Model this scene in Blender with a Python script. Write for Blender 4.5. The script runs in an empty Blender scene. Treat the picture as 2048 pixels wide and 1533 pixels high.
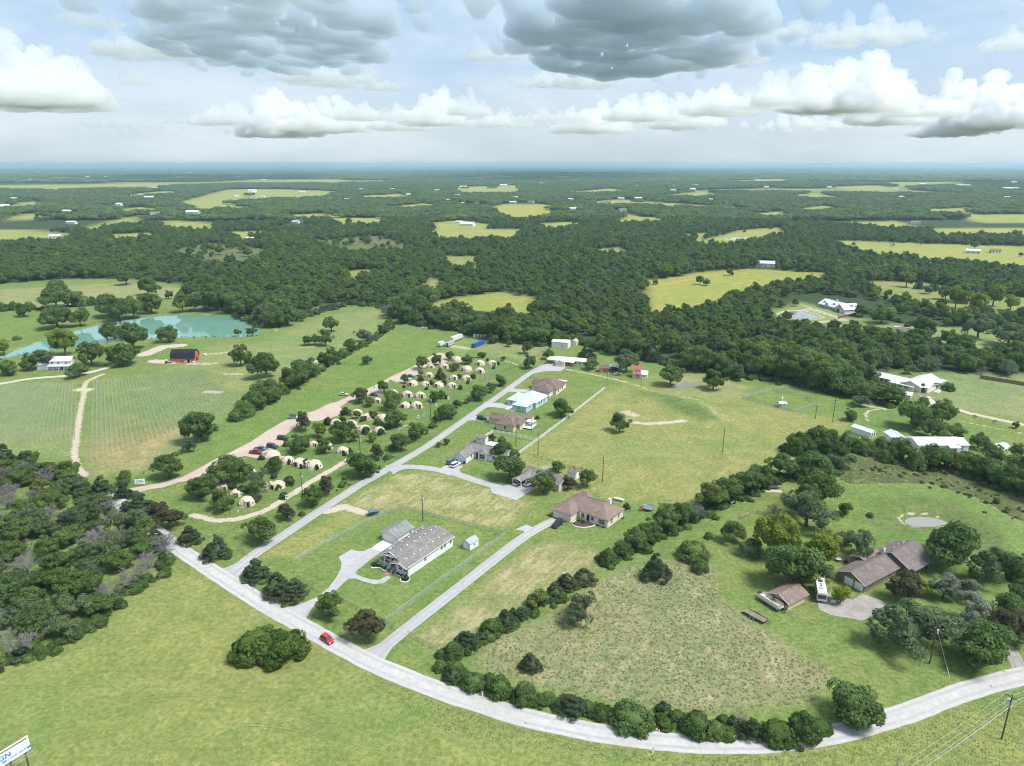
import bpy, bmesh, math, random
import numpy as np
from mathutils import Vector, Matrix
random.seed(7); RNG = np.random.default_rng(7)
SC = bpy.context.scene; COL = SC.collection
R = math.radians
# ------------------------------------------------------------------ camera
H = 110.0; F = 1420.0; CX, CY = 1024.0, 766.5          # drone height, focal length in photo pixels
PITCH = math.atan((CY - 329.5) / F); cP, sP = math.cos(PITCH), math.sin(PITCH)
cam_d = bpy.data.cameras.new('camera'); cam = bpy.data.objects.new('camera', cam_d); COL.objects.link(cam)
cam.location = (0, 0, H); cam.rotation_euler = (math.pi / 2 - PITCH, 0, 0)
cam_d.sensor_width = 36; cam_d.lens = 36 * F / 2048; cam_d.clip_start = 1; cam_d.clip_end = 200000
SC.camera = cam; SC.cycles.filter_width = 1.1
def G(x, y, z=0.0):                                     # photo pixel -> point on the level z
    t = (H - z) / (sP * F + cP * (y - CY))
    return Vector((t * (x - CX), t * (cP * F - sP * (y - CY)), z))
def ppm(v):                                             # photo pixels per metre at a place
    return F / (v.y * cP + (H - v.z) * sP)
def pix(v):
    zc = v[1] * cP + (H - v[2]) * sP
    return CX + F * v[0] / zc, CY - F * (v[1] * sP - (H - v[2]) * cP) / zc
# ------------------------------------------------------------------ light, sky, exposure
SUN_EL, SUN_AZ = R(58), R(112)                          # azimuth from +Y (view direction), clockwise
sd = Vector((math.sin(SUN_AZ) * math.cos(SUN_EL), math.cos(SUN_AZ) * math.cos(SUN_EL), math.sin(SUN_EL)))
sun_d = bpy.data.lights.new('sun', 'SUN'); sun_d.energy = 2.15; sun_d.angle = R(20); sun_d.color = (1, .97, .93)
sun = bpy.data.objects.new('sun', sun_d); COL.objects.link(sun)
sun.rotation_euler = sd.to_track_quat('Z', 'Y').to_euler(); sun.location = sd * 500
SC.view_settings.view_transform = 'Standard'; SC.view_settings.look = 'None'
SC.view_settings.gamma = 1; SC.view_settings.use_curve_mapping = False
SC.view_settings.exposure = 1.44
SC.cycles.use_denoising = True; SC.cycles.denoiser = 'OPENIMAGEDENOISE'; SC.cycles.denoising_input_passes = 'RGB_ALBEDO_NORMAL'; SC.cycles.denoising_prefilter = 'ACCURATE'
SC.cycles.max_bounces = 8; SC.cycles.diffuse_bounces = 3; SC.cycles.glossy_bounces = 2
SC.cycles.transparent_max_bounces = 10; SC.cycles.volume_bounces = 7; SC.cycles.transmission_bounces = 2
SC.cycles.caustics_reflective = False; SC.cycles.caustics_refractive = False
world = bpy.data.worlds.new('World'); SC.world = world; world.use_nodes = True; world.cycles.sampling_method = 'MANUAL'; world.cycles.sample_map_resolution = 256
wn = world.node_tree; wn.nodes.clear()
class NT:                                               # tiny helper to write node graphs as expressions
    def __init__(s, t): s.t = t
    def n(s, k, **kw):
        o = s.t.nodes.new(k)
        for a, b in kw.items(): setattr(o, a, b)
        return o
    def put(s, sock, v):
        if isinstance(v, bpy.types.NodeSocket): s.t.links.new(v, sock)
        else:
            if hasattr(sock.default_value, '__len__'):
                if not hasattr(v, '__len__'): v = (v,) * len(sock.default_value)
                if len(sock.default_value) == 4 and len(v) == 3: v = tuple(v) + (1,)
            sock.default_value = v
    def m(s, op, a, b=0.0, c=0.0, clamp=False):
        o = s.n('ShaderNodeMath', operation=op, use_clamp=clamp)
        s.put(o.inputs[0], a); s.put(o.inputs[1], b); s.put(o.inputs[2], c); return o.outputs[0]
    def v(s, op, a, b=(0, 0, 0), c=(0, 0, 0)):
        o = s.n('ShaderNodeVectorMath', operation=op)
        s.put(o.inputs[0], a); s.put(o.inputs[1], b)
        if op == 'MULTIPLY_ADD': s.put(o.inputs[2], c)
        if op == 'SCALE': s.put(o.inputs[3], c)
        return o.outputs['Value' if op in ('DOT_PRODUCT', 'LENGTH', 'DISTANCE') else 'Vector']
    def mix(s, f, a, b, mode='MIX'):
        o = s.n('ShaderNodeMix', data_type='RGBA', blend_type=mode, clamp_factor=True)
        s.put(o.inputs[0], f); s.put(o.inputs[6], a); s.put(o.inputs[7], b); return o.outputs[2]
    def ramp(s, x, a, b, smooth=True):                  # 0..1 as x goes from a to b
        o = s.n('ShaderNodeMapRange', interpolation_type='SMOOTHSTEP' if smooth else 'LINEAR', clamp=True)
        s.put(o.inputs[0], x); s.put(o.inputs[1], a); s.put(o.inputs[2], b); return o.outputs[0]
    def noise(s, vec, scale, detail=2.0, rough=.5, dist=0.0):
        o = s.n('ShaderNodeTexNoise'); o.noise_dimensions = '3D'
        if vec is not None: s.put(o.inputs['Vector'], vec)
        s.put(o.inputs['Scale'], scale); s.put(o.inputs['Detail'], detail)
        s.put(o.inputs['Roughness'], rough); s.put(o.inputs['Distortion'], dist); return o.outputs[0]
W = NT(wn)
SKY_S = 0.10
def azel(x, y):
    d = Vector((x - CX, cP * F - sP * (y - CY), -(sP * F + cP * (y - CY)))).normalized()
    return math.degrees(math.atan2(d.x, d.y)), math.degrees(math.asin(d.z))
tc = W.n('ShaderNodeTexCoord').outputs['Generated']
sep = W.n('ShaderNodeSeparateXYZ'); W.put(sep.inputs[0], tc)
az = W.m('MULTIPLY', W.m('ARCTAN2', sep.outputs[0], sep.outputs[1]), 57.2958)
el = W.m('MULTIPLY', W.m('ARCSINE', sep.outputs[2]), 57.2958)
comb = W.n('ShaderNodeCombineXYZ'); W.put(comb.inputs[0], az); W.put(comb.inputs[1], el); uv0 = comb.outputs[0]
thin = W.ramp(W.noise(W.v('MULTIPLY', uv0, (.05, .16, 0)), 1.0, 5, .6), .36, .66)
sky = W.n('ShaderNodeTexSky'); sky.sky_type = 'NISHITA'; sky.sun_disc = False
sky.sun_elevation = SUN_EL; sky.sun_rotation = SUN_AZ; sky.altitude = 120; sky.air_density = 1; sky.dust_density = 2.2; sky.ozone_density = 1.2
CB = 1 / SKY_S
def cc(r, g, b, k=.43): return (r * CB * k, g * CB * k, b * CB * k)
base = W.mix(.75, W.mix(1.0, sky.outputs[0], (.72, .72, .72), 'MULTIPLY'), W.mix(W.ramp(el, 0, 9), cc(.58, .67, .75), cc(.35, .54, .76)))
base = W.mix(W.m('MULTIPLY_ADD', thin, .5, .08), base, cc(.80, .86, .91))
c2 = base
bg = W.n('ShaderNodeBackground'); W.put(bg.inputs[0], c2); bg.inputs[1].default_value = SKY_S
wo = W.n('ShaderNodeOutputWorld'); wn.links.new(bg.outputs[0], wo.inputs[0])
# ------------------------------------------------------------------ materials
MATS = {}
def new_mat(name):
    m = bpy.data.materials.new(name); m.use_nodes = True; t = m.node_tree; t.nodes.clear()
    n = NT(t); out = n.n('ShaderNodeOutputMaterial'); MATS[name] = m
    return m, n, out
def principled(n, out, col, rough=.8, metal=0.0, bump=None, spec=.3):
    b = n.n('ShaderNodeBsdfPrincipled'); n.put(b.inputs['Base Color'], col); n.put(b.inputs['Roughness'], rough)
    n.put(b.inputs['Metallic'], metal); n.put(b.inputs['Specular IOR Level'], spec)
    if bump is not None:
        bp = n.n('ShaderNodeBump'); n.put(bp.inputs['Height'], bump[0]); bp.inputs['Strength'].default_value = bump[1]; bp.inputs['Distance'].default_value = bump[2]
        n.t.links.new(bp.outputs[0], b.inputs['Normal'])
    n.t.links.new(b.outputs[0], out.inputs[0]); return b
def opos(n): return n.n('ShaderNodeNewGeometry').outputs['Position']
def simple(name, col, rough=.7, var=.18, scale=.8, metal=0.0, spec=.3, obj_rand=0.0):
    m, n, out = new_mat(name); tcn = n.n('ShaderNodeTexCoord').outputs['Object']
    k = n.noise(tcn, scale, 5, .6)
    c = n.mix(n.m('MULTIPLY_ADD', k, 1.6, -.3, clamp=True), [x * (1 - var) for x in col], [min(1, x * (1 + var)) for x in col])
    if obj_rand:
        oi = n.n('ShaderNodeObjectInfo').outputs['Random']
        c = n.mix(n.m('MULTIPLY', oi, obj_rand), c, [x * .55 for x in col])
    principled(n, out, c, rough, metal, None, spec); return m
def leaf_mat(name, dark, light, trans=.48, hue=(1.14, 1.03, .84)):
    m, n, out = new_mat(name)
    oi = n.n('ShaderNodeObjectInfo').outputs['Random']
    tcn = n.n('ShaderNodeTexCoord').outputs['Object']
    k = n.noise(tcn, .9, 3, .6)
    ri = n.n('ShaderNodeNewGeometry').outputs['Random Per Island']
    f = n.m('MULTIPLY_ADD', ri, .55, n.m('MULTIPLY_ADD', k, 1.2, -.4), clamp=True)
    c = n.mix(f, dark, light)
    c = n.mix(n.m('MULTIPLY', oi, .5), c, n.mix(1.0, c, hue, 'MULTIPLY'))
    c = n.mix(n.ramp(n.m('FRACT', n.m('MULTIPLY', oi, 7.31)), 0, 1), n.mix(1.0, c, (.72, .76, .76), 'MULTIPLY'), c)
    d = n.n('ShaderNodeBsdfDiffuse'); n.put(d.inputs[0], c)
    t = n.n('ShaderNodeBsdfTranslucent'); n.put(t.inputs[0], c)
    mx = n.n('ShaderNodeMixShader'); mx.inputs[0].default_value = trans
    n.t.links.new(d.outputs[0], mx.inputs[1]); n.t.links.new(t.outputs[0], mx.inputs[2]); n.t.links.new(mx.outputs[0], out.inputs[0])
    return m
leaf_mat('leaf_oak', (.085, .142, .050), (.245, .36, .12))
leaf_mat('leaf_elm', (.095, .150, .050), (.250, .345, .112))
leaf_mat('leaf_lime', (.15, .215, .035), (.35, .43, .085), hue=(1.04, 1, .95))
leaf_mat('leaf_mesq', (.10, .145, .075), (.235, .31, .155))
leaf_mat('leaf_cedar', (.060, .092, .052), (.155, .210, .112), hue=(1.12, 1.03, .88))
leaf_mat('leaf_vine', (.065, .12, .032), (.20, .30, .085))
leaf_mat('leaf_pale', (.18, .22, .15), (.40, .44, .34))
leaf_mat('leaf_maroon', (.085, .095, .052), (.19, .20, .11), hue=(1.2, .9, .9))
leaf_mat('leaf_dead', (.16, .145, .135), (.33, .31, .30), .05, (1, 1, 1))
simple('bark', (.12, .095, .07), .9, .3, 2)
simple('bark_grey', (.30, .27, .25), .9, .25, 2)
# ------------------------------------------------------------------ object helpers
def tag(o, label=None, cat=None, group=None, kind=None):
    if label: o['label'] = label
    if cat: o['category'] = cat
    if group: o['group'] = group
    if kind: o['kind'] = kind
    return o
def link_mesh(name, me, parent=None, loc=(0, 0, 0), rz=0.0):
    o = bpy.data.objects.new(name, me); COL.objects.link(o); o.location = loc; o.rotation_euler = (0, 0, rz)
    if parent is not None: o.parent = parent
    return o
def thing(name, label, cat, loc=(0, 0, 0), rz=0.0, group=None):
    o = bpy.data.objects.new(name, None); COL.objects.link(o); o.location = loc; o.rotation_euler = (0, 0, rz)
    o.empty_display_size = .5
    return tag(o, label, cat, group)
class MB:                                               # collects faces, builds one mesh object
    def __init__(s): s.v = []; s.f = []
    def add(s, vs, fs):
        b = len(s.v); s.v += [tuple(v) for v in vs]; s.f += [tuple(i + b for i in f) for f in fs]; return s
    def box(s, x0, x1, y0, y1, z0, z1):
        return s.add([(x0,y0,z0),(x1,y0,z0),(x1,y1,z0),(x0,y1,z0),(x0,y0,z1),(x1,y0,z1),(x1,y1,z1),(x0,y1,z1)],
                     [(0,3,2,1),(4,5,6,7),(0,1,5,4),(1,2,6,5),(2,3,7,6),(3,0,4,7)])
    def tube(s, a, b, r0, r1=None, n=6, cap=True):
        a, b = Vector(a), Vector(b); r1 = r0 if r1 is None else r1; d = (b - a).normalized()
        u = d.orthogonal().normalized(); w = d.cross(u); vs = []
        for p, r in ((a, r0), (b, r1)):
            for i in range(n):
                t = 2 * math.pi * i / n; vs.append(p + u * (r * math.cos(t)) + w * (r * math.sin(t)))
        fs = [(i, (i + 1) % n, n + (i + 1) % n, n + i) for i in range(n)]
        if cap: fs += [tuple(range(n - 1, -1, -1)), tuple(range(n, 2 * n))]
        return s.add(vs, fs)
    def prism(s, poly, z0, z1):                         # poly counter-clockwise in xy
        n = len(poly); vs = [(p[0], p[1], z0) for p in poly] + [(p[0], p[1], z1) for p in poly]
        return s.add(vs, [tuple(range(n - 1, -1, -1)), tuple(range(n, 2 * n))] + [(i, (i + 1) % n, n + (i + 1) % n, n + i) for i in range(n)])
    def slab(s, pts, t):                                # a tilted polygon with thickness t downwards
        n = len(pts); vs = [tuple(p) for p in pts] + [(p[0], p[1], p[2] - t) for p in pts]
        return s.add(vs, [tuple(range(n)), tuple(range(2 * n - 1, n - 1, -1))] + [(i, n + i, n + (i + 1) % n, (i + 1) % n) for i in range(n)])
    def mesh(s, name, mat, smooth=False):
        me = bpy.data.meshes.new(name); me.from_pydata(s.v, [], s.f)
        if mat: me.materials.append(MATS[mat])
        if smooth: me.polygons.foreach_set('use_smooth', [True] * len(me.polygons))
        me.update(); return me
    def build(s, name, mat, parent=None, loc=(0, 0, 0), rz=0.0, smooth=False):
        return link_mesh(name, s.mesh(name, mat, smooth), parent, loc, rz)
def copy_tree(o, parent=None):
    c = o.copy(); COL.objects.link(c); c.parent = parent
    if parent is not None: c.matrix_parent_inverse = o.matrix_parent_inverse.copy()
    for ch in list(o.children): copy_tree(ch, c)
    return c
LAB = []                                                # (object, base label, px) -> made unique at the end
def lab(o, base, cat, group=None):
    tag(o, base, cat, group); LAB.append(o); return o
def smooth_line(pts, step=2.0):                         # Catmull-Rom through world points
    P = [Vector(p) for p in pts]; out = []
    for i in range(len(P) - 1):
        p0, p1, p2, p3 = P[max(i - 1, 0)], P[i], P[i + 1], P[min(i + 2, len(P) - 1)]
        n = max(2, int((p2 - p1).length / step))
        for k in range(n):
            t = k / n
            out.append(.5 * ((2 * p1) + (p2 - p0) * t + (2 * p0 - 5 * p1 + 4 * p2 - p3) * t * t + (3 * p1 - p0 - 3 * p2 + p3) * t ** 3))
    out.append(P[-1]); return out
def pip(X, Y, poly):                                    # points in polygon (numpy)
    r = np.zeros(X.shape, bool); n = len(poly); j = n - 1
    for i in range(n):
        xi, yi = poly[i][:2]; xj, yj = poly[j][:2]
        c = ((yi > Y) != (yj > Y)) & (X < (xj - xi) * (Y - yi) / ((yj - yi) if yj != yi else 1e-9) + xi)
        r ^= c; j = i
    return r
def segdist(X, Y, pts, closed=False):
    d = np.full(X.shape, 1e18); n = len(pts)
    for i in range(n if closed else n - 1):
        ax, ay = pts[i][:2]; bx, by = pts[(i + 1) % n][:2]; dx, dy = bx - ax, by - ay; L = dx * dx + dy * dy + 1e-12
        t = np.clip(((X - ax) * dx + (Y - ay) * dy) / L, 0, 1)
        d = np.minimum(d, (X - ax - t * dx) ** 2 + (Y - ay - t * dy) ** 2)
    return np.sqrt(d)
def gp(px): return [G(*p) for p in px]                  # list of pixels -> ground points
# ================================================================== GROUND
def Z(x0, y0, k, pts): return [(x0 + a / k, y0 + b / k) for a, b in pts]
HAY = (.196, .230, .078); LAWN = (.153, .206, .068); VIVID = (.148, .208, .062); PAST = (.222, .238, .090); FARP = (.27, .285, .095)
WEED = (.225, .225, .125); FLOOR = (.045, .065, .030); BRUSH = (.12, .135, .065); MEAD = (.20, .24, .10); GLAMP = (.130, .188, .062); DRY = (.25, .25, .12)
# open land around the houses: everything below this line of pixels
OPEN = [(-700,1533),(-700,585),(-300,575),(0,568),(130,558),(260,558),(390,572),(400,600),(470,625),(545,650),(590,632),(640,612),(700,606),(765,612),(780,640),(830,650),(870,654),(930,660),(1000,682),(1090,690),
 (1120,672),(1170,682),(1250,708),(1350,716),(1400,740),(1480,752),(1560,764),(1640,790),(1700,800),(1760,800),(1740,745),(1800,742),(2048,752),(2500,765),(2900,800),(2900,1533),(2048,2600),(0,2600)]
CLEAR = [   # far and middle fields: outline, colour, straw
 ([(380,395),(450,382),(560,381),(690,386),(650,396),(520,401),(400,409),(335,408)], FARP, .25), ([(330,408),(470,411),(525,416),(400,421)], FARP, .3),
 ([(-200,462),(60,460),(140,468),(130,476),(-200,478)], FARP, .3), ([(165,449),(270,432),(282,446),(180,459)], FARP, .25), ([(330,440),(430,448),(425,456),(320,450)], FARP, .2),
 ([(975,420),(990,411),(1100,411),(1115,427),(1045,436),(1000,432)], (.30,.29,.085), .2), ([(850,464),(930,458),(1045,459),(1030,470),(880,474)], FARP, .3), ([(865,446),(920,441),(985,450),(960,458),(870,456)], FARP, .2),
 ([(1150,408),(1230,402),(1500,412),(1490,418),(1250,411)], FARP, .2), ([(650,437),(765,436),(765,446),(680,448)], FARP, .2), ([(905,378),(1040,374),(1045,388),(910,389)], FARP, .2),
 ([(1230,437),(1330,436),(1320,442),(1240,443)], FARP, .2), ([(1180,424),(1330,430),(1325,434),(1190,429)], FARP, .2),
 ([(1365,480),(1480,461),(1560,454),(1572,468),(1450,487)], FARP, .15), ([(1660,481),(1900,489),(2300,500),(2300,545),(1960,520),(1760,506),(1680,492)], FARP, .15), ([(1860,458),(1950,456),(2300,462),(2300,474),(1870,466)], FARP, .2),
 ([(1290,562),(1400,545),(1500,538),(1660,547),(1645,560),(1560,566),(1460,578),(1385,603),(1295,612)], (.27,.275,.08), .15), ([(815,618),(900,597),(1000,584),(1070,596),(1060,640),(940,634),(850,628)], (.25,.265,.08), .15), ([(820,575),(860,556),(885,560),(870,578)], PAST, .2),
 ([(1725,562),(1860,566),(1960,592),(2300,605),(2300,645),(1940,634),(1850,615),(1780,598)], PAST, .2), ([(1540,622),(1600,604),(1660,618),(1760,645),(1850,652),(2300,672),(2300,728),(1980,716),(1900,690),(1800,676),(1700,665),(1640,648),(1570,640)], MEAD, .2),
 ([(340,502),(420,486),(560,502),(490,522),(390,517)], BRUSH, .35), ([(600,482),(760,472),(850,490),(700,502)], BRUSH, .35), ([(1350,470),(1420,466),(1400,476)], FARP, .2), ([(880,512),(960,514),(950,528),(890,522)], PAST, .2),
 ([(1840,421),(1950,419),(1945,429),(1850,428)], FARP, .2), ([(1900,432),(2200,430),(2200,441),(1960,440)], FARP, .2), ([(0,410),(60,404),(130,408),(60,416)], FARP, .2), ([(540,432),(640,428),(700,432),(620,437)], FARP, .2), ([(1560,418),(1640,414),(1720,418),(1650,422)], FARP, .2), ([(1700,446),(1790,443),(1840,447),(1760,451)], FARP, .2), ([(1300,392),(1400,388),(1480,392),(1390,396)], FARP, .2), ([(0,432),(60,428),(120,431),(50,436)], FARP, .2), ([(760,412),(850,408),(900,412),(820,416)], FARP, .2), ([(1060,448),(1140,444),(1180,448),(1110,453)], FARP, .25), ([(430,466),(520,462),(560,466),(480,471)], FARP, .25), ([(1480,428),(1560,425),(1600,429),(1540,433)], FARP, .2), ([(200,470),(300,466),(330,472),(240,478)], FARP, .25), ([(1180,500),(1240,495),(1270,501),(1210,507)], PAST, .2), ([(680,545),(740,538),(770,545),(710,553)], PAST, .2), ([(1120,385),(1220,381),(1280,385),(1180,389)], FARP, .2), ([(240,388),(340,384),(380,388),(300,392)], FARP, .2), ([(1650,380),(1760,377),(1800,381),(1710,384)], FARP, .2), ([(560,366),(680,363),(720,366),(640,369)], FARP, .2), ([(1400,366),(1560,363),(1620,366),(1500,369)], FARP, .2), ([(200,420),(300,414),(330,420),(240,426)], FARP, .2),
 ([(1560,395),(1640,392),(1700,398),(1620,401)], FARP, .2), ([(60,378),(200,372),(220,378),(90,384)], FARP, .2), ([(700,395),(800,390),(830,396),(740,400)], FARP, .2), ([(1750,372),(1900,370),(1940,376),(1800,379)], FARP, .2)]
def lower(px):                                          # fields reach under the crowns that hide their near edge
    cy = sum(p[1] for p in px) / len(px); out_ = []
    for x, y in px: out_.append((x, y + (8.5 * ppm(G(x, max(y, 336))) if y >= cy and cy < 600 else 0)))
    return out_
CLEAR = [(lower(a_), b_, c_) for a_, b_, c_ in CLEAR]
PAINT = [   # near ground: outline, colour, straw, soil, weeds, feather (m)
 ([(-600,1450),(0,1330),(180,1262),(345,1140),(420,1155),(600,1262),(760,1345),(1000,1430),(1300,1490),(1600,1492),(1860,1420),(2300,1400),(2300,2500),(-600,2500)], HAY, .22, 0, .35, 2),
 (Z(450,600,3.832,[(0,1190),(200,1085),(450,925),(700,845),(960,735),(1270,585),(1560,435),(1700,330),(1880,230),(1500,170),(1300,200),(1200,270),(1050,370),(880,450),(700,540),(440,700),(100,900),(-150,1000),(-330,1290)]), VIVID, .06, 0, 0, 2),
 ([(620,640),(760,615),(790,650),(740,690),(640,740),(560,770),(470,790),(400,740),(330,740),(420,690),(520,690)], MEAD, .15, 0, .5, 6), ([(0,580),(250,566),(390,580),(380,596),(200,606),(0,622)], DRY, .3, 0, .25, 4),
 ([(-200,770),(150,765),(158,880),(140,918),(30,906),(-200,890)], (.19,.235,.105), .2, .02, .1, 2), ([(183,762),(400,738),(475,800),(440,842),(380,882),(300,940),(178,950)], (.185,.235,.10), .22, .03, .1, 2), ([(180,880),(380,850),(300,938),(178,950)], (.27,.235,.12), .5, .08, .2, 6),
 ([(330,1000),(420,950),(560,880),(700,820),(860,740),(1000,715),(1085,735),(1000,785),(860,880),(720,965),(520,1100),(400,1080)], GLAMP, .05, 0, .1, 4), ([(440,1090),(640,960),(860,850),(1060,735),(1075,740),(870,880),(720,965),(500,1105)], GLAMP, .1, 0, 0, 2),
 ([(860,735),(930,660),(1100,690),(1090,730),(1010,715),(940,700)], MEAD, .28, 0, .1, 4),
 ([(1040,990),(1010,930),(1075,885),(1215,780),(1330,742),(1480,752),(1650,800),(1700,850),(1560,930),(1420,1000),(1320,1015),(1180,990)], PAST, .42, .02, .15, 3),
 ([(1430,760),(1530,760),(1720,800),(1760,830),(1640,835),(1480,800)], LAWN, .1, 0, 0, 4), ([(1330,745),(1430,755),(1500,775),(1470,800),(1330,790)], DRY, .35, .05, 0, 4),
 ([(650,1025),(790,948),(870,942),(1010,985),(1065,1005),(1010,1062),(800,1015),(745,1025)], (.225,.235,.10), .62, 0, 0, 2), ([(575,1120),(790,1020),(1010,1070),(780,1250),(640,1190)], LAWN, .22, 0, 0, 1),
 ([(520,1110),(690,1020),(740,1030),(590,1120)], PAST, .35, 0, 0, 1.5), ([(600,1230),(690,1205),(790,1262),(720,1305),(640,1265)], LAWN, .25, 0, 0, 1),
 ([(830,1275),(1060,1095),(1130,1075),(1205,1095),(1190,1135),(1060,1215),(900,1290),(870,1300)], (.24,.235,.115), .60, .02, .05, 2), ([(1060,1075),(1130,1045),(1260,1060),(1210,1110),(1130,1080)], LAWN, .12, 0, 0, 3),
 ([(955,1330),(960,1290),(1090,1240),(1190,1165),(1320,1105),(1430,1130),(1450,1205),(1560,1280),(1672,1345),(1620,1400),(1400,1425),(1150,1390),(1000,1350)], WEED, .5, 0, 1, 2),
 ([(1440,1010),(1560,960),(1720,980),(1860,970),(1960,1000),(2020,1060),(2010,1130),(1850,1160),(1740,1180),(1760,1260),(1960,1330),(1880,1390),(1700,1440),(1760,1390),(1560,1270),(1450,1190),(1440,1120),(1220,1120),(1330,1060)], LAWN, .04, 0, 0, 3),
 ([(1640,930),(1740,900),(1860,930),(2048,1000),(2048,1050),(1960,1000),(1860,968),(1700,970)], MEAD, .45, .03, .9, 3), ([(1735,1042),(1770,1012),(1830,996),(1900,1003),(1970,1035),(2018,1085),(2012,1128),(1960,1112),(1900,1075),(1850,1063),(1790,1065),(1750,1058)], (.135,.165,.062), .3, 0, .8, 2.0),  # second: rough grass of the pond bank, inner-slope shading put into its colour
 ([(1700,850),(1900,830),(2048,860),(2048,930),(1900,905),(1760,890)], LAWN, .1, 0, 0, 4), ([(1850,745),(2300,752),(2300,880),(1900,815),(1830,790)], (.20,.235,.115), .15, 0, 0, 4),
 ([(1270,780),(1340,790),(1420,830),(1440,850),(1380,835),(1290,800)], (.120,.178,.058), .1, 0, .9, 3)]  # green crescent on the mound, relief shading put into its colour
SOILP = [   # pale bare earth and two-track lanes: line of pixels, half width (m), strength
 ([(385,1030),(430,1042),(480,1038),(530,1022),(575,995),(620,965),(660,942),(700,918)], 1.6, .95), ([(700,918),(760,885),(840,838),(900,800),(960,768)], 1.2, .35),
 (Z(0,600,3.832,[(790,570),(740,590),(660,630),(640,680),(645,720),(630,790),(610,880),(600,960),(585,1060),(570,1180),(600,1290),(660,1350)]), 1.5, .92), (Z(0,600,3.832,[(600,690),(680,690)]), 3, .9),
 ([(1120,737),(1180,748),(1250,764)], 1.4, .8), ([(1250,764),(1330,790),(1400,800),(1432,835)], 2.5, .5), (Z(900,600,3.832,[(1340,930),(1500,950),(1700,940),(1790,925)]), 2.2, .75), ([(1255,825),(1265,830)], 4, .6),
 (Z(0,600,3.832,[(1110,420),(1250,360),(1380,350)]), 5, .8), (Z(0,600,3.832,[(1180,470),(1320,480)]), 4, .9), (Z(0,600,3.832,[(1450,490),(1640,490)]), 3, .6), (Z(0,600,3.832,[(1560,420),(1780,400)]), 2.5, .6), (Z(0,600,3.832,[(1720,570),(1850,570)]), 2.5, .6),
 (Z(0,600,3.832,[(1580,705),(1680,710)]), 2.5, .9), (Z(0,600,3.832,[(1030,690),(1150,680)]), 2, .55), (Z(450,600,3.832,[(520,510),(590,510)]), 2, .9), (Z(450,600,3.832,[(560,370),(720,360),(900,345)]), 2.2, .55), (Z(450,600,3.832,[(660,480),(730,465)]), 2.5, .7), (Z(450,600,3.832,[(380,200),(390,240)]), 2, .6),
 (Z(400,900,4.258,[(1080,530),(1220,480),(1390,535)]), 2.0, .95), ([(1180,710),(1200,712)], 2, .3), ([(905,693),(935,697)], 4, .6), ([(880,705),(925,700)], 3, .4), ([(960,712),(1000,722)], 1, .6), ([(1010,722),(1035,730)], 1.5, .7),
 ([(1736,842),(1730,830),(1738,822),(1762,818),(1780,820)], .9, .9), ([(1717,811),(1782,818)], 1.3, .9), ([(1905,838),(1960,851),(2048,868),(2300,915)], 1.1, .75), ([(1895,813),(1940,827),(1990,838),(2048,850),(2300,895)], 2.0, 1), ([(1820,830),(1850,838)], 4, .35),
 ([(1970,680),(2048,688),(2300,712)], 1.6, 1), ([(1990,716),(2048,718)], 1.4, .8), ([(1560,632),(1620,618),(1690,640),(1640,645)], 4, .6), ([(1590,606),(1640,622),(1668,632)], 1.3, .8), ([(1296,575),(1340,567),(1420,553)], 1.4, .7), ([(1780,588),(1870,596),(1960,610)], 1.6, .7),
 ([(1790,1068),(1830,1058),(1880,1063),(1930,1075)], 1.2, .35), ([(60,645),(150,640),(195,632)], 2, .45), ([(20,700),(80,684),(150,664),(240,643),(330,631)], 2.0, .5), ([(350,628),(430,624),(490,630),(525,650)], 1.5, .55), ([(1040,755),(1100,762)], 1, .15), ([(1600,1300),(1640,1330)], 1, .5), ([(1655,1290),(1680,1310)], .8, .4),
 ([(690,870),(730,862),(800,858)], 1.5, .3), ([(795,858),(815,850)], 2.0, .6), ([(850,650),(905,655)], 2.0, .35), ([(455,1000),(440,1015)], 1.5, .3), ([(360,470),(430,474)], 6, .4), ([(420,420),(450,423)], 8, .5)]
PONDS = {'big': [(-60,722),(7,710),(31,699),(99,676),(140,664),(200,648),(250,639),(300,633),(360,629),(420,628),(470,633),(505,643),(521,656),(517,669),(490,672),(420,673),(350,674),(290,676),(240,681),(170,690),(120,697),(61,704),(0,716)],
 'house': [(1806,1038),(1815,1031),(1840,1028),(1870,1032),(1900,1040),(1890,1046),(1862,1050),(1835,1049),(1815,1045)],
 'muddy': [(1562,628),(1580,622),(1605,622),(1625,627),(1640,634),(1620,638),(1590,636)],
 'creek': [(1345,770),(1370,762),(1400,766),(1398,772),(1370,775)], 'stock': [(1455,478),(1470,474),(1495,475),(1485,480),(1465,481)]}
WLEV = {'big': -.7, 'house': -.8, 'muddy': -.5, 'creek': -.5, 'stock': -.4}
def grow(v0, step, end, k):
    out = [v0]
    while out[-1] < end: out.append(out[-1] + step); step *= k
    return out
xs = np.arange(-440, 440.1, 1.7); ys = np.arange(96, 600, 1.7)
xr = np.array(grow(xs[-1], 1.8, 52000, 1.055)[1:]); xl = -np.array(grow(-xs[0], 1.8, 52000, 1.055)[1:])[::-1]
yf = np.array(grow(ys[-1], 1.8, 52000, 1.045)[1:]); yb = -np.array(grow(-ys[0], 6, 3000, 1.5)[1:])[::-1]
XS = np.concatenate([xl, xs, xr]); YS = np.concatenate([yb, ys, yf])
GX, GY = np.meshgrid(XS, YS); gshape = GX.shape; GX = GX.ravel(); GY = GY.ravel(); NV = GX.size
gcol = np.tile(np.array(LAWN), (NV, 1)); gfx = np.zeros((NV, 3)); gz = np.zeros(NV)
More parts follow.
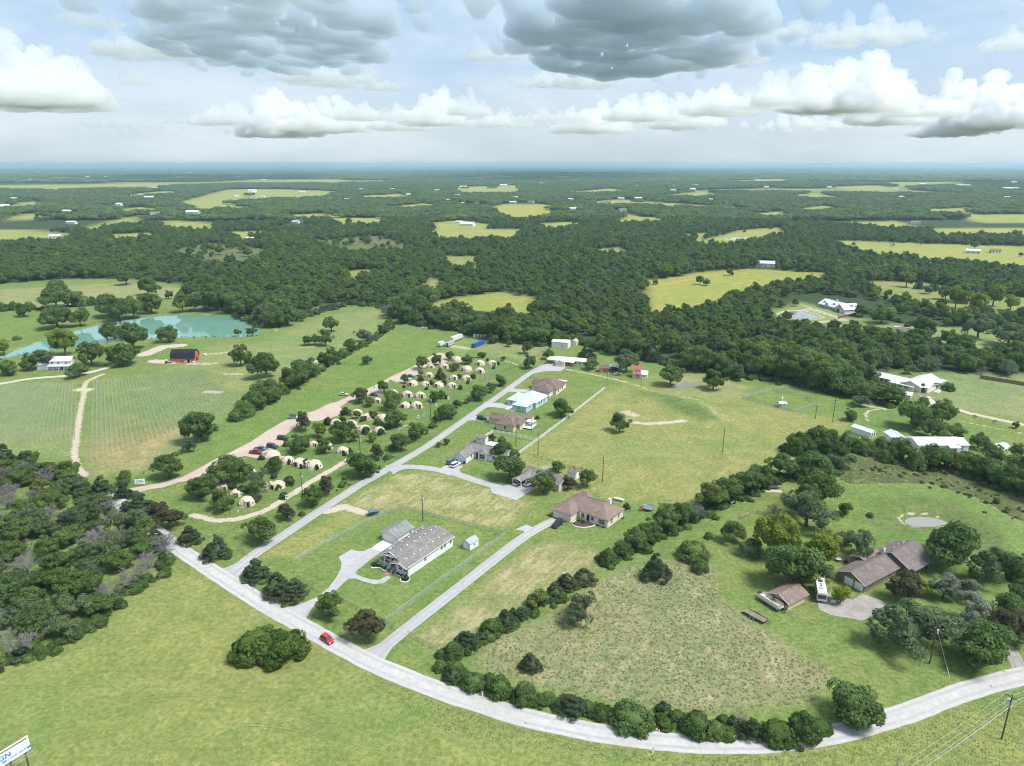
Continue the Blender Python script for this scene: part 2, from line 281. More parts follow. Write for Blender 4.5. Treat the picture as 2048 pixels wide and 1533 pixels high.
def hashnoise(X, Y, s, seed=0):                         # cheap value noise
    x = X / s + seed * 17.3; y = Y / s - seed * 9.1; xi = np.floor(x); yi = np.floor(y); fx = x - xi; fy = y - yi
    fx = fx * fx * (3 - 2 * fx); fy = fy * fy * (3 - 2 * fy)
    def h(a, b):
        v = np.sin(a * 127.1 + b * 311.7 + seed * 74.7) * 43758.5453; return v - np.floor(v)
    return (h(xi, yi) * (1 - fx) + h(xi + 1, yi) * fx) * (1 - fy) + (h(xi, yi + 1) * (1 - fx) + h(xi + 1, yi + 1) * fx) * fy
def poly_mask(X, Y, poly, feather):
    P_ = np.array([p[:2] for p in poly]); m = np.zeros(X.shape)
    sel = np.where((X > P_[:, 0].min() - feather) & (X < P_[:, 0].max() + feather) & (Y > P_[:, 1].min() - feather) & (Y < P_[:, 1].max() + feather))[0]
    if sel.size == 0: return m
    x, y = X[sel], Y[sel]; ins = pip(x, y, poly); d = segdist(x, y, poly, True); d = np.where(ins, d, -d)
    m[sel] = np.clip(d / (2 * feather) + .5, 0, 1); return m
openW = gp(OPEN); clearW = [gp(c[0]) for c in CLEAR]
# forest floor beyond the open land; farther than 3 km a patchwork of small fields
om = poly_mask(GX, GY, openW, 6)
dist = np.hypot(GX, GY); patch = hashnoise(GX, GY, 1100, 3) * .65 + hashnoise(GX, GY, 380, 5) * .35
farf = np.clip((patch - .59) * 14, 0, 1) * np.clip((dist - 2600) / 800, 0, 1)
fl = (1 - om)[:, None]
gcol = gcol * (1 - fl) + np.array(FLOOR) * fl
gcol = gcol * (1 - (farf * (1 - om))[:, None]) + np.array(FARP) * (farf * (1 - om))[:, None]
for (px, col, st), w in zip(CLEAR, clearW):
    m = poly_mask(GX, GY, w, 5 + .004 * np.mean([p.y for p in w])); gcol = gcol * (1 - m[:, None]) + np.array(col) * m[:, None]; gfx[:, 0] = gfx[:, 0] * (1 - m) + st * m
for px, col, st, so, we, fe in PAINT:
    m = poly_mask(GX, GY, gp(px), fe)
    gcol = gcol * (1 - m[:, None]) + np.array(col) * m[:, None]
    for k, val in enumerate((st, so, we)): gfx[:, k] = gfx[:, k] * (1 - m) + val * m
for px, hw, st in SOILP:
    pts = gp(px); P_ = np.array([p[:2] for p in pts]); b = hw + 4
    sel = np.where((GX > P_[:, 0].min() - b) & (GX < P_[:, 0].max() + b) & (GY > P_[:, 1].min() - b) & (GY < P_[:, 1].max() + b))[0]
    if sel.size == 0: continue
    d = segdist(GX[sel], GY[sel], pts); m = np.clip((hw + 1.2 - d) / 2.4, 0, 1) * st
    gfx[sel, 1] = np.maximum(gfx[sel, 1], m)
# relief: dug ponds with banks, the bulldozed mound in the pasture
pondW = {k: gp(v) for k, v in PONDS.items()}
for k, w in pondW.items():
    c = sum(w, Vector()) / len(w); r = max((p - c).length for p in w) + 30
    sel = np.where((np.abs(GX - c.x) < r) & (np.abs(GY - c.y) < r))[0]
    if sel.size == 0: continue
    ins = pip(GX[sel], GY[sel], w); d = segdist(GX[sel], GY[sel], w, True); d = np.where(ins, d, -d)
    bank = {'big': 3.0, 'house': 3.5, 'muddy': 8, 'creek': 3, 'stock': 10}[k]
    gz[sel] += -np.clip((d + bank) / bank, 0, 1.8) * abs(WLEV[k])
    ring = np.clip(1 - np.abs(d + bank * .35) / (bank * .5), 0, 1)
    gfx[sel, 1] = np.maximum(gfx[sel, 1], ring * {'big': .6, 'creek': .3, 'house': .7}.get(k, .75))
def berm(px, h, w):
    pts = gp(px); d = segdist(GX, GY, pts); gz[:] += h * np.exp(-(d / w) ** 2)
berm([(1285,800),(1340,803),(1400,820),(1432,845)], 2.2, 6); berm([(1745,1030),(1790,1012),(1860,1008),(1940,1035),(2000,1075),(2015,1110)], 1.2, 4)
far = np.clip((dist - 1500) / 4000, 0, 1)
gz += far * ((hashnoise(GX, GY, 2600, 11) - .5) * 26 + (hashnoise(GX, GY, 5200, 12) - .5) * 40) * np.clip((26000 - dist) / 20000, 0, 1)
def terrain(x, y):                                      # height used to stand things on the ground
    d = math.hypot(x, y)
    if d < 1500: return 0.0
    a = np.array([x]); b = np.array([y])
    return float(min(1, (d - 1500) / 4000) * ((hashnoise(a, b, 2600, 11)[0] - .5) * 26 + (hashnoise(a, b, 5200, 12)[0] - .5) * 40) * max(0, min(1, (26000 - d) / 20000)))
ny, nx = gshape
idx = np.arange(NV).reshape(gshape)
quads = np.stack([idx[:-1, :-1].ravel(), idx[:-1, 1:].ravel(), idx[1:, 1:].ravel(), idx[1:, :-1].ravel()], 1)
def np_mesh(name, verts, quads_):
    me = bpy.data.meshes.new(name); k = quads_.shape[1]
    me.vertices.add(len(verts)); me.vertices.foreach_set('co', np.asarray(verts, np.float32).ravel())
    me.loops.add(quads_.size); me.loops.foreach_set('vertex_index', quads_.astype(np.int32).ravel())
    me.polygons.add(len(quads_)); me.polygons.foreach_set('loop_start', np.arange(0, quads_.size, k, dtype=np.int32))
    me.update(calc_edges=True); return me
gme = np_mesh('ground', np.stack([GX, GY, gz], 1), quads)
gme.polygons.foreach_set('use_smooth', np.ones(len(quads), bool))
def add_attr(me, name, arr):
    a = me.attributes.new(name, 'FLOAT_COLOR', 'POINT'); a.data.foreach_set('color', np.concatenate([arr, np.ones((len(arr), 1))], 1).astype(np.float32).ravel())
add_attr(gme, 'gcol', gcol); add_attr(gme, 'gfx', gfx)
m, n, out = new_mat('ground_cover')
pos = opos(n); A = n.n('ShaderNodeAttribute', attribute_name='gcol').outputs['Color']
Fx = n.n('ShaderNodeSeparateColor'); n.put(Fx.inputs[0], n.n('ShaderNodeAttribute', attribute_name='gfx').outputs['Color']); fS, fB, fW = Fx.outputs[0], Fx.outputs[1], Fx.outputs[2]
mp = n.n('ShaderNodeMapping', vector_type='POINT'); n.put(mp.inputs[0], pos); mp.inputs['Rotation'].default_value = (0, 0, R(-58)); rot = mp.outputs[0]
n50 = n.noise(pos, .018, 4, .6); n8 = n.noise(pos, .12, 4, .62, .4); n1 = n.noise(pos, .85, 4, .7); nf = n.noise(pos, 3.2, 3, .7)
strk = n.noise(n.v('MULTIPLY', rot, (.10, .62, .3)), 1.0, 5, .62, .8)
c = n.mix(n.ramp(n50, .3, .7), n.mix(1, A, (.86, .97, .86), 'MULTIPLY'), n.mix(1, A, (1.13, 1.02, 1.02), 'MULTIPLY'))
c = n.mix(n.ramp(n8, .28, .72), n.mix(1, c, (.84, .90, .84), 'MULTIPLY'), n.mix(1, c, (1.14, 1.08, 1.1), 'MULTIPLY'))
g1 = n.ramp(n1, .28, .72)
c = n.mix(g1, n.mix(1, c, (.66, .72, .62), 'MULTIPLY'), n.mix(1, c, (1.28, 1.22, 1.28), 'MULTIPLY'))
c = n.mix(n.ramp(n.noise(pos, .34, 3, .6, .5), .3, .7), n.mix(1, c, (.88, .93, .86), 'MULTIPLY'), n.mix(1, c, (1.1, 1.06, 1.08), 'MULTIPLY'))
c = n.mix(n.ramp(nf, .35, .7), n.mix(1, c, (.78, .81, .75), 'MULTIPLY'), n.mix(1, c, (1.16, 1.13, 1.16), 'MULTIPLY'))
stv = n.m('ADD', n.m('MULTIPLY', strk, .62), n.m('MULTIPLY', n8, .38))
sm = n.ramp(n.m('ADD', stv, n.m('MULTIPLY', n.m('SUBTRACT', fS, .5), .45)), .50, .66)
c = n.mix(n.m('MULTIPLY', sm, n.m('MULTIPLY_ADD', fS, .9, .12, clamp=True)), c, n.mix(g1, (.30, .25, .135), (.42, .375, .24)))
wd = n.noise(pos, .33, 5, .75, .6)
c = n.mix(n.m('MULTIPLY', fW, n.ramp(wd, .50, .66)), c, n.mix(n1, (.13, .155, .065), (.18, .20, .09)))
c = n.mix(n.m('MULTIPLY', fW, n.m('MULTIPLY', n.ramp(n.noise(pos, .21, 4, .7), .55, .68), .55)), c, (.235, .185, .12))
wv = n.n('ShaderNodeTexWave', wave_type='BANDS', bands_direction='Y', wave_profile='SIN'); n.put(wv.inputs['Vector'], rot); wv.inputs['Scale'].default_value = .55; wv.inputs['Distortion'].default_value = 3.0; wv.inputs['Detail'].default_value = 2; wv.inputs['Detail Scale'].default_value = .15
c = n.mix(wv.outputs[1], n.mix(1, c, (.93, .94, .92), 'MULTIPLY'), n.mix(1, c, (1.05, 1.04, 1.05), 'MULTIPLY'))
sv = n.m('ADD', fB, n.m('MULTIPLY', n.m('SUBTRACT', n.noise(pos, .42, 5, .72), .5), 1.1))
c = n.mix(n.m('MULTIPLY', n.ramp(sv, .42, .72), n.ramp(fB, .02, .2)), c, n.mix(n1, (.34, .28, .21), (.52, .46, .375)))
principled(n, out, c, .95, 0, (n.m('MULTIPLY_ADD', n1, 1.0, n.m('MULTIPLY', nf, .5)), .5, .35), .1)
gme.materials.append(m)
ground = link_mesh('ground', gme); tag(ground, kind='structure')
# ------------------------------------------------------------------ roads, drives, yards
def road_mat(name, a, b, spots=0.0, scale=.7):
    m, n, out = new_mat(name); p = opos(n)
    k = n.noise(p, scale, 6, .65, .3); k2 = n.noise(p, .07, 3, .6)
    c = n.mix(n.ramp(n.m('ADD', n.m('MULTIPLY', k, .6), n.m('MULTIPLY', k2, .4)), .32, .68), a, b)
    c = n.mix(n.m('MULTIPLY', n.ramp(n.noise(p, 6, 3, .7), .45, .75), .25), c, [x * .7 for x in a])
    if spots: c = n.mix(n.m('MULTIPLY', n.ramp(n.noise(n.v('MULTIPLY', p, (1, 1, 1)), .55, 4, .55, .5), .685, .70), spots), c, (.10, .095, .09))
    la = n.m('ABSOLUTE', n.n('ShaderNodeAttribute', attribute_name='lane').outputs['Fac'])
    wt = n.m('MULTIPLY', n.ramp(n.m('ABSOLUTE', n.m('SUBTRACT', la, .48)), .22, .04), n.ramp(k2, .25, .6))
    c = n.mix(n.m('MULTIPLY', wt, .55), c, [x * .78 for x in a])
    c = n.mix(n.m('MULTIPLY', n.ramp(n.m('ADD', la, n.m('MULTIPLY', k, .35)), 1.0, 1.18), .7), c, n.mix(k, (.30, .265, .20), (.22, .235, .12)))
    principled(n, out, c, .92, 0, (k, .3, .05), .15); return m
road_mat('chip_seal', (.36, .35, .34), (.47, .46, .445), .8); road_mat('asphalt_lane', (.31, .305, .31), (.40, .395, .40))
road_mat('gravel', (.36, .285, .23), (.48, .39, .33)); road_mat('concrete', (.52, .49, .455), (.64, .605, .57)); road_mat('old_concrete', (.24, .215, .19), (.36, .335, .31), 0, .35); road_mat('mulch', (.07, .045, .03), (.12, .085, .06)); road_mat('pale_track', (.42, .37, .31), (.54, .49, .42))
def ragged(w, seed, amp): return w + amp * (random.Random(seed).random() - .5)
def ribbon(name, px, width, z, mat, step=1.6, amp=.25, kind='structure', ends=None):
    ln = smooth_line(gp(px), step); vs, fs = [], []
    rr = random.Random(len(px) * 7 + int(px[0][0])); aL = aR = 0
    for i, p in enumerate(ln):
        d = (ln[min(i + 1, len(ln) - 1)] - ln[max(i - 1, 0)]); d.z = 0; d.normalize(); q = Vector((-d.y, d.x, 0))
        aL = .6 * aL + amp * (rr.random() - .5); aR = .6 * aR + amp * (rr.random() - .5)
        wl = width / 2
        if ends:                                       # flared mouths at the ends
            s = i * step; e = (len(ln) - 1 - i) * step
            if ends[0]: wl += ends[0] * max(0, 1 - s / 7) ** 2
            if ends[1]: wl += ends[1] * max(0, 1 - e / 7) ** 2
        a = p + q * (wl + aL); b = p - q * (wl + aR); mz = z + .05
        vs += [(a.x, a.y, z - .06), (a.x - q.x * .25, a.y - q.y * .25, z), (p.x, p.y, mz), (b.x + q.x * .25, b.y + q.y * .25, z), (b.x, b.y, z - .06)]
    for i in range(len(ln) - 1):
        for k in range(4): fs.append((i * 5 + k, i * 5 + k + 1, i * 5 + 6 + k, i * 5 + 5 + k))
    mb = MB(); mb.add(vs, fs); o = mb.build(name, mat); at = o.data.attributes.new('lane', 'FLOAT', 'POINT'); at.data.foreach_set('value', np.tile(np.array([-1, -.85, 0, .85, 1], np.float32), len(ln))); return tag(o, kind=kind)
def sheet(name, px, z, mat, thick=.1, smooth=0, kind='structure'):
    w = gp(px)
    if smooth: w = smooth_line(w + [w[0]], smooth)[:-1]
    a = sum(w[i].x * w[(i + 1) % len(w)].y - w[(i + 1) % len(w)].x * w[i].y for i in range(len(w)))
    if a < 0: w = w[::-1]
    bm = bmesh.new(); top = [bm.verts.new((p.x, p.y, z)) for p in w]; f = bm.faces.new(top)
    lo = [bm.verts.new((p.x, p.y, z - thick)) for p in w]
    for i in range(len(w)): bm.faces.new((top[i], lo[i], lo[(i + 1) % len(w)], top[(i + 1) % len(w)]))
    bm.normal_update(); bmesh.ops.triangulate(bm, faces=[f], ngon_method='EAR_CLIP'); bmesh.ops.recalc_face_normals(bm, faces=bm.faces)
    me = bpy.data.meshes.new(name); bm.to_mesh(me); bm.free(); me.materials.append(MATS[mat])
    return tag(link_mesh(name, me), kind=kind)
ribbon('county_road', [(212,986),(225,995),(290,1045),(340,1085),(400,1127),(470,1172),(540,1216),(600,1249),(660,1283),(720,1315),(790,1347),(860,1375),(940,1403),(1030,1430),(1130,1454),(1250,1475),(1370,1486),(1500,1488),(1600,1480),(1700,1461),(1800,1431),(1880,1401),(1960,1374),(2048,1352),(2200,1325)], 5.2, .10, 'chip_seal', 1.6, .22)
ribbon('lane', [(452,1150),(480,1132),(510,1108),(560,1075),(640,1022),(720,970),(780,936),(850,895),(905,857),(965,815),(1020,776),(1060,747),(1090,731)], 3.9, .05, 'asphalt_lane', 1.6, .1, ends=(3, 0))
ribbon('lane', [(733,1322),(765,1297),(800,1268),(850,1228),(920,1173),(990,1118),(1045,1076),(1085,1052),(1112,1040)], 3.7, .04, 'asphalt_lane', 1.6, .1, ends=(4, 0))
sheet('driveway', [(1030,1060),(1052,1050),(1066,1055),(1095,1046),(1070,1065),(1055,1075),(1048,1078),(1052,1068),(1046,1062)], .055, 'asphalt_lane')
sheet('driveway', Z(400,900,4.258,[(740,1345),(900,1300),(1010,1250),(1100,1170),(1160,1090),(1200,1010),(1203,960),(1180,915),(1290,850),(1340,865),(1395,865),(1450,838),(1548,868),(1500,900),(1420,960),(1335,1030),(1322,1058),(1390,1088),(1470,1108),(1530,1108),(1598,1072),(1628,1090),(1560,1138),(1480,1146),(1400,1126),(1320,1096),(1262,1100),(1215,1140),(1150,1210),(1045,1262),(960,1340),(905,1432),(870,1470),(700,1390)]), .065, 'asphalt_lane')
sheet('parking_slab', Z(400,900,4.258,[(1458,840),(1560,768),(1645,800),(1550,868)]), .085, 'concrete')
ribbon('driveway', [(778,940),(812,934),(850,936),(900,945),(945,959),(1000,976),(1030,985)], 4.0, .045, 'asphalt_lane', 1.6, .1, ends=(3, 0))
sheet('driveway', [(872,944),(890,932),(905,927),(927,933),(918,940),(925,950),(900,952)], .075, 'asphalt_lane'); sheet('driveway', [(975,965),(1005,973),(1025,968),(1070,978),(1032,1001),(985,987)], .07, 'asphalt_lane')
sheet('driveway', Z(900,600,3.832,[(140,880),(175,888),(260,895),(345,912),(360,945),(300,938),(240,925),(140,925),(60,960)]), .07, 'asphalt_lane')
sheet('driveway', Z(900,600,3.832,[(270,782),(300,790),(400,795),(480,802),(500,840),(420,835),(320,822),(260,828),(190,860)]), .07, 'asphalt_lane'); sheet('driveway', Z(900,600,3.832,[(440,665),(500,682),(600,690),(660,700),(640,716),(500,708),(420,705),(380,720)]), .07, 'asphalt_lane')
sheet('driveway', Z(900,600,3.832,[(600,570),(640,540),(700,510),(800,465),(885,518),(850,546),(720,548),(650,565)]), .07, 'asphalt_lane')
sheet('gravel_road', Z(450,600,3.832,[(-945,1490),(-780,1455),(-640,1432),(-500,1405),(-330,1360),(-230,1310),(-80,1225),(20,1180),(200,1088),(330,1000),(450,930),(560,888),(690,850),(790,800),(870,778),(960,738),(1100,680),(1180,640),(1270,590),(1380,540),(1450,505),(1560,440),(1640,405),(1720,420),(1720,462),(1690,482),(1560,495),(1490,560),(1430,605),(1380,635),(1330,640),(1265,612),(1205,680),(1212,715),(1150,742),(1100,732),(960,772),(880,822),(900,850),(890,880),(800,910),(720,928),(640,932),(560,962),(470,1030),(440,1052),(452,1110),(380,1132),(310,1185),(250,1217),(150,1197),(60,1222),(-20,1260),(-130,1330),(-230,1380),(-360,1400),(-480,1440),(-560,1450),(-640,1470),(-800,1500),(-900,1525)]), .06, 'gravel')
m, n, out = new_mat('flattened_grass'); p = opos(n); principled(n, out, n.mix(n.noise(p, .9, 4, .7), (.150, .185, .062), (.195, .228, .080)), .95)
for tr in ([(0,1386),(150,1372),(300,1358),(420,1362),(560,1390),(700,1440)],[(30,1480),(180,1420),(330,1392),(470,1400),(620,1440),(760,1500)],[(200,1533),(330,1480),(480,1450),(640,1470),(780,1510)],[(850,1395),(960,1440),(1080,1470),(1200,1500)]):
    for dv in (-.9, .9):
        ribbon('wheel_track', [(x_, y_ + dv * 3.2) for x_, y_ in tr], .38, .02, 'flattened_grass', 3, .25)
ribbon('farm_road', [(-120,783),(0,768),(60,758),(130,752),(180,745),(215,735),(232,728)], 4.0, .06, 'pale_track', 2, .6)
sheet('parking_slab', Z(1698,930,3.651,[(-130,930),(-40,950),(20,990),(100,945),(230,990),(290,1010),(210,1060),(140,1120),(90,1140),(0,1120),(-130,1100),(-220,1060),(-230,1010)]), .07, 'old_concrete')
ribbon('driveway', [(1770,1220),(1830,1245),(1900,1262),(1960,1275),(2010,1290),(2030,1315),(2045,1352)], 3.2, .05, 'old_concrete', 1.6, .2)
sheet('parking_slab', Z(1648,700,5.11,[(980,480),(1080,475),(1110,510),(1200,575),(1230,600),(1180,590),(1040,530)]), .06, 'pale_track'); sheet('parking_slab', Z(1648,700,5.11,[(1120,430),(1180,395),(1215,400),(1180,440)]), .07, 'concrete'); sheet('parking_slab', Z(1648,700,5.11,[(520,920),(600,930),(600,970),(540,960)]), .06, 'asphalt_lane')
sheet('parking_slab', Z(1540,560,6.827,[(960,425),(1100,395),(1180,440),(1060,480)]), .07, 'pale_track')
sheet('patio', Z(1698,930,3.651,[(80,650),(180,620),(230,640),(110,690)]), .07, 'concrete')
# ------------------------------------------------------------------ water
m, n, out = new_mat('pond_water'); p = opos(n)
b = principled(n, out, n.mix(n.noise(p, .05, 3, .5), (.12, .27, .205), (.175, .325, .26)), .02, 0, (n.noise(n.v('MULTIPLY', p, (1, .5, 1)), 1.6, 3, .5), .05, .05), .6); b.inputs['IOR'].default_value = 1.75
m, n, out = new_mat('muddy_water'); p = opos(n)
principled(n, out, (.24, .24, .21), .05, 0, (n.noise(p, 1.5, 3, .5), .05, .05), .6)
NAMES = {'big': 'pond', 'house': 'pond', 'muddy': 'pond', 'creek': 'creek', 'stock': 'pond'}
for k, w in pondW.items():
    c = sum(w, Vector()) / len(w); ww = [p + (p - c).normalized() * {'big': 1.2, 'house': 2.2, 'muddy': 2, 'creek': 1, 'stock': 2}[k] for p in w]
    ww = smooth_line(ww + [ww[0]], 3)[:-1]
    bm = bmesh.new(); f = bm.faces.new([bm.verts.new((p.x, p.y, WLEV[k])) for p in ww]); f.normal_update()
    if f.normal.z < 0: f.normal_flip()
    bmesh.ops.triangulate(bm, faces=bm.faces); me = bpy.data.meshes.new(NAMES[k]); bm.to_mesh(me); bm.free()
    me.materials.append(MATS['pond_water' if k in ('big',) else 'muddy_water']); tag(link_mesh(NAMES[k], me), kind='structure')
# ================================================================== TREES
def unit(n, rng):
    v = rng.normal(size=(n, 3)); return v / np.linalg.norm(v, axis=1)[:, None]
def cards(cent, nrm, size, rng, tilt=.55, aspect=1.0):
    n = len(cent); nn = nrm + tilt * unit(n, rng); nn /= np.linalg.norm(nn, axis=1)[:, None]
    r = unit(n, rng); u = np.cross(nn, r); u /= np.linalg.norm(u, axis=1)[:, None] + 1e-9; w = np.cross(nn, u)
    s = (size * rng.uniform(.6, 1.35, n))[:, None]
    a = cent + u * s * aspect; b = cent + w * s * .62 + nn * s * .18; c = cent - u * s * aspect; d = cent - w * s * .62 + nn * s * .18
    return np.stack([a, b, c, d], 1).reshape(-1, 3)
def ball(c, r, rng, seg=7, rings=5):
    vs = []; q = []
    for i in range(rings + 1):
        ph = math.pi * i / rings
        for j in range(seg):
            t = 2 * math.pi * j / seg; k = 1 + .12 * (rng.random() - .5)
            vs.append((c[0] + r[0] * k * math.sin(ph) * math.cos(t), c[1] + r[1] * k * math.sin(ph) * math.sin(t), c[2] + r[2] * k * math.cos(ph)))
    for i in range(rings):
        for j in range(seg): q.append((i * seg + j, i * seg + (j + 1) % seg, (i + 1) * seg + (j + 1) % seg, (i + 1) * seg + j))
    return np.array(vs), np.array(q)
# every prototype crown is about 2 wide (radius 1), its base at z = 0, height given
KINDS = {  # lobes, lobe radius, cards per lobe, card size, height, crown bottom, shape, material
 'oak': (60, (.20, .34), 110, .062, 1.55, .12, 'round', 'leaf_oak'), 'elm': (54, (.19, .32), 105, .062, 1.85, .16, 'egg', 'leaf_elm'),
 'lime': (46, (.19, .32), 100, .064, 1.9, .24, 'egg', 'leaf_lime'), 'mesq': (48, (.17, .30), 100, .048, 1.5, .16, 'round', 'leaf_mesq'),
 'cedar': (58, (.15, .25), 95, .050, 2.2, .06, 'cone', 'leaf_cedar'), 'bush': (40, (.20, .36), 110, .068, 1.35, .04, 'dome', 'leaf_oak'),
 'vine': (52, (.14, .28), 105, .060, 1.0, .0, 'dome', 'leaf_vine'), 'pale': (42, (.18, .31), 100, .058, 2.3, .2, 'egg', 'leaf_pale'),
 'maroon': (40, (.19, .31), 95, .066, 1.65, .2, 'round', 'leaf_maroon'), 'shrub': (26, (.22, .38), 85, .085, 1.5, .05, 'dome', 'leaf_cedar')}
def crown_arrays(kind, seed):
    lob, lr, npc, cs, ht, bot, shape, mat = KINDS[kind]; rng = np.random.default_rng(seed)
    V = []; cen = []; zc = (ht + bot) / 2; rz = (ht - bot) / 2
    while len(cen) < lob:
        d = unit(1, rng)[0]
        if shape == 'cone':
            t = rng.uniform(0, 1) ** 1.25; z = bot + (ht - bot - .12) * t; rr = (1 - t) ** .8 * .80 + .06; a = rng.uniform(0, 6.283)
            k = rng.uniform(.72, 1.05); p = np.array([rr * k * math.cos(a), rr * k * math.sin(a), z + .05])
        elif shape == 'dome':
            if d[2] < -.1: continue
            k = rng.uniform(.55, 1) ** .5 * .74; p = np.array([d[0] * k, d[1] * k, bot + .12 + max(0, d[2]) * (ht - bot - .30) * rng.uniform(.7, 1)])
        else:
            if d[2] < -.62: continue
            k = rng.uniform(.45, 1) ** .45 * (.76 if shape == 'round' else .74)
            taper = 1 - (.30 * max(0, d[2]) if shape == 'egg' else 0)
            p = np.array([d[0] * k * taper, d[1] * k * taper, zc + d[2] * k * rz * 1.12])
        cen.append(p)
    if shape in ('round', 'egg'):                        # foliage hangs in masses on the main limbs, with gaps between them
        ncl = 12 if shape == 'round' else 11; cl = []
        while len(cl) < ncl:
            d = unit(1, rng)[0]
            if d[2] < -.62: continue
            k = rng.uniform(.42, .66); cl.append(np.array([d[0] * k, d[1] * k, zc + d[2] * k * rz * 1.25]))
        cen = []
        while len(cen) < lob:
            c_ = cl[len(cen) % ncl]; q = c_ + rng.normal(0, .17, 3) * np.array([1, 1, .8])
            if q[2] < bot + .08: q[2] = bot + .08 + abs(rng.normal(0, .08))
            cen.append(q)
    squash = rng.uniform(.85, 1.15, 2); ctr = np.array([0, 0, zc])
    ov, oq = [], []; nvt = 0
    for p in cen:
        p = p * np.array([squash[0], squash[1], 1]); r = rng.uniform(*lr)
        if shape == 'cone': r *= 1.15 - .6 * p[2] / ht
        o = p - ctr; o = o / (np.linalg.norm(o) + 1e-6); o[2] += .35; o /= np.linalg.norm(o)
        dd = unit(npc * 2, rng); dd = dd[dd @ o > -.15][:npc]
        q = p + dd * (r * rng.uniform(.75, 1.08, len(dd)))[:, None] * np.array([1, 1, .82])
        q[:, 2] = np.maximum(q[:, 2], .02)
        V.append(cards(q, dd, cs, rng))
    V = np.concatenate(V); Q = np.arange(len(V)).reshape(-1, 4)
    cv, cq = ball((0, 0, zc * (.92 if shape != 'cone' else .7)), ((.60 if shape in ('cone', 'dome') else .40) * squash[0], (.60 if shape in ('cone', 'dome') else .40) * squash[1], rz * (.50 if shape in ('round', 'egg') else .70 if shape != 'cone' else .62)), rng)
    if shape == 'cone': cv[:, :2] *= np.clip(1.25 - cv[:, 2] / ht, .12, 1)[:, None]
    return np.concatenate([V, cv]), np.concatenate([Q, cq + len(V)]), mat
def trunk_mb(kind, seed):
    rng = random.Random(seed); mb = MB(); lob, lr, npc, cs, ht, bot, shape, mat = KINDS[kind]
    r = .06 if shape != 'cone' else .05; top = bot + (ht - bot) * .35
    a = Vector((0, 0, -.03)); b = Vector((rng.uniform(-.05, .05), rng.uniform(-.05, .05), top)); mb.tube(a, b, r * 1.25, r * .7, 7)
    for i in range(5 if shape in ('round', 'egg') else 3):
        t = rng.uniform(.45, 1); s = a.lerp(b, t); an = i * 1.257 + rng.uniform(-.4, .4); L = rng.uniform(.4, .65)
        e = s + Vector((math.cos(an) * L, math.sin(an) * L, rng.uniform(.25, .55) * (ht - bot))); mb.tube(s, e, r * .5, r * .12, 5)
        e2 = s.lerp(e, .6) + Vector((math.cos(an + .9) * .25, math.sin(an + .9) * .25, .2)); mb.tube(s.lerp(e, .6), e2, r * .25, r * .08, 4)
    return mb
def dead_arrays(seed):                                   # leafless crown: limbs dividing into a haze of twigs
    rng = random.Random(seed); mb = MB()
    def br(p, d, L, r, lev):
        e = p + d * L; mb.tube(p, e, r, r * .55, 4 if lev else 6, cap=False)
        if lev >= 4: return
        for i in range(4 if lev < 3 else 5):
            nd = (d + Vector((rng.gauss(0, .62), rng.gauss(0, .62), rng.gauss(.12, .4)))).normalized()
            br(p.lerp(e, rng.uniform(.55, 1)), nd, L * rng.uniform(.58, .8), max(r * .5, .006), lev + 1)
    for i in range(3): br(Vector((0, 0, 0)), Vector((rng.gauss(0, .3), rng.gauss(0, .3), 1)).normalized(), .62, .05, 0)
    return mb
PROTO = {}
def np_quads_mesh(name, V, Q, mat):
    me = np_mesh(name, V, Q); me.materials.append(MATS[mat]); return me
for kind, nvar in (('oak', 4), ('elm', 3), ('lime', 2), ('mesq', 3), ('cedar', 3), ('bush', 3), ('vine', 2), ('pale', 2), ('maroon', 2), ('shrub', 2)):
    PROTO[kind] = []
    for s in range(nvar):
        V, Q, mat = crown_arrays(kind, hash(kind) % 1000 * 0 + sum(map(ord, kind)) * 10 + s)
        PROTO[kind].append((np_quads_mesh('crown_' + kind, V, Q, mat), trunk_mb(kind, s + 5).mesh('trunk_' + kind, 'bark'), KINDS[kind][4]))
PROTO['dead'] = [(dead_arrays(s).mesh('crown_dead', 'leaf_dead'), MB().tube((0, 0, -.05), (0, 0, .5), .06, .05, 6).mesh('trunk_dead', 'bark_grey'), 1.75) for s in (1, 2)]
WORDS = {'oak': ('oak_tree', 'dark green round-crowned tree', 'tree'), 'elm': ('elm_tree', 'fresh green tree', 'tree'), 'lime': ('pecan_tree', 'yellow-green tree', 'tree'), 'mesq': ('mesquite_tree', 'soft grey-green tree', 'tree'),
 'cedar': ('cedar_tree', 'dark dense cedar', 'tree'), 'bush': ('bush', 'dark green bush', 'bush'), 'vine': ('vine_thicket', 'bright green leafy thicket', 'bush'), 'pale': ('vine_covered_tree', 'pale silvery vine-covered tree', 'tree'),
 'maroon': ('plum_tree', 'dark brownish-green tree', 'tree'), 'shrub': ('shrub', 'clipped dark shrub', 'bush'), 'dead': ('bare_tree', 'bare grey leafless tree', 'tree')}
NTREE = [0]
def tree(loc, width, kind, hr=1.0, where='', group=None, seed=None, quick=False):
    k = NTREE[0] if seed is None else seed; NTREE[0] += 1; rr = random.Random(k * 13 + 5)
    cme, tme, ht = PROTO[kind][k % len(PROTO[kind])]; nm, words, cat = WORDS[kind]
    size = 'small ' if width < 4.2 else ('large ' if width > 10.5 else '')
    root = thing(nm, None, cat, loc, rr.uniform(0, 6.28), group)
    s = width / 2; root.scale = (s * rr.uniform(.94, 1.06), s * rr.uniform(.94, 1.06), s * hr * rr.uniform(.92, 1.08))
    link_mesh('crown', cme, root); link_mesh('trunk', tme, root)
    lab(root, size + words + (' ' + where if where else ''), cat, group)
    return root
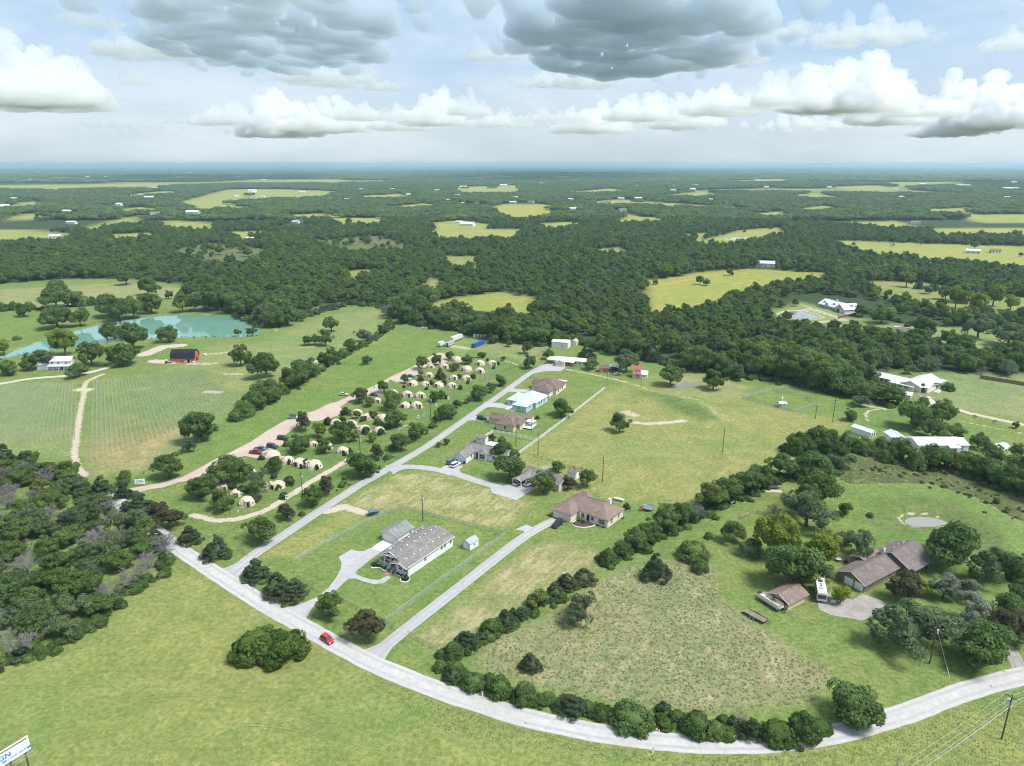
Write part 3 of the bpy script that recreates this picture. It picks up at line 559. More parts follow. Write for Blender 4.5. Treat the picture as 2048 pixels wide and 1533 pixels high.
# -------- woods: single trees to 1.5 km, then clumps; one mass
wood_c = bpy.data.collections.new('wood_prototypes')
def joined(cm, tm, name):
    me = bpy.data.meshes.new(name); bm = bmesh.new(); bm.from_mesh(cm); nf_ = len(bm.faces); bm.from_mesh(tm)
    bm.faces.ensure_lookup_table()
    for f in bm.faces[nf_:]: f.material_index = 1
    bm.to_mesh(me); bm.free(); me.materials.append(cm.materials[0]); me.materials.append(tm.materials[0]); return me
wood_protos = []
for i, (kd, v) in enumerate((('oak', 0), ('oak', 1), ('oak', 2), ('oak', 3), ('elm', 0), ('elm', 1), ('mesq', 0), ('cedar', 0), ('dead', 0), ('lime', 0))):
    cm, tm, ht = PROTO[kd][v]; o = bpy.data.objects.new('p%02d' % i, joined(cm, tm, 'wood_tree')); wood_c.objects.link(o); wood_protos.append(o)
def clump_mesh(seed, lm='leaf_oak'):                                    # a patch of canopy, radius 1, made of many small crowns
    rng = np.random.default_rng(seed); V = []
    for i in range(26):
        a = rng.uniform(0, 6.283); r = math.sqrt(rng.uniform(0, 1)) * .95; rad = rng.uniform(.15, .27); hh = rng.uniform(.24, .42)
        dd = unit(60, rng); dd[:, 2] = np.abs(dd[:, 2]) * 1.1 - .25
        q = np.array([r * math.cos(a), r * math.sin(a), hh]) + dd * rad * np.array([1, 1, .9]); q[:, 2] = np.maximum(q[:, 2], 0)
        V.append(cards(q, dd, .085, rng, .5))
    V = np.concatenate(V); return np_quads_mesh('wood_clump', V, np.arange(len(V)).reshape(-1, 4), lm)
for i in range(3):
    o = bpy.data.objects.new('q%02d' % i, clump_mesh(50 + i, ('leaf_oak', 'leaf_elm', 'leaf_mesq')[i])); wood_c.objects.link(o); wood_protos.append(o)
def field_frac(X, Y): return hashnoise(X, Y, 1100, 3) * .65 + hashnoise(X, Y, 380, 5) * .35
pts, ids, scl, rot = [], [], [], []
def scatter(y0, y1, sp, kindf, azmax=43):
    n_x = int(2 * y1 * math.tan(R(azmax)) / sp) + 1; n_y = int((y1 - y0) / sp) + 1
    X, Y = np.meshgrid((np.arange(n_x) - n_x / 2) * sp, y0 + np.arange(n_y) * sp); X = X.ravel() + RNG.uniform(-.48, .48, X.size) * sp; Y = Y.ravel() + RNG.uniform(-.48, .48, Y.size) * sp
    d = np.hypot(X, Y); k = (np.abs(np.arctan2(X, Y)) < R(azmax)) & (d >= y0) & (d < y1)
    X, Y, d = X[k], Y[k], d[k]; ok = ~pip(X, Y, openW)
    for c_, w in zip(CLEAR, clearW):
        ins = pip(X, Y, w); ok &= ~(ins & (RNG.random(X.size) > (.10 if c_[1] == BRUSH else .006)))
    for w in pondW.values(): ok &= ~pip(X, Y, w)
    ok &= ~((field_frac(X, Y) > .61) & (d > 2900))
    for rx, ry, rw in FARHOLES: ok &= ((X - rx) ** 2 + (Y - ry) ** 2 > rw * rw)
    X, Y = X[ok], Y[ok]
    for x, y in zip(X, Y): kindf(x, y)
def k_near(x, y):
    t = RNG.random(); v = float(hashnoise(np.array([x]), np.array([y]), 70, 8)[0])
    i = RNG.choice([0, 1, 2, 3]) if t < .50 + .3 * (v - .5) else (RNG.choice([4, 5]) if t < .78 else (6 if t < .88 else (7 if t < .93 else (8 if t < .965 else 9))))
    w = RNG.uniform(6.0, 11.5) * (.75 + .6 * float(hashnoise(np.array([x]), np.array([y]), 120, 9)[0])) * (.75 if i in (7,) else 1); s = w / 2
    pts.append((x, y, terrain(x, y) - .1)); ids.append(i); scl.append((s, s, s * RNG.uniform(.85, 1.15))); rot.append(RNG.uniform(0, 6.28))
def k_far(rad, hz):
    def f(x, y):
        s = rad * RNG.uniform(.85, 1.25); pts.append((x, y, terrain(x, y) - .5)); ids.append(10 + int(RNG.choice([0, 0, 0, 1, 1, 2]))); scl.append((s, s, hz * RNG.uniform(.75, 1.25))); rot.append(RNG.uniform(0, 6.28))
    return f
# far houses: pixel of the middle of the base, width (px), roof colour, wall colour, label
FARB = [(1530,533,34,'white','white','long white-roofed house at the edge of the yellow field'),(1945,507,24,'white','pale','white-roofed barn in the far right pasture'),(1990,506,18,'brown','pale','brown-roofed shed beside the far right barn'),
 (935,452,28,'white','white','long white barn in the central far clearing'),(918,447,12,'white','white','white house left of the long white barn'),(1026,409,13,'white','white','white house at the top of the golden field'),(1062,408,12,'grey','pale','grey-roofed house right of the golden field top'),
 (954,411,8,'red','pale','red-roofed cabin among the trees left of the golden field'),(925,410,7,'white','white','white cabin left of the red-roofed cabin'),(1147,422,18,'white','white','white barn at the end of the dark tree row'),(1215,409,20,'grey','pale','grey house in the strip field on the right'),(1242,402,12,'white','white','white house behind the strip field'),(1276,402,15,'white','white','low white shed behind the strip field'),
 (926,379,14,'white','white','white farmstead above the central woods'),(875,386,12,'white','white','white barn left of the central farmstead'),(1007,376,14,'white','white','white barn right of the central farmstead'),(1085,373,12,'white','white','white shed on the central skyline ridge'),(1245,424,16,'grey','pale','grey barn by the pale lane in the woods'),(1330,402,9,'white','white','small white barn in the right woods'),
 (386,429,24,'white','pale','pale-roofed house among left woods below the ridge field'),(310,431,18,'grey','pale','grey-roofed house beside the pale-roofed one'),(592,447,14,'white','white','white gabled house in the left woods'),(500,481,14,'white','white','small white shed beside the brushy clearing'),(233,414,22,'white','white','white house in the left distance'),(135,427,16,'white','white','white barn in the left woods'),(144,449,18,'white','pale','pale barn by the left clearing'),(112,477,22,'white','white','white shed at the edge of the left clearing'),(8,417,20,'white','white','white-roofed barn at the far left edge'),(28,402,14,'white','white','pair-like white barn in the upper left distance'),(505,386,16,'white','white','white barn on the ridge field'),
 (1385,385,12,'white','white','white barn in the right distance'),(1532,381,9,'white','white','white house alone in the right woods'),(1830,449,16,'grey','pale','grey house in the right woods'),(1925,381,26,'white','white','long white building far right'),(2020,387,28,'white','white','long white barn at the far right edge'),(1460,361,12,'white','white','tiny white barn near the right horizon'),(690,374,10,'white','white','white house near the left-centre horizon'),(865,357,9,'white','white','tiny white house near the horizon'),(300,400,22,'white','pale','pale sheds in the left distance'),(360,362,24,'white','pale','tiny pale farmstead near the left horizon'),(60,366,20,'white','pale','tiny pale sheds near the far left horizon')]
rs_ = random.Random(99)
for k in range(64):
    FARB.append((rs_.uniform(0, 2048), 345 + 62 * rs_.random() ** 1.3, rs_.uniform(7, 12), 'white', 'white', 'tiny white building in the far distance'))
FARHOLES = []
for x, y, w, rc, wc_, lb in FARB:
    p = G(x, y); FARHOLES.append((p.x, p.y, 12 + .006 * p.length)); q = p * (1 - 40 / p.length); FARHOLES.append((q.x, q.y, 14 + .010 * p.length))
    if p.length > 1400:
        q = p * (1 - 110 / p.length); FARHOLES.append((q.x, q.y, 50))
for x, y, rr_ in ((1668,610,45),(1650,635,32),(1797,660,30),(1640,650,20),(1800,640,25),(1600,632,25),(1130,690,25),(1925,600,30)):
    p = G(x, y); FARHOLES.append((p.x, p.y, rr_))
scatter(300, 1500, 8.6, k_near)
scatter(1500, 4200, 26, k_far(21, 19))
scatter(4200, 12000, 95, k_far(78, 22))
scatter(12000, 42000, 420, k_far(330, 30))
def gn_scatter(name, label, cat, coll, pts, ids, scl, rot):
    pme = bpy.data.meshes.new(name); pme.vertices.add(len(pts)); pme.vertices.foreach_set('co', np.array(pts, np.float32).ravel())
    for nm_, ty, arr, fld in (('pid', 'INT', np.array(ids, np.int32), 'value'), ('rot', 'FLOAT_VECTOR', np.array([(0, 0, r_) for r_ in rot], np.float32).ravel(), 'vector'), ('scl', 'FLOAT_VECTOR', np.array(scl, np.float32).ravel(), 'vector')):
        a = pme.attributes.new(nm_, ty, 'POINT'); a.data.foreach_set(fld, arr)
    o = link_mesh(name, pme); tag(o, label, cat, kind='stuff')
    gn = bpy.data.node_groups.new(name, 'GeometryNodeTree'); gn.interface.new_socket('Geometry', in_out='INPUT', socket_type='NodeSocketGeometry'); gn.interface.new_socket('Geometry', in_out='OUTPUT', socket_type='NodeSocketGeometry')
    gi = gn.nodes.new('NodeGroupInput'); go = gn.nodes.new('NodeGroupOutput'); ip = gn.nodes.new('GeometryNodeInstanceOnPoints'); ci = gn.nodes.new('GeometryNodeCollectionInfo')
    ci.inputs['Collection'].default_value = coll; ci.inputs['Separate Children'].default_value = True; ci.inputs['Reset Children'].default_value = True
    ip.inputs['Pick Instance'].default_value = True
    def nattr(nm_, ty):
        a = gn.nodes.new('GeometryNodeInputNamedAttribute'); a.data_type = ty; a.inputs[0].default_value = nm_; return a.outputs[0]
    L = gn.links.new
    L(gi.outputs[0], ip.inputs['Points']); L(ci.outputs[0], ip.inputs['Instance']); L(nattr('pid', 'INT'), ip.inputs['Instance Index']); L(nattr('rot', 'FLOAT_VECTOR'), ip.inputs['Rotation']); L(nattr('scl', 'FLOAT_VECTOR'), ip.inputs['Scale']); L(ip.outputs[0], go.inputs[0])
    md = o.modifiers.new(name, 'NODES'); md.node_group = gn; return o
gn_scatter('woods', 'dark green wooded country reaching to the horizon behind the houses', 'woods', wood_c, pts, ids, scl, rot)
# undergrowth along hedges and wood edges, tall weeds in the rough field
ug_c = bpy.data.collections.new('undergrowth_prototypes')
for i, (kd, v) in enumerate((('bush', 0), ('bush', 1), ('vine', 0), ('vine', 1), ('shrub', 0), ('mesq', 0))): o = bpy.data.objects.new('u%02d' % i, PROTO[kd][v][0]); ug_c.objects.link(o)
up, ui, us, ur = [], [], [], []
ROADC = gp([(212,986),(290,1045),(340,1085),(400,1127),(470,1172),(540,1216),(600,1249),(660,1283),(720,1315),(790,1347),(860,1375),(940,1403),(1030,1430),(1130,1454),(1250,1475),(1370,1486),(1500,1488),(1600,1480),(1700,1461),(1800,1431),(1880,1401),(1960,1374),(2048,1352)])
def hedge_fill(px, wid, per_m, smin, smax, kinds=(0, 1, 2, 3, 4)):
    w = gp(px)
    for a, b_ in zip(w[:-1], w[1:]):
        L_ = (b_ - a).length; nv = Vector((-(b_ - a).y, (b_ - a).x, 0)).normalized()
        for k in range(int(L_ * per_m * 1.7)):
            p = a.lerp(b_, RNG.random()) + nv * RNG.normal(0, wid / 2)
            if segdist(np.array([p.x]), np.array([p.y]), ROADC)[0] < 4.6: continue
            s_ = RNG.uniform(smin, smax) / 2
            up.append((p.x, p.y, -.05)); ui.append(int(RNG.choice(kinds))); us.append((s_, s_, s_ * RNG.uniform(.6, 1.1))); ur.append(RNG.uniform(0, 6.28))
hedge_fill([(882,1335),(905,1362),(950,1378),(1000,1394),(1050,1408),(1145,1428),(1265,1452),(1395,1470),(1500,1478),(1600,1482),(1660,1466),(1730,1448)], 3.4, 1.7, 1.8, 4.4)
hedge_fill([(885,1320),(935,1296),(1010,1256),(1075,1216),(1130,1182),(1185,1158)], 2.6, 1.3, 1.6, 3.8); hedge_fill([(1205,1132),(1268,1100),(1330,1067),(1380,1042),(1440,1008)], 3.0, 1.5, 1.8, 4.0)
hedge_fill([(1440,1010),(1490,990),(1560,955),(1640,960),(1680,935)], 3, 1.2, 1.5, 3.4); hedge_fill([(1560,905),(1620,900),(1700,897),(1770,915),(1850,935),(1940,950),(2048,990)], 4.5, 1.8, 1.6, 4.0); hedge_fill([(1680,935),(1780,940),(1880,965),(1980,1000),(2048,1035)], 8, .8, .8, 2.2)
hedge_fill([(462,838),(510,822),(565,788),(620,754),(664,726),(700,704),(735,686),(785,655)], 3, .9, 1.6, 3.6); hedge_fill([(1495,755),(1585,768),(1676,789),(1750,803),(1790,812)], 4, 1.6, 2, 4.5); hedge_fill([(0,930),(70,945),(140,972),(215,1020),(290,1070),(338,1115),(330,1140),(280,1170),(230,1212),(180,1255),(100,1305),(0,1328)], 3, 1.4, 1.6, 3.8)
hedge_fill([(660,985),(722,955),(803,902),(870,848),(930,808),(1000,770)], 3, .25, .8, 1.8); hedge_fill([(380,570),(470,628),(540,655),(600,635),(700,608),(770,615),(830,650),(930,662),(1090,692),(1120,674),(1250,710),(1400,742),(1480,754)], 5, 1.0, 2.5, 6.0, (0, 1, 4, 5)); hedge_fill([(0,622),(100,618),(210,607),(270,612)], 2, .6, 2, 4); hedge_fill([(1690,610),(1780,640),(1850,655)], 6, .5, 3, 6)
hedge_fill([(1765,1020),(1800,1010),(1850,1006),(1920,1022),(1980,1055),(2010,1090)], 2, .9, .6, 1.6, (0, 1, 2)); hedge_fill([(1280,796),(1340,800),(1400,820),(1425,845)], 5, 1.1, .5, 1.4, (2, 3, 0)); hedge_fill([(0,712),(60,706),(170,690),(290,677),(420,674),(515,672)], 1.5, .25, .6, 1.4)
gn_scatter('undergrowth', 'low bushy undergrowth along the hedges and wood edges', 'undergrowth', ug_c, up, ui, us, ur)
leaf_mat('weed_olive', (.26, .28, .14), (.42, .44, .24), .5, (1.1, 1, .9)); leaf_mat('weed_tan', (.38, .32, .22), (.56, .50, .37), .5, (1, 1, 1)); leaf_mat('weed_green', (.23, .29, .12), (.36, .43, .19), .5, (1.1, 1, .9))
wd_c = bpy.data.collections.new('weed_prototypes')
for i, mt in enumerate(('weed_olive', 'weed_tan', 'weed_green')):
    rng = np.random.default_rng(70 + i); n_ = 46; d_ = unit(n_, rng); c_ = np.stack([d_[:, 0] * .7, d_[:, 1] * .7, rng.uniform(.1, .75, n_)], 1); nn = np.stack([d_[:, 0], d_[:, 1], np.full(n_, 1.6)], 1)
    V = cards(c_, nn, .22, rng, .8); o = bpy.data.objects.new('w%02d' % i, np_quads_mesh('weed_tuft', V, np.arange(len(V)).reshape(-1, 4), mt)); wd_c.objects.link(o)
wp, wi_, ws, wr = [], [], [], []
def weed_fill(px, n_, smin, smax):
    w = gp(px); x0, x1, y0, y1 = min(p.x for p in w), max(p.x for p in w), min(p.y for p in w), max(p.y for p in w); X = RNG.uniform(x0, x1, n_ * 3); Y = RNG.uniform(y0, y1, n_ * 3); k = pip(X, Y, w); X, Y = X[k][:n_], Y[k][:n_]; pat = hashnoise(X, Y, 9, 21)
    rd = segdist(X, Y, ROADC)
    for x, y, q, r_ in zip(X, Y, pat, rd):
        if r_ < 3.4: continue
        s_ = RNG.uniform(smin, smax); wp.append((x, y, 0)); t_ = RNG.random() * .7 + q * .5; wi_.append(0 if t_ < .5 else 1 if t_ > .95 else 2); ws.append((s_, s_, s_ * RNG.uniform(.3, .6))); wr.append(RNG.uniform(0, 6.28))
weed_fill([(945,1325),(950,1300),(1090,1245),(1190,1168),(1320,1108),(1425,1130),(1445,1205),(1555,1282),(1668,1345),(1620,1405),(1400,1430),(1150,1395),(1000,1355)], 4000, .16, .42)
weed_fill([(1640,935),(1740,905),(1860,932),(2048,1002),(2048,1045),(1960,998),(1860,966),(1700,968)], 3500, .35, .9); weed_fill([(700,1340),(900,1410),(1200,1485),(1500,1505),(1700,1478),(1880,1415),(2048,1380),(2048,1533),(1300,1533),(900,1470)], 2500, .12, .28)
gn_scatter('tall_weeds', 'rough grass and weeds standing in the uncut fields', 'weeds', wd_c, wp, wi_, ws, wr)
print('woods points', len(pts))
# ------------------------------------------------------------------ trees one can tell apart, by the pixel they stand on: x, y, crown width (px), kind, height factor
SHR = {'trees around the front domes': .86, 'trees among the middle domes': .82, 'trees among the far domes': .82, 'shrubs among the middle domes': .85, 'shrubs among the far domes': .85, 'trees round the old farmhouse': .86, 'trees beyond the large pond': .9, 'roadside hedge along the bend': .9}
def row(where, group, items):
    for it in items:
        x, y, w, kd = it[:4]; p = G(x, y); hr = it[4] if len(it) > 4 else 1.0
        tree(p, w / ppm(p) * 1.12 * SHR.get(group, 1.0) * random.Random(int(x * 7 + y)).uniform(.9, 1.12), kd, hr, where, group)
row('in the hedge line left of the mown strip', 'hedge trees beside the mown strip', [(397,886,62,'oak'),(378,905,28,'mesq'),(425,862,22,'bush'),(472,840,28,'bush'),(487,832,46,'bush',1.2),(510,822,50,'oak'),(538,806,54,'oak'),(565,787,26,'bush'),(582,777,40,'elm'),(600,766,44,'oak'),(617,756,40,'oak'),(640,742,22,'bush'),(650,735,34,'oak'),(664,726,28,'elm'),(688,711,20,'bush'),(700,704,24,'elm'),(725,692,20,'bush'),(730,684,28,'mesq'),(751,677,10,'bush'),(768,668,20,'oak'),(777,660,24,'oak')])
row('standing in the meadow below the pond', 'meadow trees', [(533,756,54,'oak'),(482,732,36,'elm'),(500,725,18,'bush'),(618,691,20,'elm'),(632,690,20,'elm'),(652,692,30,'elm'),(663,664,30,'oak'),(605,643,17,'elm'),(614,625,20,'elm'),(477,672,17,'elm',.8),(505,672,20,'oak')])
row('alone on the mown green strip', None, [(735,729,21,'mesq')])
row('around the tan dome cabins nearest the road', 'trees around the front domes', [(456,968,88,'oak',.8),(403,996,60,'elm',.8),(447,1022,50,'elm',1.0),(515,983,58,'mesq'),(551,944,40,'oak',1.0),(576,1037,42,'maroon',.85),(604,1031,16,'bush'),(626,1012,50,'elm',.85)])
row('beside the front domes', 'shrubs by the front domes', [(463,977,20,'shrub'),(484,987,22,'shrub'),(514,1003,24,'shrub'),(579,969,23,'shrub'),(549,956,16,'shrub',.8),(557,979,14,'shrub'),(568,997,18,'shrub'),(522,920,12,'shrub',1.3),(603,938,8,'shrub',1.6),(579,929,8,'shrub',1.6),(634,940,8,'shrub',1.6),(612,930,14,'shrub')])
row('along the verge between domes and lane', 'trees along the lane verge', [(524,1083,62,'elm',.85),(658,986,40,'maroon',.9),(684,974,14,'bush'),(722,953,62,'oak',.85),(689,959,11,'bush'),(757,917,30,'maroon'),(775,918,13,'bush'),(803,900,40,'elm',.85),(784,899,15,'bush'),(832,878,34,'oak'),(864,856,17,'bush'),(872,846,18,'maroon'),(895,839,40,'oak',.85),(912,817,15,'maroon'),(922,809,9,'bush'),(931,807,9,'bush'),(939,803,7,'bush'),(957,800,34,'oak',.85),(981,786,20,'oak'),(1001,772,24,'oak'),(1054,708,20,'elm'),(1058,737,25,'oak'),(1020,694,13,'elm')])
row('among the middle rows of domes', 'trees among the middle domes', [(611,860,42,'maroon',1.05),(637,876,38,'lime',.8),(599,905,48,'oak',.9),(683,884,52,'oak'),(709,884,22,'elm'),(742,885,25,'lime',.8),(701,905,13,'cedar',.8),(793,854,54,'oak',.8),(756,849,20,'bush'),(714,838,20,'lime',.9),(746,838,20,'oak'),(719,806,42,'maroon',1.0),(740,813,30,'lime',.75),(782,820,46,'oak',.95),(769,786,28,'elm',1.1),(575,892,20,'bush'),(650,905,40,'elm',.8),(800,795,12,'bush')])
row('between the middle domes', 'shrubs among the middle domes', [(692,830,24,'shrub'),(656,850,24,'shrub',1.1),(703,858,22,'shrub'),(733,867,24,'shrub'),(763,869,22,'shrub'),(775,858,18,'shrub'),(725,843,16,'shrub'),(685,845,18,'shrub'),(614,892,16,'shrub'),(640,885,20,'shrub',.8),(690,912,10,'shrub',1.4),(820,812,12,'shrub')])
row('among the far rows of domes', 'trees among the far domes', [(869,804,30,'oak'),(882,797,20,'oak'),(809,767,20,'elm',1.1),(844,739,28,'elm',1.1),(872,731,27,'oak',1.2),(841,753,18,'lime',.9),(881,757,30,'cedar',.6),(908,742,26,'mesq',.9),(935,728,27,'oak',.9),(900,720,24,'elm',.9),(963,716,22,'oak',.7),(1007,722,11,'elm'),(986,687,28,'oak',.9)])
row('between the far domes', 'shrubs among the far domes', [(808,776,8,'shrub',1.2),(853,780,9,'shrub',1.3),(841,762,15,'shrub'),(863,770,14,'shrub',1.2),(889,770,13,'shrub',1.2),(921,779,14,'shrub'),(936,768,10,'shrub',1.2),(946,757,14,'shrub'),(919,757,14,'shrub'),(975,722,8,'shrub'),(996,730,9,'shrub',1.2),(987,738,9,'shrub',1.3),(893,798,9,'shrub',1.3)])
row('at the gravel road entrance', 'trees by the gravel road entrance', [(206,986,48,'cedar',.65),(253,970,30,'oak'),(140,957,40,'elm',.85),(339,957,62,'oak',.9),(277,1030,72,'cedar',.55),(248,995,38,'cedar',.6),(340,1052,62,'maroon',.75),(381,1083,54,'cedar',.5),(434,1114,52,'cedar',.75),(316,1030,44,'maroon',.7)])
row('at the corner of the lane and the county road', 'cedars at the lane corner', [(513,1157,60,'cedar',.6),(556,1188,64,'cedar',.68),(590,1196,60,'cedar',.6)])
row('in front of the white house by the road', None, [(661,1232,48,'elm',.9),(734,1287,72,'maroon',.85)])
row('in the hay field beside the county road', None, [(515,1310,85,'vine',1.25),(565,1310,100,'vine',.9)])
row('in the yards of the row of houses', 'yard trees', [(1008,920,42,'oak',.95),(1022,958,64,'oak',.9),(1088,986,46,'elm',.9),(1135,978,30,'maroon',.9),(1117,944,30,'elm',.9),(1174,975,30,'elm',1.0),(984,883,16,'maroon'),(1004,886,16,'bush'),(1122,833,38,'oak',.95),(1075,838,10,'shrub'),(895,890,12,'elm'),(878,895,10,'elm'),(1239,864,38,'elm',1.05),(1253,1018,16,'cedar',.65),(983,1000,1,'bush')][:-1])
row('beside the white-roofed house at the end of the lane', 'trees round the lane-end house', [(1096,719,22,'oak'),(1174,718,36,'cedar',.6),(1180,739,30,'oak'),(1252,745,50,'mesq',.95),(1200,702,27,'elm'),(1229,709,34,'oak'),(1263,711,42,'elm'),(1303,722,40,'cedar',.85),(1341,772,42,'oak',.95),(1388,743,56,'oak',.9),(1426,779,45,'elm',.9),(1479,762,22,'elm'),(1462,756,42,'mesq'),(1415,745,40,'oak'),(1440,750,40,'oak')])
row('in the dense tree line behind the fenced pump yard', 'tree line behind the pump yard', [(1500,752,46,'oak'),(1517,750,50,'elm'),(1548,756,50,'oak'),(1585,764,55,'elm'),(1616,772,50,'oak'),(1645,779,52,'elm'),(1676,785,68,'oak'),(1710,793,54,'oak',.85),(1747,802,46,'elm',.75),(1783,810,40,'elm',.75),(1672,768,56,'oak',1.0),(1640,757,50,'lime'),(1600,750,60,'oak'),(1555,742,50,'elm')])
row('by the track in front of the white metal garage', None, [(1700,841,32,'oak',.85),(1719,813,34,'mesq',.7)])
row('around the white mobile home', 'trees by the mobile home', [(1828,857,72,'oak',.95),(1858,850,50,'oak',.9),(1883,847,46,'elm',.95),(1865,875,50,'oak',.9),(1908,876,34,'oak',.8),(1955,897,37,'oak',.9),(1977,903,25,'mesq',.8),(1817,748,22,'elm',.95),(2031,857,14,'oak',1.1),(1949,836,8,'dead'),(1990,846,8,'dead'),(2031,917,24,'elm'),(1896,781,20,'bush'),(1844,783,20,'bush'),(1834,779,20,'bush'),(1788,906,38,'oak',1.0)])
row('in the thicket between the pasture and the ranch lawn', 'thicket trees above the ranch lawn', [(1598,905,66,'vine',1.3),(1640,893,72,'vine',1.4),(1668,908,50,'vine',1.2),(1625,962,75,'oak',.8),(1590,956,52,'oak',.9),(1558,951,44,'elm',.9),(1490,987,60,'oak',.85),(1450,1005,60,'elm',.85),(1522,976,45,'oak'),(1655,945,56,'mesq',.8)])
row('in the hedgerow below the mobile home', 'hedgerow trees below the mobile home', [(1700,894,44,'bush'),(1730,906,40,'bush'),(1760,902,36,'bush'),(1772,922,40,'bush'),(1800,925,40,'elm'),(1832,937,46,'bush',1.1),(1870,938,50,'oak'),(1905,942,46,'elm',.9),(1940,948,48,'oak'),(1972,962,52,'oak'),(2008,978,60,'oak'),(2045,990,60,'oak'),(1985,932,36,'elm'),(1850,925,36,'elm'),(2040,955,50,'oak'),(1700,922,26,'bush',.7),(2075,1000,60,'oak')])
row('in the hedge between the pasture and the rough field', 'hedge right of the tan house', [(1215,1126,38,'bush'),(1240,1112,40,'oak',.9),(1268,1097,46,'oak',.9),(1300,1082,42,'oak',.95),(1330,1064,46,'elm',.9),(1362,1047,52,'oak',.9),(1388,1036,46,'dead',.8),(1420,1017,60,'elm',.85)])
row('in the hedge along the rough field edge', 'hedge beside the dry mown plot', [(1168,1162,46,'cedar',.5),(1133,1177,44,'cedar',.55),(1108,1196,46,'cedar',.55),(1075,1212,42,'elm',.7),(1040,1236,40,'cedar',.5),(1010,1252,48,'cedar',.6),(985,1264,40,'bush'),(935,1292,52,'cedar',.45),(905,1312,45,'bush')])
row('standing in the rough weedy field', None, [(1312,1157,56,'cedar',.75),(1155,1243,62,'mesq',1.0),(1060,1336,46,'cedar',.6),(1385,1115,50,'bush'),(1400,1142,34,'bush'),(1417,1118,26,'dead',.6),(1465,1082,50,'elm',.85),(1417,1077,19,'bush')])
row('in the roadside hedge along the county road bend', 'roadside hedge along the bend', [(905,1358,60,'cedar',.5),(948,1374,50,'bush',1.1),(998,1388,60,'bush',1.1),(1047,1402,54,'bush',1.2),(1080,1408,38,'vine'),(1145,1422,70,'cedar',.42),(1198,1432,44,'vine'),(1265,1448,90,'bush',.85),(1330,1454,44,'vine'),(1395,1466,70,'bush',1.2),(1430,1468,52,'bush',.9),(1500,1472,66,'cedar',.6),(1478,1440,32,'dead',.9),(1555,1482,82,'vine',1.3),(1605,1478,72,'bush',1.3),(1640,1462,50,'vine'),(1703,1444,122,'oak',.78),(1372,1460,40,'vine'),(1455,1474,40,'vine')])
row('around the brown ranch house', 'trees round the brown ranch house', [(1500,1112,48,'mesq',.9),(1556,1118,88,'lime',1.05),(1640,1128,62,'lime',1.15),(1580,1173,98,'oak',.85),(1628,1162,62,'mesq',.9),(1632,1017,72,'elm',.85),(1602,1013,40,'elm'),(1612,1053,88,'mesq',.85),(1690,1030,26,'elm'),(1740,1036,18,'bush'),(1722,1118,66,'mesq',1.15),(1690,1095,40,'mesq'),(1905,1130,114,'oak',.85),(1983,1162,82,'mesq',.95),(1803,1198,66,'maroon',1.0),(1836,1192,42,'lime',.8),(1885,1197,56,'pale',.75),(1932,1200,52,'pale',.7),(1938,1248,58,'pale',.95),(1978,1235,52,'dead'),(2012,1245,70,'oak'),(2044,1205,54,'oak'),(1812,1293,152,'mesq',.75),(1962,1334,128,'oak',.78),(2015,1285,80,'maroon',.9),(1680,1207,42,'lime',.8),(1548,1030,26,'dead',1.1),(2035,1160,40,'bush')])
row('on the far bank of the large pond', 'trees beyond the large pond', [(116,656,62,'oak',.75),(48,634,30,'oak'),(34,680,14,'bush'),(161,653,40,'elm'),(219,634,50,'oak'),(240,644,52,'oak'),(268,637,50,'oak'),(304,627,46,'oak'),(297,592,48,'oak'),(338,598,18,'oak'),(253,570,32,'oak'),(114,580,38,'bush'),(113,616,70,'oak',.8),(145,614,40,'oak'),(366,625,40,'elm')])
row('around the old white farmhouse', 'trees round the old farmhouse', [(17,750,46,'oak',.85),(58,740,36,'oak',.9),(93,737,52,'mesq',1.0),(133,714,62,'lime',.95),(185,733,60,'elm',.95),(160,754,46,'oak',.75),(246,732,70,'oak',.9),(267,699,60,'oak',.9),(280,678,40,'oak',.8),(215,682,42,'elm',.95),(338,685,42,'oak',.9),(8,709,36,'lime',1.0),(64,742,12,'bush',.6),(-25,745,40,'oak')])
row('in the wood at the right end of the large pond', 'wood at the pond end', [(410,622,46,'oak'),(440,622,46,'elm'),(470,626,50,'oak'),(500,634,46,'elm'),(530,645,44,'mesq'),(553,655,40,'oak'),(575,652,40,'oak'),(385,610,46,'oak'),(430,608,50,'elm'),(470,612,50,'oak'),(520,630,50,'oak'),(560,636,44,'elm')])
row('along the far fence of the left pasture', 'pasture fence bushes', [(5,622,24,'bush'),(28,620,24,'bush'),(60,617,22,'bush'),(165,612,26,'bush'),(185,610,24,'bush'),(372,596,34,'bush',.7),(205,607,24,'bush')])
row('near the white farmhouse on the right hill', 'trees near the hill farmhouse', [(1725,634,30,'elm',.85),(1762,647,44,'oak',.9),(1590,613,15,'elm'),(1845,672,42,'oak',.85),(1955,677,62,'mesq',.8),(2015,692,76,'mesq',.75),(1812,575,26,'lime'),(1837,578,20,'cedar',.8),(1868,582,20,'cedar',.9),(1890,600,30,'elm'),(1920,606,34,'elm'),(1910,617,34,'lime',1.1),(1985,612,36,'lime',1.1),(2020,622,34,'lime',.9),(1955,628,40,'lime'),(1880,620,26,'cedar',.8),(1745,566,20,'lime'),(1856,588,20,'oak'),(1400,570,20,'lime'),(1458,552,14,'lime'),(1330,556,32,'lime',.9),(1360,552,28,'elm'),(1307,552,26,'elm')])
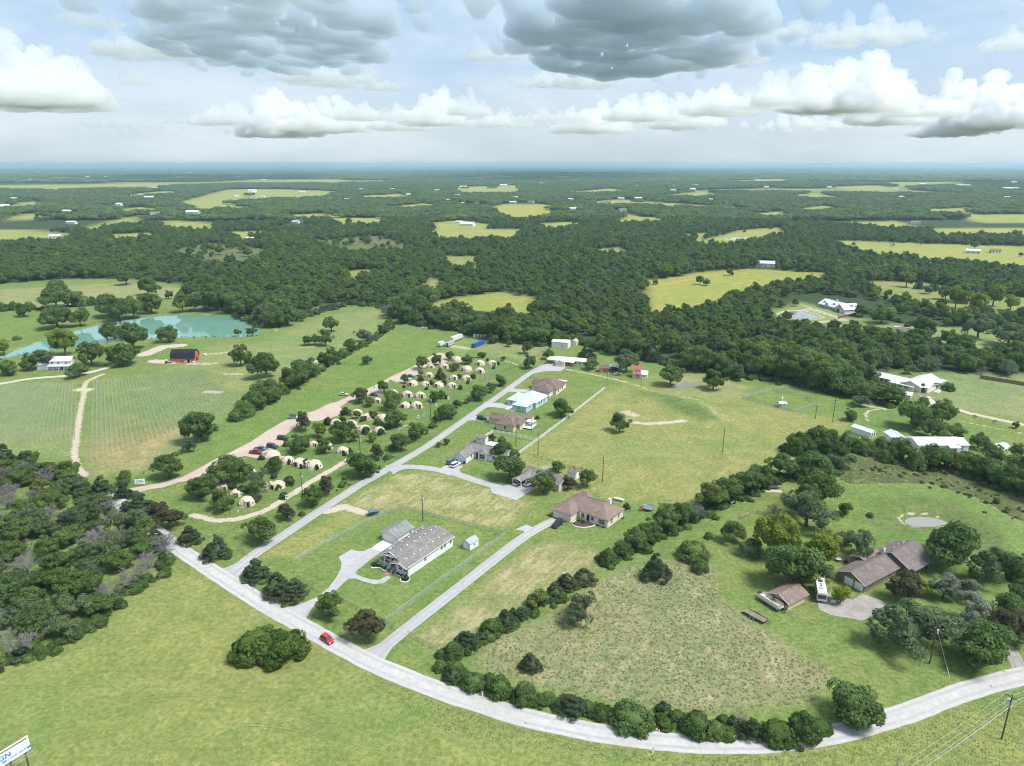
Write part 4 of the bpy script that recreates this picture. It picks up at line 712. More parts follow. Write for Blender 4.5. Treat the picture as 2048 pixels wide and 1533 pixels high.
row('at the edge of the woods behind the parked trailers', 'wood edge behind the trailers', [(800,648,40,'oak'),(835,632,46,'oak',1.05),(805,625,40,'oak'),(880,655,46,'oak',.9),(905,660,40,'oak'),(940,668,34,'bush'),(965,674,40,'oak'),(995,680,42,'elm'),(1025,684,42,'oak'),(1060,688,44,'oak'),(1085,688,42,'oak'),(1012,650,40,'oak'),(925,652,36,'mesq'),(850,615,44,'oak'),(1110,690,36,'oak')])
# the wood in the lower left corner
LW = gp([(-160,935),(0,925),(60,932),(130,962),(215,1010),(290,1062),(330,1100),(338,1135),(285,1165),(235,1205),(180,1250),(100,1300),(0,1322),(-160,1380)])
lx = [p.x for p in LW]; ly = [p.y for p in LW]; got = []
rr_ = random.Random(42)
for k in range(6000):
    x = rr_.uniform(min(lx), max(lx)); y = rr_.uniform(min(ly), max(ly))
    if not pip(np.array([x]), np.array([y]), LW)[0]: continue
    if any((x - a) ** 2 + (y - b_) ** 2 < 5.8 ** 2 for a, b_ in got): continue
    got.append((x, y))
for x, y in got:
    t = rr_.random(); kd = 'oak' if t < .30 else 'elm' if t < .50 else 'dead' if t < .78 else 'mesq' if t < .95 else 'cedar'
    tree((x, y, 0), rr_.uniform(7.0, 11.0), kd, rr_.uniform(.62, .92) * (.75 if kd == 'cedar' else 1), ('at the hay field edge of the roadside wood' if pix((x, y, 0))[1] > 1130 + .0 * x and min(abs((x - a.x) * (b_.y - a.y) - (y - a.y) * (b_.x - a.x)) / (b_ - a).length for a, b_ in zip(LW[7:12], LW[8:13])) < 9 else 'at the vineyard side of the roadside wood' if pix((x, y, 0))[1] < 985 else 'deep in the left part of the roadside wood' if pix((x, y, 0))[0] < 60 else 'in the middle of the roadside wood' if pix((x, y, 0))[0] < 210 else 'at the road side of the roadside wood'), 'trees of the roadside wood')
print('left wood', len(got), 'trees', NTREE[0])
# ================================================================== BUILDINGS
def shingle(name, a, b):
    m, n, out = new_mat(name); p = n.n('ShaderNodeTexCoord').outputs['Object']
    br = n.n('ShaderNodeTexBrick'); n.put(br.inputs['Vector'], n.v('MULTIPLY', p, (1, 1, 1))); n.put(br.inputs['Color1'], a); n.put(br.inputs['Color2'], b); n.put(br.inputs['Mortar'], [x * .6 for x in a]); br.inputs['Scale'].default_value = 1.1; br.inputs['Mortar Size'].default_value = .02
    c = n.mix(n.ramp(n.noise(p, .5, 5, .65), .3, .7), n.mix(1, br.outputs[0], (.8, .8, .8), 'MULTIPLY'), n.mix(1, br.outputs[0], (1.15, 1.13, 1.1), 'MULTIPLY'))
    c = n.mix(n.m('MULTIPLY', n.ramp(n.noise(n.v('MULTIPLY', p, (.4, 1.5, 1)), .8, 4, .6), .55, .75), .3), c, [x * .55 for x in a])
    principled(n, out, c, .95, 0, (n.noise(p, 9, 3, .6), .3, .03), .1)
def metal_roof(name, a, ribs=.45):
    m, n, out = new_mat(name); p = n.n('ShaderNodeTexCoord').outputs['Object']
    c = n.mix(n.ramp(n.noise(p, .4, 5, .65), .35, .75), a, [x * .82 for x in a])
    principled(n, out, c, .38, .15, (n.noise(n.v('MULTIPLY', p, (3, 3, .2)), 1.0, 1), .15, .03), .4)
def siding(name, a, k=5.0):
    m, n, out = new_mat(name); p = n.n('ShaderNodeTexCoord').outputs['Object']
    w = n.n('ShaderNodeTexWave', wave_type='BANDS', bands_direction='Z', wave_profile='SAW'); n.put(w.inputs['Vector'], p); w.inputs['Scale'].default_value = k / 6.283 * 6.283 / 5; w.inputs['Distortion'].default_value = 0
    c = n.mix(n.ramp(n.noise(p, .7, 5, .65), .35, .8), a, [x * .86 for x in a])
    principled(n, out, c, .6, 0, (w.outputs[1], .35, .04), .3)
shingle('shingle_grey', (.185, .175, .168), (.262, .25, .24)); shingle('shingle_brown', (.155, .115, .105), (.225, .17, .155)); shingle('shingle_tan', (.20, .15, .13), (.28, .21, .185)); shingle('shingle_dark', (.16, .135, .13), (.21, .18, .175)); shingle('shingle_slate', (.19, .21, .20), (.27, .29, .285)); shingle('shingle_black', (.018, .02, .026), (.035, .037, .045))
metal_roof('metal_white', (.66, .675, .69)); metal_roof('metal_cream', (.68, .655, .585)); metal_roof('metal_blue', (.53, .63, .65)); metal_roof('metal_red', (.45, .10, .09)); metal_roof('metal_pink', (.62, .36, .34)); metal_roof('metal_grey', (.34, .37, .38))
siding('white_siding', (.70, .71, .72)); siding('cream_siding', (.66, .625, .53)); siding('yellow_siding', (.64, .54, .315)); siding('blue_siding', (.42, .58, .62)); siding('red_siding', (.40, .085, .07)); siding('brown_siding', (.19, .155, .115)); siding('tan_siding', (.62, .50, .40)); siding('cedar_siding', (.34, .26, .19)); siding('grey_siding', (.42, .47, .50)); siding('blue_trim', (.40, .52, .62))
simple('glass', (.035, .045, .055), .12, .2, 1, 0, .6); simple('white_trim', (.72, .72, .72), .5, .08); simple('dark_opening', (.03, .028, .026), .9, .2); simple('stone', (.52, .47, .41), .9, .25, 1.5); simple('brick_red', (.36, .17, .13), .9, .3, 2); simple('steel', (.45, .46, .47), .4, .15, 1, .6); simple('dark_metal', (.05, .05, .055), .5, .2); simple('wood', (.33, .24, .16), .8, .25, 2); simple('old_wood', (.22, .175, .14), .9, .3, 2); simple('pole_wood', (.10, .075, .055), .9, .3, 2); simple('rubber', (.02, .02, .021), .8, .2); simple('red_paint', (.50, .035, .03), .3, .1); simple('orange_plastic', (.75, .18, .03), .4, .1); simple('teal_paint', (.30, .62, .56), .5, .1)
class House:
    def __init__(s, name, label, loc, ang, cat='house', group=None):
        s.r = thing(name, label, cat, (loc[0], loc[1], 0), R(ang), group); s.ws = []
    def wing(s, u0, u1, v0, v1, h, roof='u', rise=1.5, wall='white_siding', rm='shingle_grey', ov=.45, z0=0.0, t=.14, walls=True, oh=None):
        m = MB(); L = 'wall'
        if walls:
            if roof == 'u': vm = (v0 + v1) / 2; prof = [(v0, z0), (v1, z0), (v1, h), (vm, h + rise), (v0, h)]; m.add([(u0, a, b) for a, b in prof] + [(u1, a, b) for a, b in prof], [(4, 3, 2, 1, 0), (5, 6, 7, 8, 9)] + [(i, (i + 1) % 5, 5 + (i + 1) % 5, 5 + i) for i in range(5)])
            elif roof == 'v': um = (u0 + u1) / 2; prof = [(u0, z0), (u1, z0), (u1, h), (um, h + rise), (u0, h)]; m.add([(a, v0, b) for a, b in prof] + [(a, v1, b) for a, b in prof], [(0, 1, 2, 3, 4), (9, 8, 7, 6, 5)] + [(i, 5 + i, 5 + (i + 1) % 5, (i + 1) % 5) for i in range(5)])
            else: m.box(u0, u1, v0, v1, z0, h)
            s.wall = m.build('wall', wall, s.r)
        r = MB(); a0, a1, b0, b1 = u0 - ov, u1 + ov, v0 - ov, v1 + ov
        half = (v1 - v0) / 2 if roof == 'u' else (u1 - u0) / 2; e = h + t - (rise * ov / half if roof in 'uv' else 0); tp = h + rise + t
        if roof == 'u':
            vm = (v0 + v1) / 2; r.slab([(a0, b0, e), (a1, b0, e), (a1, vm, tp), (a0, vm, tp)], t); r.slab([(a0, vm, tp), (a1, vm, tp), (a1, b1, e), (a0, b1, e)], t)
            s.ridge = ((a0, vm, tp), (a1, vm, tp))
        elif roof == 'v':
            um = (u0 + u1) / 2; r.slab([(a0, b0, e), (um, b0, tp), (um, b1, tp), (a0, b1, e)], t); r.slab([(um, b0, tp), (a1, b0, e), (a1, b1, e), (um, b1, tp)], t)
            s.ridge = ((um, b0, tp), (um, b1, tp))
        elif roof in ('hip', 'hipu', 'hipv'):
            e = h + .02; Lu, Lv = a1 - a0, b1 - b0
            if Lu >= Lv: k = Lv / 2; p, q = (a0 + k, (b0 + b1) / 2, tp), (a1 - k, (b0 + b1) / 2, tp)
            else: k = Lu / 2; p, q = ((a0 + a1) / 2, b0 + k, tp), ((a0 + a1) / 2, b1 - k, tp)
            A, B, C, D = (a0, b0, e), (a1, b0, e), (a1, b1, e), (a0, b1, e)
            fs = [[A, B, q, p], [B, C, q], [C, D, p, q], [D, A, p]] if Lu >= Lv else [[A, B, p], [B, C, q, p], [C, D, q], [D, A, p, q]]
            for f in fs: r.slab(f, t)
            s.ridge = (p, q)
        elif roof == 'shed_u': r.slab([(a0, b0, h), (a1, b0, h + rise), (a1, b1, h + rise), (a0, b1, h)], t)
        elif roof == 'shed_v': r.slab([(a0, b0, h), (a1, b0, h), (a1, b1, h + rise), (a0, b1, h + rise)], t)
        else: r.slab([(a0, b0, h + t + .02), (a1, b0, h + t + .02), (a1, b1, h + t + .02), (a0, b1, h + t + .02)], t)
        s.roof = r.build('roof', rm, s.r); s.w = (u0, u1, v0, v1, h)
        if roof in ('u', 'v', 'hip') and h > 2 and max(u1 - u0, v1 - v0) > 5:
            c = MB(); c.tube(Vector(s.ridge[0]) + Vector((0, 0, .0)), Vector(s.ridge[1]) + Vector((0, 0, .0)), .13, .13, 6); c.build('ridge_cap', rm, s.roof)
            if roof in 'uv':
                g = MB()                               # barge boards along the gables, gutters along the eaves
                if roof == 'u':
                    vm = (v0 + v1) / 2
                    for x in (a0, a1):
                        for y in (b0, b1): g.tube((x, y, e - .1), (x, vm, tp - .1), .09, .09, 4)
                else:
                    um = (u0 + u1) / 2
                    for y in (b0, b1):
                        for x in (a0, a1): g.tube((x, y, e - .1), (um, y, tp - .1), .09, .09, 4)
                g.build('barge_board', 'white_trim', s.roof)
        return s
    def win(s, side, a, w=1.1, h=1.3, z=1.0, mat='glass', name='window', frame='white_trim', rect=None):
        u0, u1, v0, v1, _ = rect or s.w; f, g = MB(), MB(); e = .05; i = .09
        def bx(m, d0, d1, a0, a1, z0, z1):
            if side == 'u-': m.box(u0 - d1, u0 - d0, a0, a1, z0, z1)
            elif side == 'u+': m.box(u1 + d0, u1 + d1, a0, a1, z0, z1)
            elif side == 'v-': m.box(a0, a1, v0 - d1, v0 - d0, z0, z1)
            else: m.box(a0, a1, v1 + d0, v1 + d1, z0, z1)
        bx(f, -.02, e, a - w / 2 - i, a + w / 2 + i, z - i, z + h + i); o = f.build(name, frame, s.r)
        bx(g, 0, e + .02, a - w / 2, a + w / 2, z, z + h); p = g.build('pane' if name == 'window' else 'panel', mat, o)
        if name == 'window' and w > .8:
            k = MB(); bx(k, 0, e + .045, a - .03, a + .03, z, z + h); bx(k, 0, e + .045, a - w / 2, a + w / 2, z + h / 2 - .03, z + h / 2 + .03); k.build('mullion', frame, o)
        return o
    def door(s, side, a, w=1.0, h=2.1, mat='white_trim', frame='white_trim', name='door', z=.12, rect=None):
        return s.win(side, a, w, h, z, mat, name, frame, rect)
    def box(s, name, mat, *b, parent=None): return MB().box(*b).build(name, mat, parent or s.r)
    def post(s, u, v, h, r=.09, mat='white_trim', name='post', z0=0): return MB().box(u - r, u + r, v - r, v + r, z0, h).build(name, mat, s.r)
# ---- the white house inside the chain-link fence
h = House('white_house', 'white manufactured house with grey shingle roof inside the chain-link fence', (-28.9, 173.6), 56.3)
mb = MB(); P5 = [(0, 0), (11.2, 0), (11.2, 3.3), (7.9, 4.45), (5.6, 4.75), (3.6, 4.45), (0, 3.3)]
mb.add([(20, a, b) for a, b in P5], [tuple(range(7))]); mb.add([(0, 0, 0), (20, 0, 0), (20, 0, 3.3), (0, 0, 3.3)], [(0, 1, 2, 3)]); mb.add([(2.2, 11.2, 0), (20, 11.2, 0), (20, 11.2, 3.3), (2.2, 11.2, 3.3)], [(3, 2, 1, 0)])
mb.add([(0, 0, 0), (0, 4.4, 0), (0, 4.4, 4.6), (0, 3.6, 4.45), (0, 0, 3.3)], [(4, 3, 2, 1, 0)]); mb.add([(0, 4.4, 0), (2.2, 4.4, 0), (2.2, 4.4, 4.6), (0, 4.4, 4.6)], [(0, 3, 2, 1)]); mb.add([(2.2, 4.4, 0), (2.2, 11.2, 0), (2.2, 11.2, 3.3), (2.2, 7.9, 4.45), (2.2, 5.6, 4.75), (2.2, 4.4, 4.6)], [(5, 4, 3, 2, 1, 0)])
mb.build('wall', 'white_siding', h.r)
rf = MB(); A0, A1 = -.55, 20.4; sec = [(-.5, 3.28), (3.6, 4.62), (5.6, 4.92), (7.9, 4.62), (11.7, 3.28)]
for (a, za), (b_, zb) in zip(sec[:-1], sec[1:]): rf.slab([(A0, a, za), (A1, a, za), (A1, b_, zb), (A0, b_, zb)], .16)
h.roof = rf.build('roof', 'shingle_grey', h.r)
for y_, z_ in ((3.6, 4.66), (7.9, 4.66)): MB().box(A0, A1, y_ - .11, y_ + .11, z_ - .06, z_ + .05).build('ridge_cap', 'shingle_slate', h.roof)
for y_, xs_, z_ in ((9.6, (3.0, 3.6, 4.6, 8.0, 11.2, 14.5, 17.5), 4.05), (5.7, (3.4, 6.2, 9.2, 11.6, 14.2, 16.8, 19.0), 4.95), (1.9, (1.6, 4.6, 7.4, 10.2, 13.0, 15.9, 18.6), 4.08)):
    for x_ in xs_: mb = MB(); mb.box(x_ - .13, x_ + .13, y_ - .13, y_ + .13, z_ - .1, z_ + .2); mb.box(x_ - .18, x_ + .18, y_ - .18, y_ + .18, z_ + .2, z_ + .26); mb.build('roof_vent', 'white_trim', h.roof)
dm = MB(); dm.slab([(.2, 5.0, 4.75), (1.9, 5.9, 4.95), (1.9, 7.4, 5.0), (.2, 7.2, 5.35)], .12); dm.slab([(.2, 7.2, 5.35), (1.9, 7.4, 5.0), (2.2, 8.8, 4.5), (.2, 9.4, 4.25)], .12); dm.build('dormer', 'shingle_grey', h.roof)
dm = MB(); dm.slab([(-1.3, -.6, 3.1), (.6, -.6, 3.15), (.6, 2.3, 4.3), (-1.3, 2.3, 4.1)], .14); dm.slab([(-1.3, 2.3, 4.1), (.6, 2.3, 4.3), (.6, 5.0, 4.6), (-1.3, 5.2, 3.2)], .14); dm.build('porch_gable', 'shingle_grey', h.roof)
mb = MB()
for a, b_ in (((-1.32, -.6, 3.0), (-1.32, 2.3, 4.0)), ((-1.32, 2.3, 4.0), (-1.32, 5.2, 3.1)), ((-.58, 11.7, 3.2), (-.58, 7.9, 4.5)), ((-.58, 7.9, 4.5), (-.58, 5.0, 4.7)), ((.17, 4.9, 4.72), (.17, 7.2, 5.32)), ((.17, 7.2, 5.32), (.17, 9.5, 4.22)), ((-.5, -.52, 3.2), (20.4, -.52, 3.2)), ((-.5, 11.72, 3.2), (20.4, 11.72, 3.2))): mb.tube(a, b_, .1, .1, 4)
mb.build('barge_board', 'white_trim', h.roof)
h.w = (0, 20, 0, 11.2, 3.3)
for x_ in (7.3, 14.7, 16.3, 18.9): h.win('v-', x_, .9, 1.2, 1.5)
for y_ in (1.0, 2.9): h.win('u-', y_, 1.2, 1.3, 1.3)
for y_ in (5.6, 7.6, 9.6): h.win('u-', y_, 1.2, 1.4, 1.3, rect=(2.2, 20, 0, 11.2, 3.3))
h.door('u-', 4.95, .9, 2.1, 'dark_opening', rect=(2.2, 20, 0, 11.2, 3.3), z=.8)
h.box('porch_floor', 'old_wood', 0, 2.2, 4.4, 11.2, .55, .75)
mb = MB().box(.0, .08, 4.4, 11.2, 0, .55); mb.box(.08, 2.2, 11.12, 11.2, 0, .55); mb.build('skirting', 'white_siding', h.r)
for y_ in (4.6, 6.8, 9.0, 11.05): h.post(.1, y_, 3.4, .11, z0=.75)
for y0_, y1_ in ((6.9, 8.9), (9.1, 10.9)):
    mb = MB(); mb.box(.06, .14, y0_, y1_, 1.62, 1.72); mb.box(.06, .14, y0_, y1_, .85, .93)
    for k in range(9): yy = y0_ + (y1_ - y0_) * (k + .5) / 9; mb.box(.08, .12, yy - .04, yy + .04, .9, 1.65)
    mb.build('railing', 'white_trim', h.r)
st = MB()
for k in range(5): st.box(-.32 * (k + 1), -.32 * k, 5.0, 6.6, 0, .66 - .14 * k)
st.build('steps', 'old_wood', h.r)
for y_ in (4.95, 6.65): mb = MB(); mb.tube((-1.6, y_, .95), (0, y_, 1.7), .05, .05, 5); mb.tube((-1.6, y_, 0), (-1.6, y_, 1.0), .05, .05, 5); mb.tube((-.8, y_, .3), (-.8, y_, 1.35), .04, .04, 5); mb.build('handrail', 'white_trim', h.r)
h.box('brick_landing', 'brick_red', -3.0, -1.65, 4.8, 6.8, 0.0, .12)
def mulch_bed(label, pts, kerb=True):
    t = thing('flower_bed', label, 'flower bed', (sum(p[0] for p in pts) / len(pts), sum(p[1] for p in pts) / len(pts), 0)); o = t.location; pl = smooth_line([Vector((p[0], p[1], 0)) - o for p in pts] + [Vector((pts[0][0], pts[0][1], 0)) - o], .5)[:-1]
    MB().prism([(p.x, p.y) for p in pl], .0, .10).build('mulch', 'mulch', t)
    if kerb:
        mb = MB()
        for i in range(len(pl)): mb.tube(pl[i] + Vector((0, 0, .1)), pl[(i + 1) % len(pl)] + Vector((0, 0, .1)), .14, .14, 5)
        mb.build('kerb_edging', 'white_trim', t)
    return t
def lw(hh, u, v): return hh.r.matrix_basis @ Vector((u, v, 0)) if False else (Matrix.Translation(hh.r.location) @ Matrix.Rotation(hh.r.rotation_euler.z, 4, 'Z')) @ Vector((u, v, 0))
mulch_bed('kerbed mulch bed left of the white house steps', [lw(h, a, b) for a, b in ((-.4, 7.0), (-1.6, 7.6), (-1.2, 9.5), (-2.4, 11.8), (-1.0, 13.0), (.2, 12.0), (-.1, 9.5))])
mulch_bed('kerbed mulch bed at the right corner of the white house', [lw(h, a, b) for a, b in ((-.3, 4.3), (-1.2, 4.0), (-1.4, 1.5), (-2.9, .5), (-2.5, -1.4), (-.8, -1.2), (-.2, .2))])
for a, b, w_, kd, hr_, tx in ((-1.2, 12.0, 2.2, 'cedar', .5, 'clump of dark spiky grass in the left mulch bed'), (-.7, 8.6, 1.6, 'shrub', .55, 'low dark shrub below the left porch rail'), (-.7, 10.2, 1.6, 'shrub', .55, 'low dark shrub below the left porch corner'), (-.7, 7.4, 1.3, 'shrub', .5, 'low dark shrub beside the porch steps'), (-.7, 3.5, 1.3, 'shrub', .5, 'low dark shrub right of the porch steps'), (-.8, 1.9, 1.3, 'shrub', .5, 'low dark shrub under the front bay windows'), (-1.5, .6, 2.0, 'lime', .5, 'yellow-green shrub at the white house corner'), (-1.4, -.4, 2.3, 'cedar', .65, 'tall dark shrub at the white house corner')):
    tree(lw(h, a, b), w_, kd, hr_)['label'] = tx
# ---- its garage and garden shed
h = House('garage', 'white garage with pale slate roof beside the white house', (-34.3, 190.7), 57, 'garage'); h.wing(0, 7, 0, 6.7, 2.7, 'u', 1.5, 'white_siding', 'shingle_slate', .3); h.door('u-', 3.35, 4.9, 2.3, 'white_trim', name='garage_door', z=.05); h.win('v-', 5.6, .8, .9, 1.2)
h = House('garden_shed', 'small white shed with pale blue corner boards inside the fence', (-12.5, 187.5), 52, 'shed'); h.wing(0, 3.9, 0, 3.0, 2.1, 'u', .9, 'white_siding', 'metal_grey', .15)
for a in (.0, 2.75): h.box('corner_board', 'blue_trim', -.04, .0, a, a + .25, 0, 2.1)
h.door('u-', 1.5, 1.9, 1.85, 'white_trim', 'blue_trim', z=.08); h.win('v-', 2.0, .5, .5, 1.1)
# ---- tan-walled house with hip roof and chimney
h = House('hip_roof_house', 'white-walled house with large brown hip roof and white chimney', (18.9, 204.4), 52)
h.wing(4.5, 14.4, -10.8, 7.0, 2.8, 'hip', 2.9, 'cream_siding', 'shingle_tan'); h.win('u-', -8.6, 1.3, 1.5, .7); h.win('u-', -5.2, .8, 1.3, .9); h.win('u-', -1.6, 1.0, 1.3, .9); h.door('u-', -3.6, 1.0, 2.2, 'dark_opening'); h.win('v-', 11.5, .9, 1.3, .9); h.win('v-', 7.0, 1.0, 1.4, .9)
for a in (-9.5, -7.7): h.box('shutter', 'dark_metal', 4.5 - .07, 4.5 - .02, a - .18, a + .18, .7, 2.2)
h.wing(.2, 8.0, .3, 7.2, 2.8, 'hip', 2.2, 'cream_siding', 'shingle_tan'); h.door('u-', 3.7, 5.0, 2.3, 'cream_siding', name='garage_door', z=.05); h.wing(13.6, 16.6, 2.3, 6.6, 2.75, 'hip', 1.5, 'cream_siding', 'shingle_tan'); h.wing(13.4, 14.9, -8.4, -2.6, 2.7, 'hip', .7, 'cream_siding', 'shingle_tan')
ch = h.box('chimney', 'white_trim', 10.9, 11.8, -7.8, -6.9, 3.0, 6.4); h.box('chimney_cap', 'stone', 10.8, 11.9, -7.9, -6.8, 6.4, 6.5, parent=ch)
for v_ in (-3.0, -1.0): h.post(3.9, v_, 2.75, .09)
HT = h
mulch_bed('kerbed planting bed by the hip roof house entrance', [lw(h, a, b) for a, b in ((4.2, -.3), (1.2, -.3), (-.6, -1.2), (-.6, -3.4), (1.0, -5.6), (4.0, -6.4))])
for a, b, w_, kd, hr_, tx in ((3.0, -1.2, 1.8, 'elm', .6, 'leafy shrub in the entrance bed of the hip roof house'), (2.6, -3.0, 1.6, 'maroon', .6, 'dark shrub in the entrance bed of the hip roof house'), (.2, -1.0, 1.2, 'shrub', .6, 'clipped round shrub right of the garage door'), (-.2, 8.3, 1.3, 'shrub', .6, 'clipped round shrub left of the garage door'), (4.0, -7.6, 1.0, 'shrub', .5, 'small shrub under the front window right of the bed'), (4.0, -9.6, 1.0, 'shrub', .5, 'small shrub at the right front corner'), (13.0, -11.5, 1.0, 'shrub', .6, 'small shrub at the right rear corner')):
    tree(lw(h, a, b), w_, kd, hr_)['label'] = tx
# ---- white L-shaped house
h = House('l_shaped_house', 'white L-shaped house with grey shingle roof and two cars in front', (-17.7, 251.9), 62)
h.wing(6.6, 13.0, -13.6, 4.4, 2.7, 'v', 1.9, 'white_siding', 'shingle_grey'); h.win('u-', -8.6, 1.2, 1.3, .9); h.win('u-', -11.5, 1.2, 1.3, .9)
h.wing(.3, 9.6, .2, 5.4, 2.7, 'u', 1.6, 'white_siding', 'shingle_grey', .35); h.door('u-', 2.8, 4.2, 2.2, 'white_trim', name='garage_door', z=.05); h.win('v-', 4.4, 1.0, 1.2, .9)
h.wing(5.9, 9.6, -5.6, -1.9, 2.9, 'u', 1.4, 'white_siding', 'shingle_grey', .25); h.win('u-', -3.75, 2.3, 1.8, .6); h.door('u-', -1.0, .9, 2.1, 'dark_opening', rect=(6.6, 13, -13.6, 4.4, 2.7))
h = House('storage_shed', 'white shed with grey roof behind the L-shaped house', lw(h, 20.6, 3.4), 62, 'shed'); h.wing(0, 3.2, 0, 4.3, 2.4, 'v', .8, 'white_siding', 'shingle_grey', .2); h.win('u-', 3.2, .5, .6, 1.2); h.door('u-', 1.2, .8, 1.9)
h = House('patio_cover', 'flat white patio roof behind the L-shaped house', (-9.6, 264.6), 62, 'patio cover'); h.wing(0, 3.8, -4.0, 1.2, 2.5, 'flat', 0, rm='metal_white', walls=False, ov=0)
for a, b in ((.1, -3.9), (3.7, -3.9), (.1, 1.1), (3.7, 1.1)): h.post(a, b, 2.5, .07)
# ---- long grey-roofed house with the carport
h = House('carport_house', 'long low house with grey roof and open gabled carport', (3.6, 230.9), -40)
h.wing(-4.0, 12.2, 5.4, 12.0, 2.6, 'u', 1.5, 'tan_siding', 'shingle_grey', .4); h.win('v-', 3.0, 1.4, 1.2, .9); h.win('v-', 6.2, 1.2, 1.2, .9); h.win('v-', 9.6, 1.4, 1.2, .9)
h.wing(-4.0, -.1, -.5, 7.0, 2.6, 'v', .9, rm='shingle_grey', walls=False, ov=.3)
g = MB(); g.add([(-4.0, -.5, 2.55), (-.1, -.5, 2.55), (-2.05, -.5, 3.45)], [(0, 1, 2)]); g.build('gable_panel', 'tan_siding', h.r)
for a, b in ((-3.9, -.4), (-.2, -.4), (-3.9, 2.4), (-.2, 2.4)): h.post(a, b, 2.6, .1)
h.wing(-.1, 4.6, 3.2, 5.4, 2.5, 'shed_v', .25, rm='shingle_grey', walls=False, ov=.05)
for a in (1.9, 4.4): h.post(a, 3.4, 2.5, .09)
sheet('patio', [(1078,936),(1092,931),(1105,936),(1096,942)], .08, 'old_concrete')
h2 = House('storage_shed', 'small white shed with grey roof behind the carport house', lw(h, 7.2, 17.6), -40, 'shed'); h2.wing(0, 3.6, 0, 2.6, 2.2, 'u', .8, 'white_siding', 'shingle_grey', .15); h2.door('u+', 1.3, .9, 1.9)
# ---- yellow house
h = House('yellow_house', 'pale yellow house with brown hip roof and white deck', (.3, 285.1), 65)
h.wing(.3, 12.0, -.2, 8.0, 2.8, 'hip', 2.9, 'yellow_siding', 'shingle_brown'); h.win('u-', 3.8, .8, 1.4, .9)
h.wing(6.2, 11.2, 7.6, 14.6, 2.6, 'v', 1.4, 'yellow_siding', 'shingle_brown', .35); h.door('v+', 8.7, 3.6, 2.2, 'cream_siding', name='garage_door', z=.05); h.wing(3.4, 9.4, -2.0, 3.6, 2.75, 'hip', 2.0, 'yellow_siding', 'shingle_brown', .4); h.win('v-', 5.4, .9, 1.2, .9); h.win('u-', -1.0, .7, 1.2, .9)
h.wing(12.4, 17.2, -2.4, 2.2, 2.6, 'flat', 0, 'yellow_siding', 'shingle_dark', .25); h.win('v-', 14.6, 1.0, 1.2, .9)
h.wing(8.6, 11.6, -6.0, -2.2, 2.5, 'flat', 0, rm='metal_white', walls=False, ov=.1)
h.box('deck', 'white_trim', 6.0, 11.8, -6.2, -2.02, .45, .6)
for a, b in ((8.7, -5.9), (11.5, -5.9), (8.7, -2.4), (11.5, -2.4)): h.post(a, b, 2.5, .08)
mb = MB(); mb.box(6.0, 11.8, -6.2, -6.1, 1.4, 1.5); mb.box(6.0, 6.1, -6.2, -2.1, 1.4, 1.5); [mb.box(6 + k * .5, 6.08 + k * .5, -6.2, -6.12, .6, 1.4) for k in range(12)]; mb.build('deck_railing', 'white_trim', h.r)
# ---- pale blue metal-roofed house
h = House('blue_roof_house', 'pale blue house with light blue metal hip roof', (6.3, 309.1), 62)
h.wing(8.6, 21.4, -1.0, 10.4, 2.9, 'hip', 3.2, 'blue_siding', 'metal_blue'); h.win('v-', 12.2, 1.2, 1.4, .9); h.win('v-', 14.6, 1.2, 1.6, .9); h.win('v-', 17.6, 1.2, 1.4, .9)
h.wing(1.4, 10.0, .4, 7.6, 2.9, 'hip', 2.3, 'blue_siding', 'metal_blue'); h.win('u-', 4.4, .9, 1.2, 1.0); h.win('v-', 5.2, .9, 1.2, 1.0); h.wing(7.4, 16.5, 7.6, 13.6, 2.8, 'hip', 2.2, 'blue_siding', 'metal_blue'); h.win('u-', 11.4, .9, 1.2, 1.0); h.door('u-', 9.0, 1.0, 2.1, 'white_trim')
sheet('patio', Z(900,600,3.832,[(420,838),(500,795),(520,850),(490,856)]), .08, 'concrete')
# ---- brown hip-roofed house
h = House('brown_roof_house', 'cream house with steep brown hip roofs at the upper lane', (17.4, 333.7), 65)
h.wing(4.8, 18.6, -2.9, 10.2, 2.9, 'hip', 3.6, 'cream_siding', 'shingle_brown'); h.win('v-', 7.6, 1.6, 1.4, .8); h.win('v-', 11.0, .7, 1.2, .9); h.win('v-', 13.2, 1.3, 1.4, .8)
h.wing(-.4, 8.0, -1.2, 5.6, 2.9, 'hip', 2.4, 'cream_siding', 'shingle_brown'); h.win('u-', 2.4, .8, 1.1, 1.1); h.wing(10.2, 15.0, 8.6, 12.6, 2.8, 'v', 1.8, 'cream_siding', 'shingle_brown', .3); h.win('v+', 12.6, 1.6, 1.4, .8); h.door('u-', 8.0, 3.6, 2.2, 'cream_siding', name='garage_door', z=.05)
h.wing(19.2, 22.6, -2.0, 3.0, 2.5, 'flat', 0, rm='metal_white', walls=False, ov=.1)
for a, b in ((22.4, -1.8), (22.4, 2.8)): h.post(a, b, 2.5, .07)
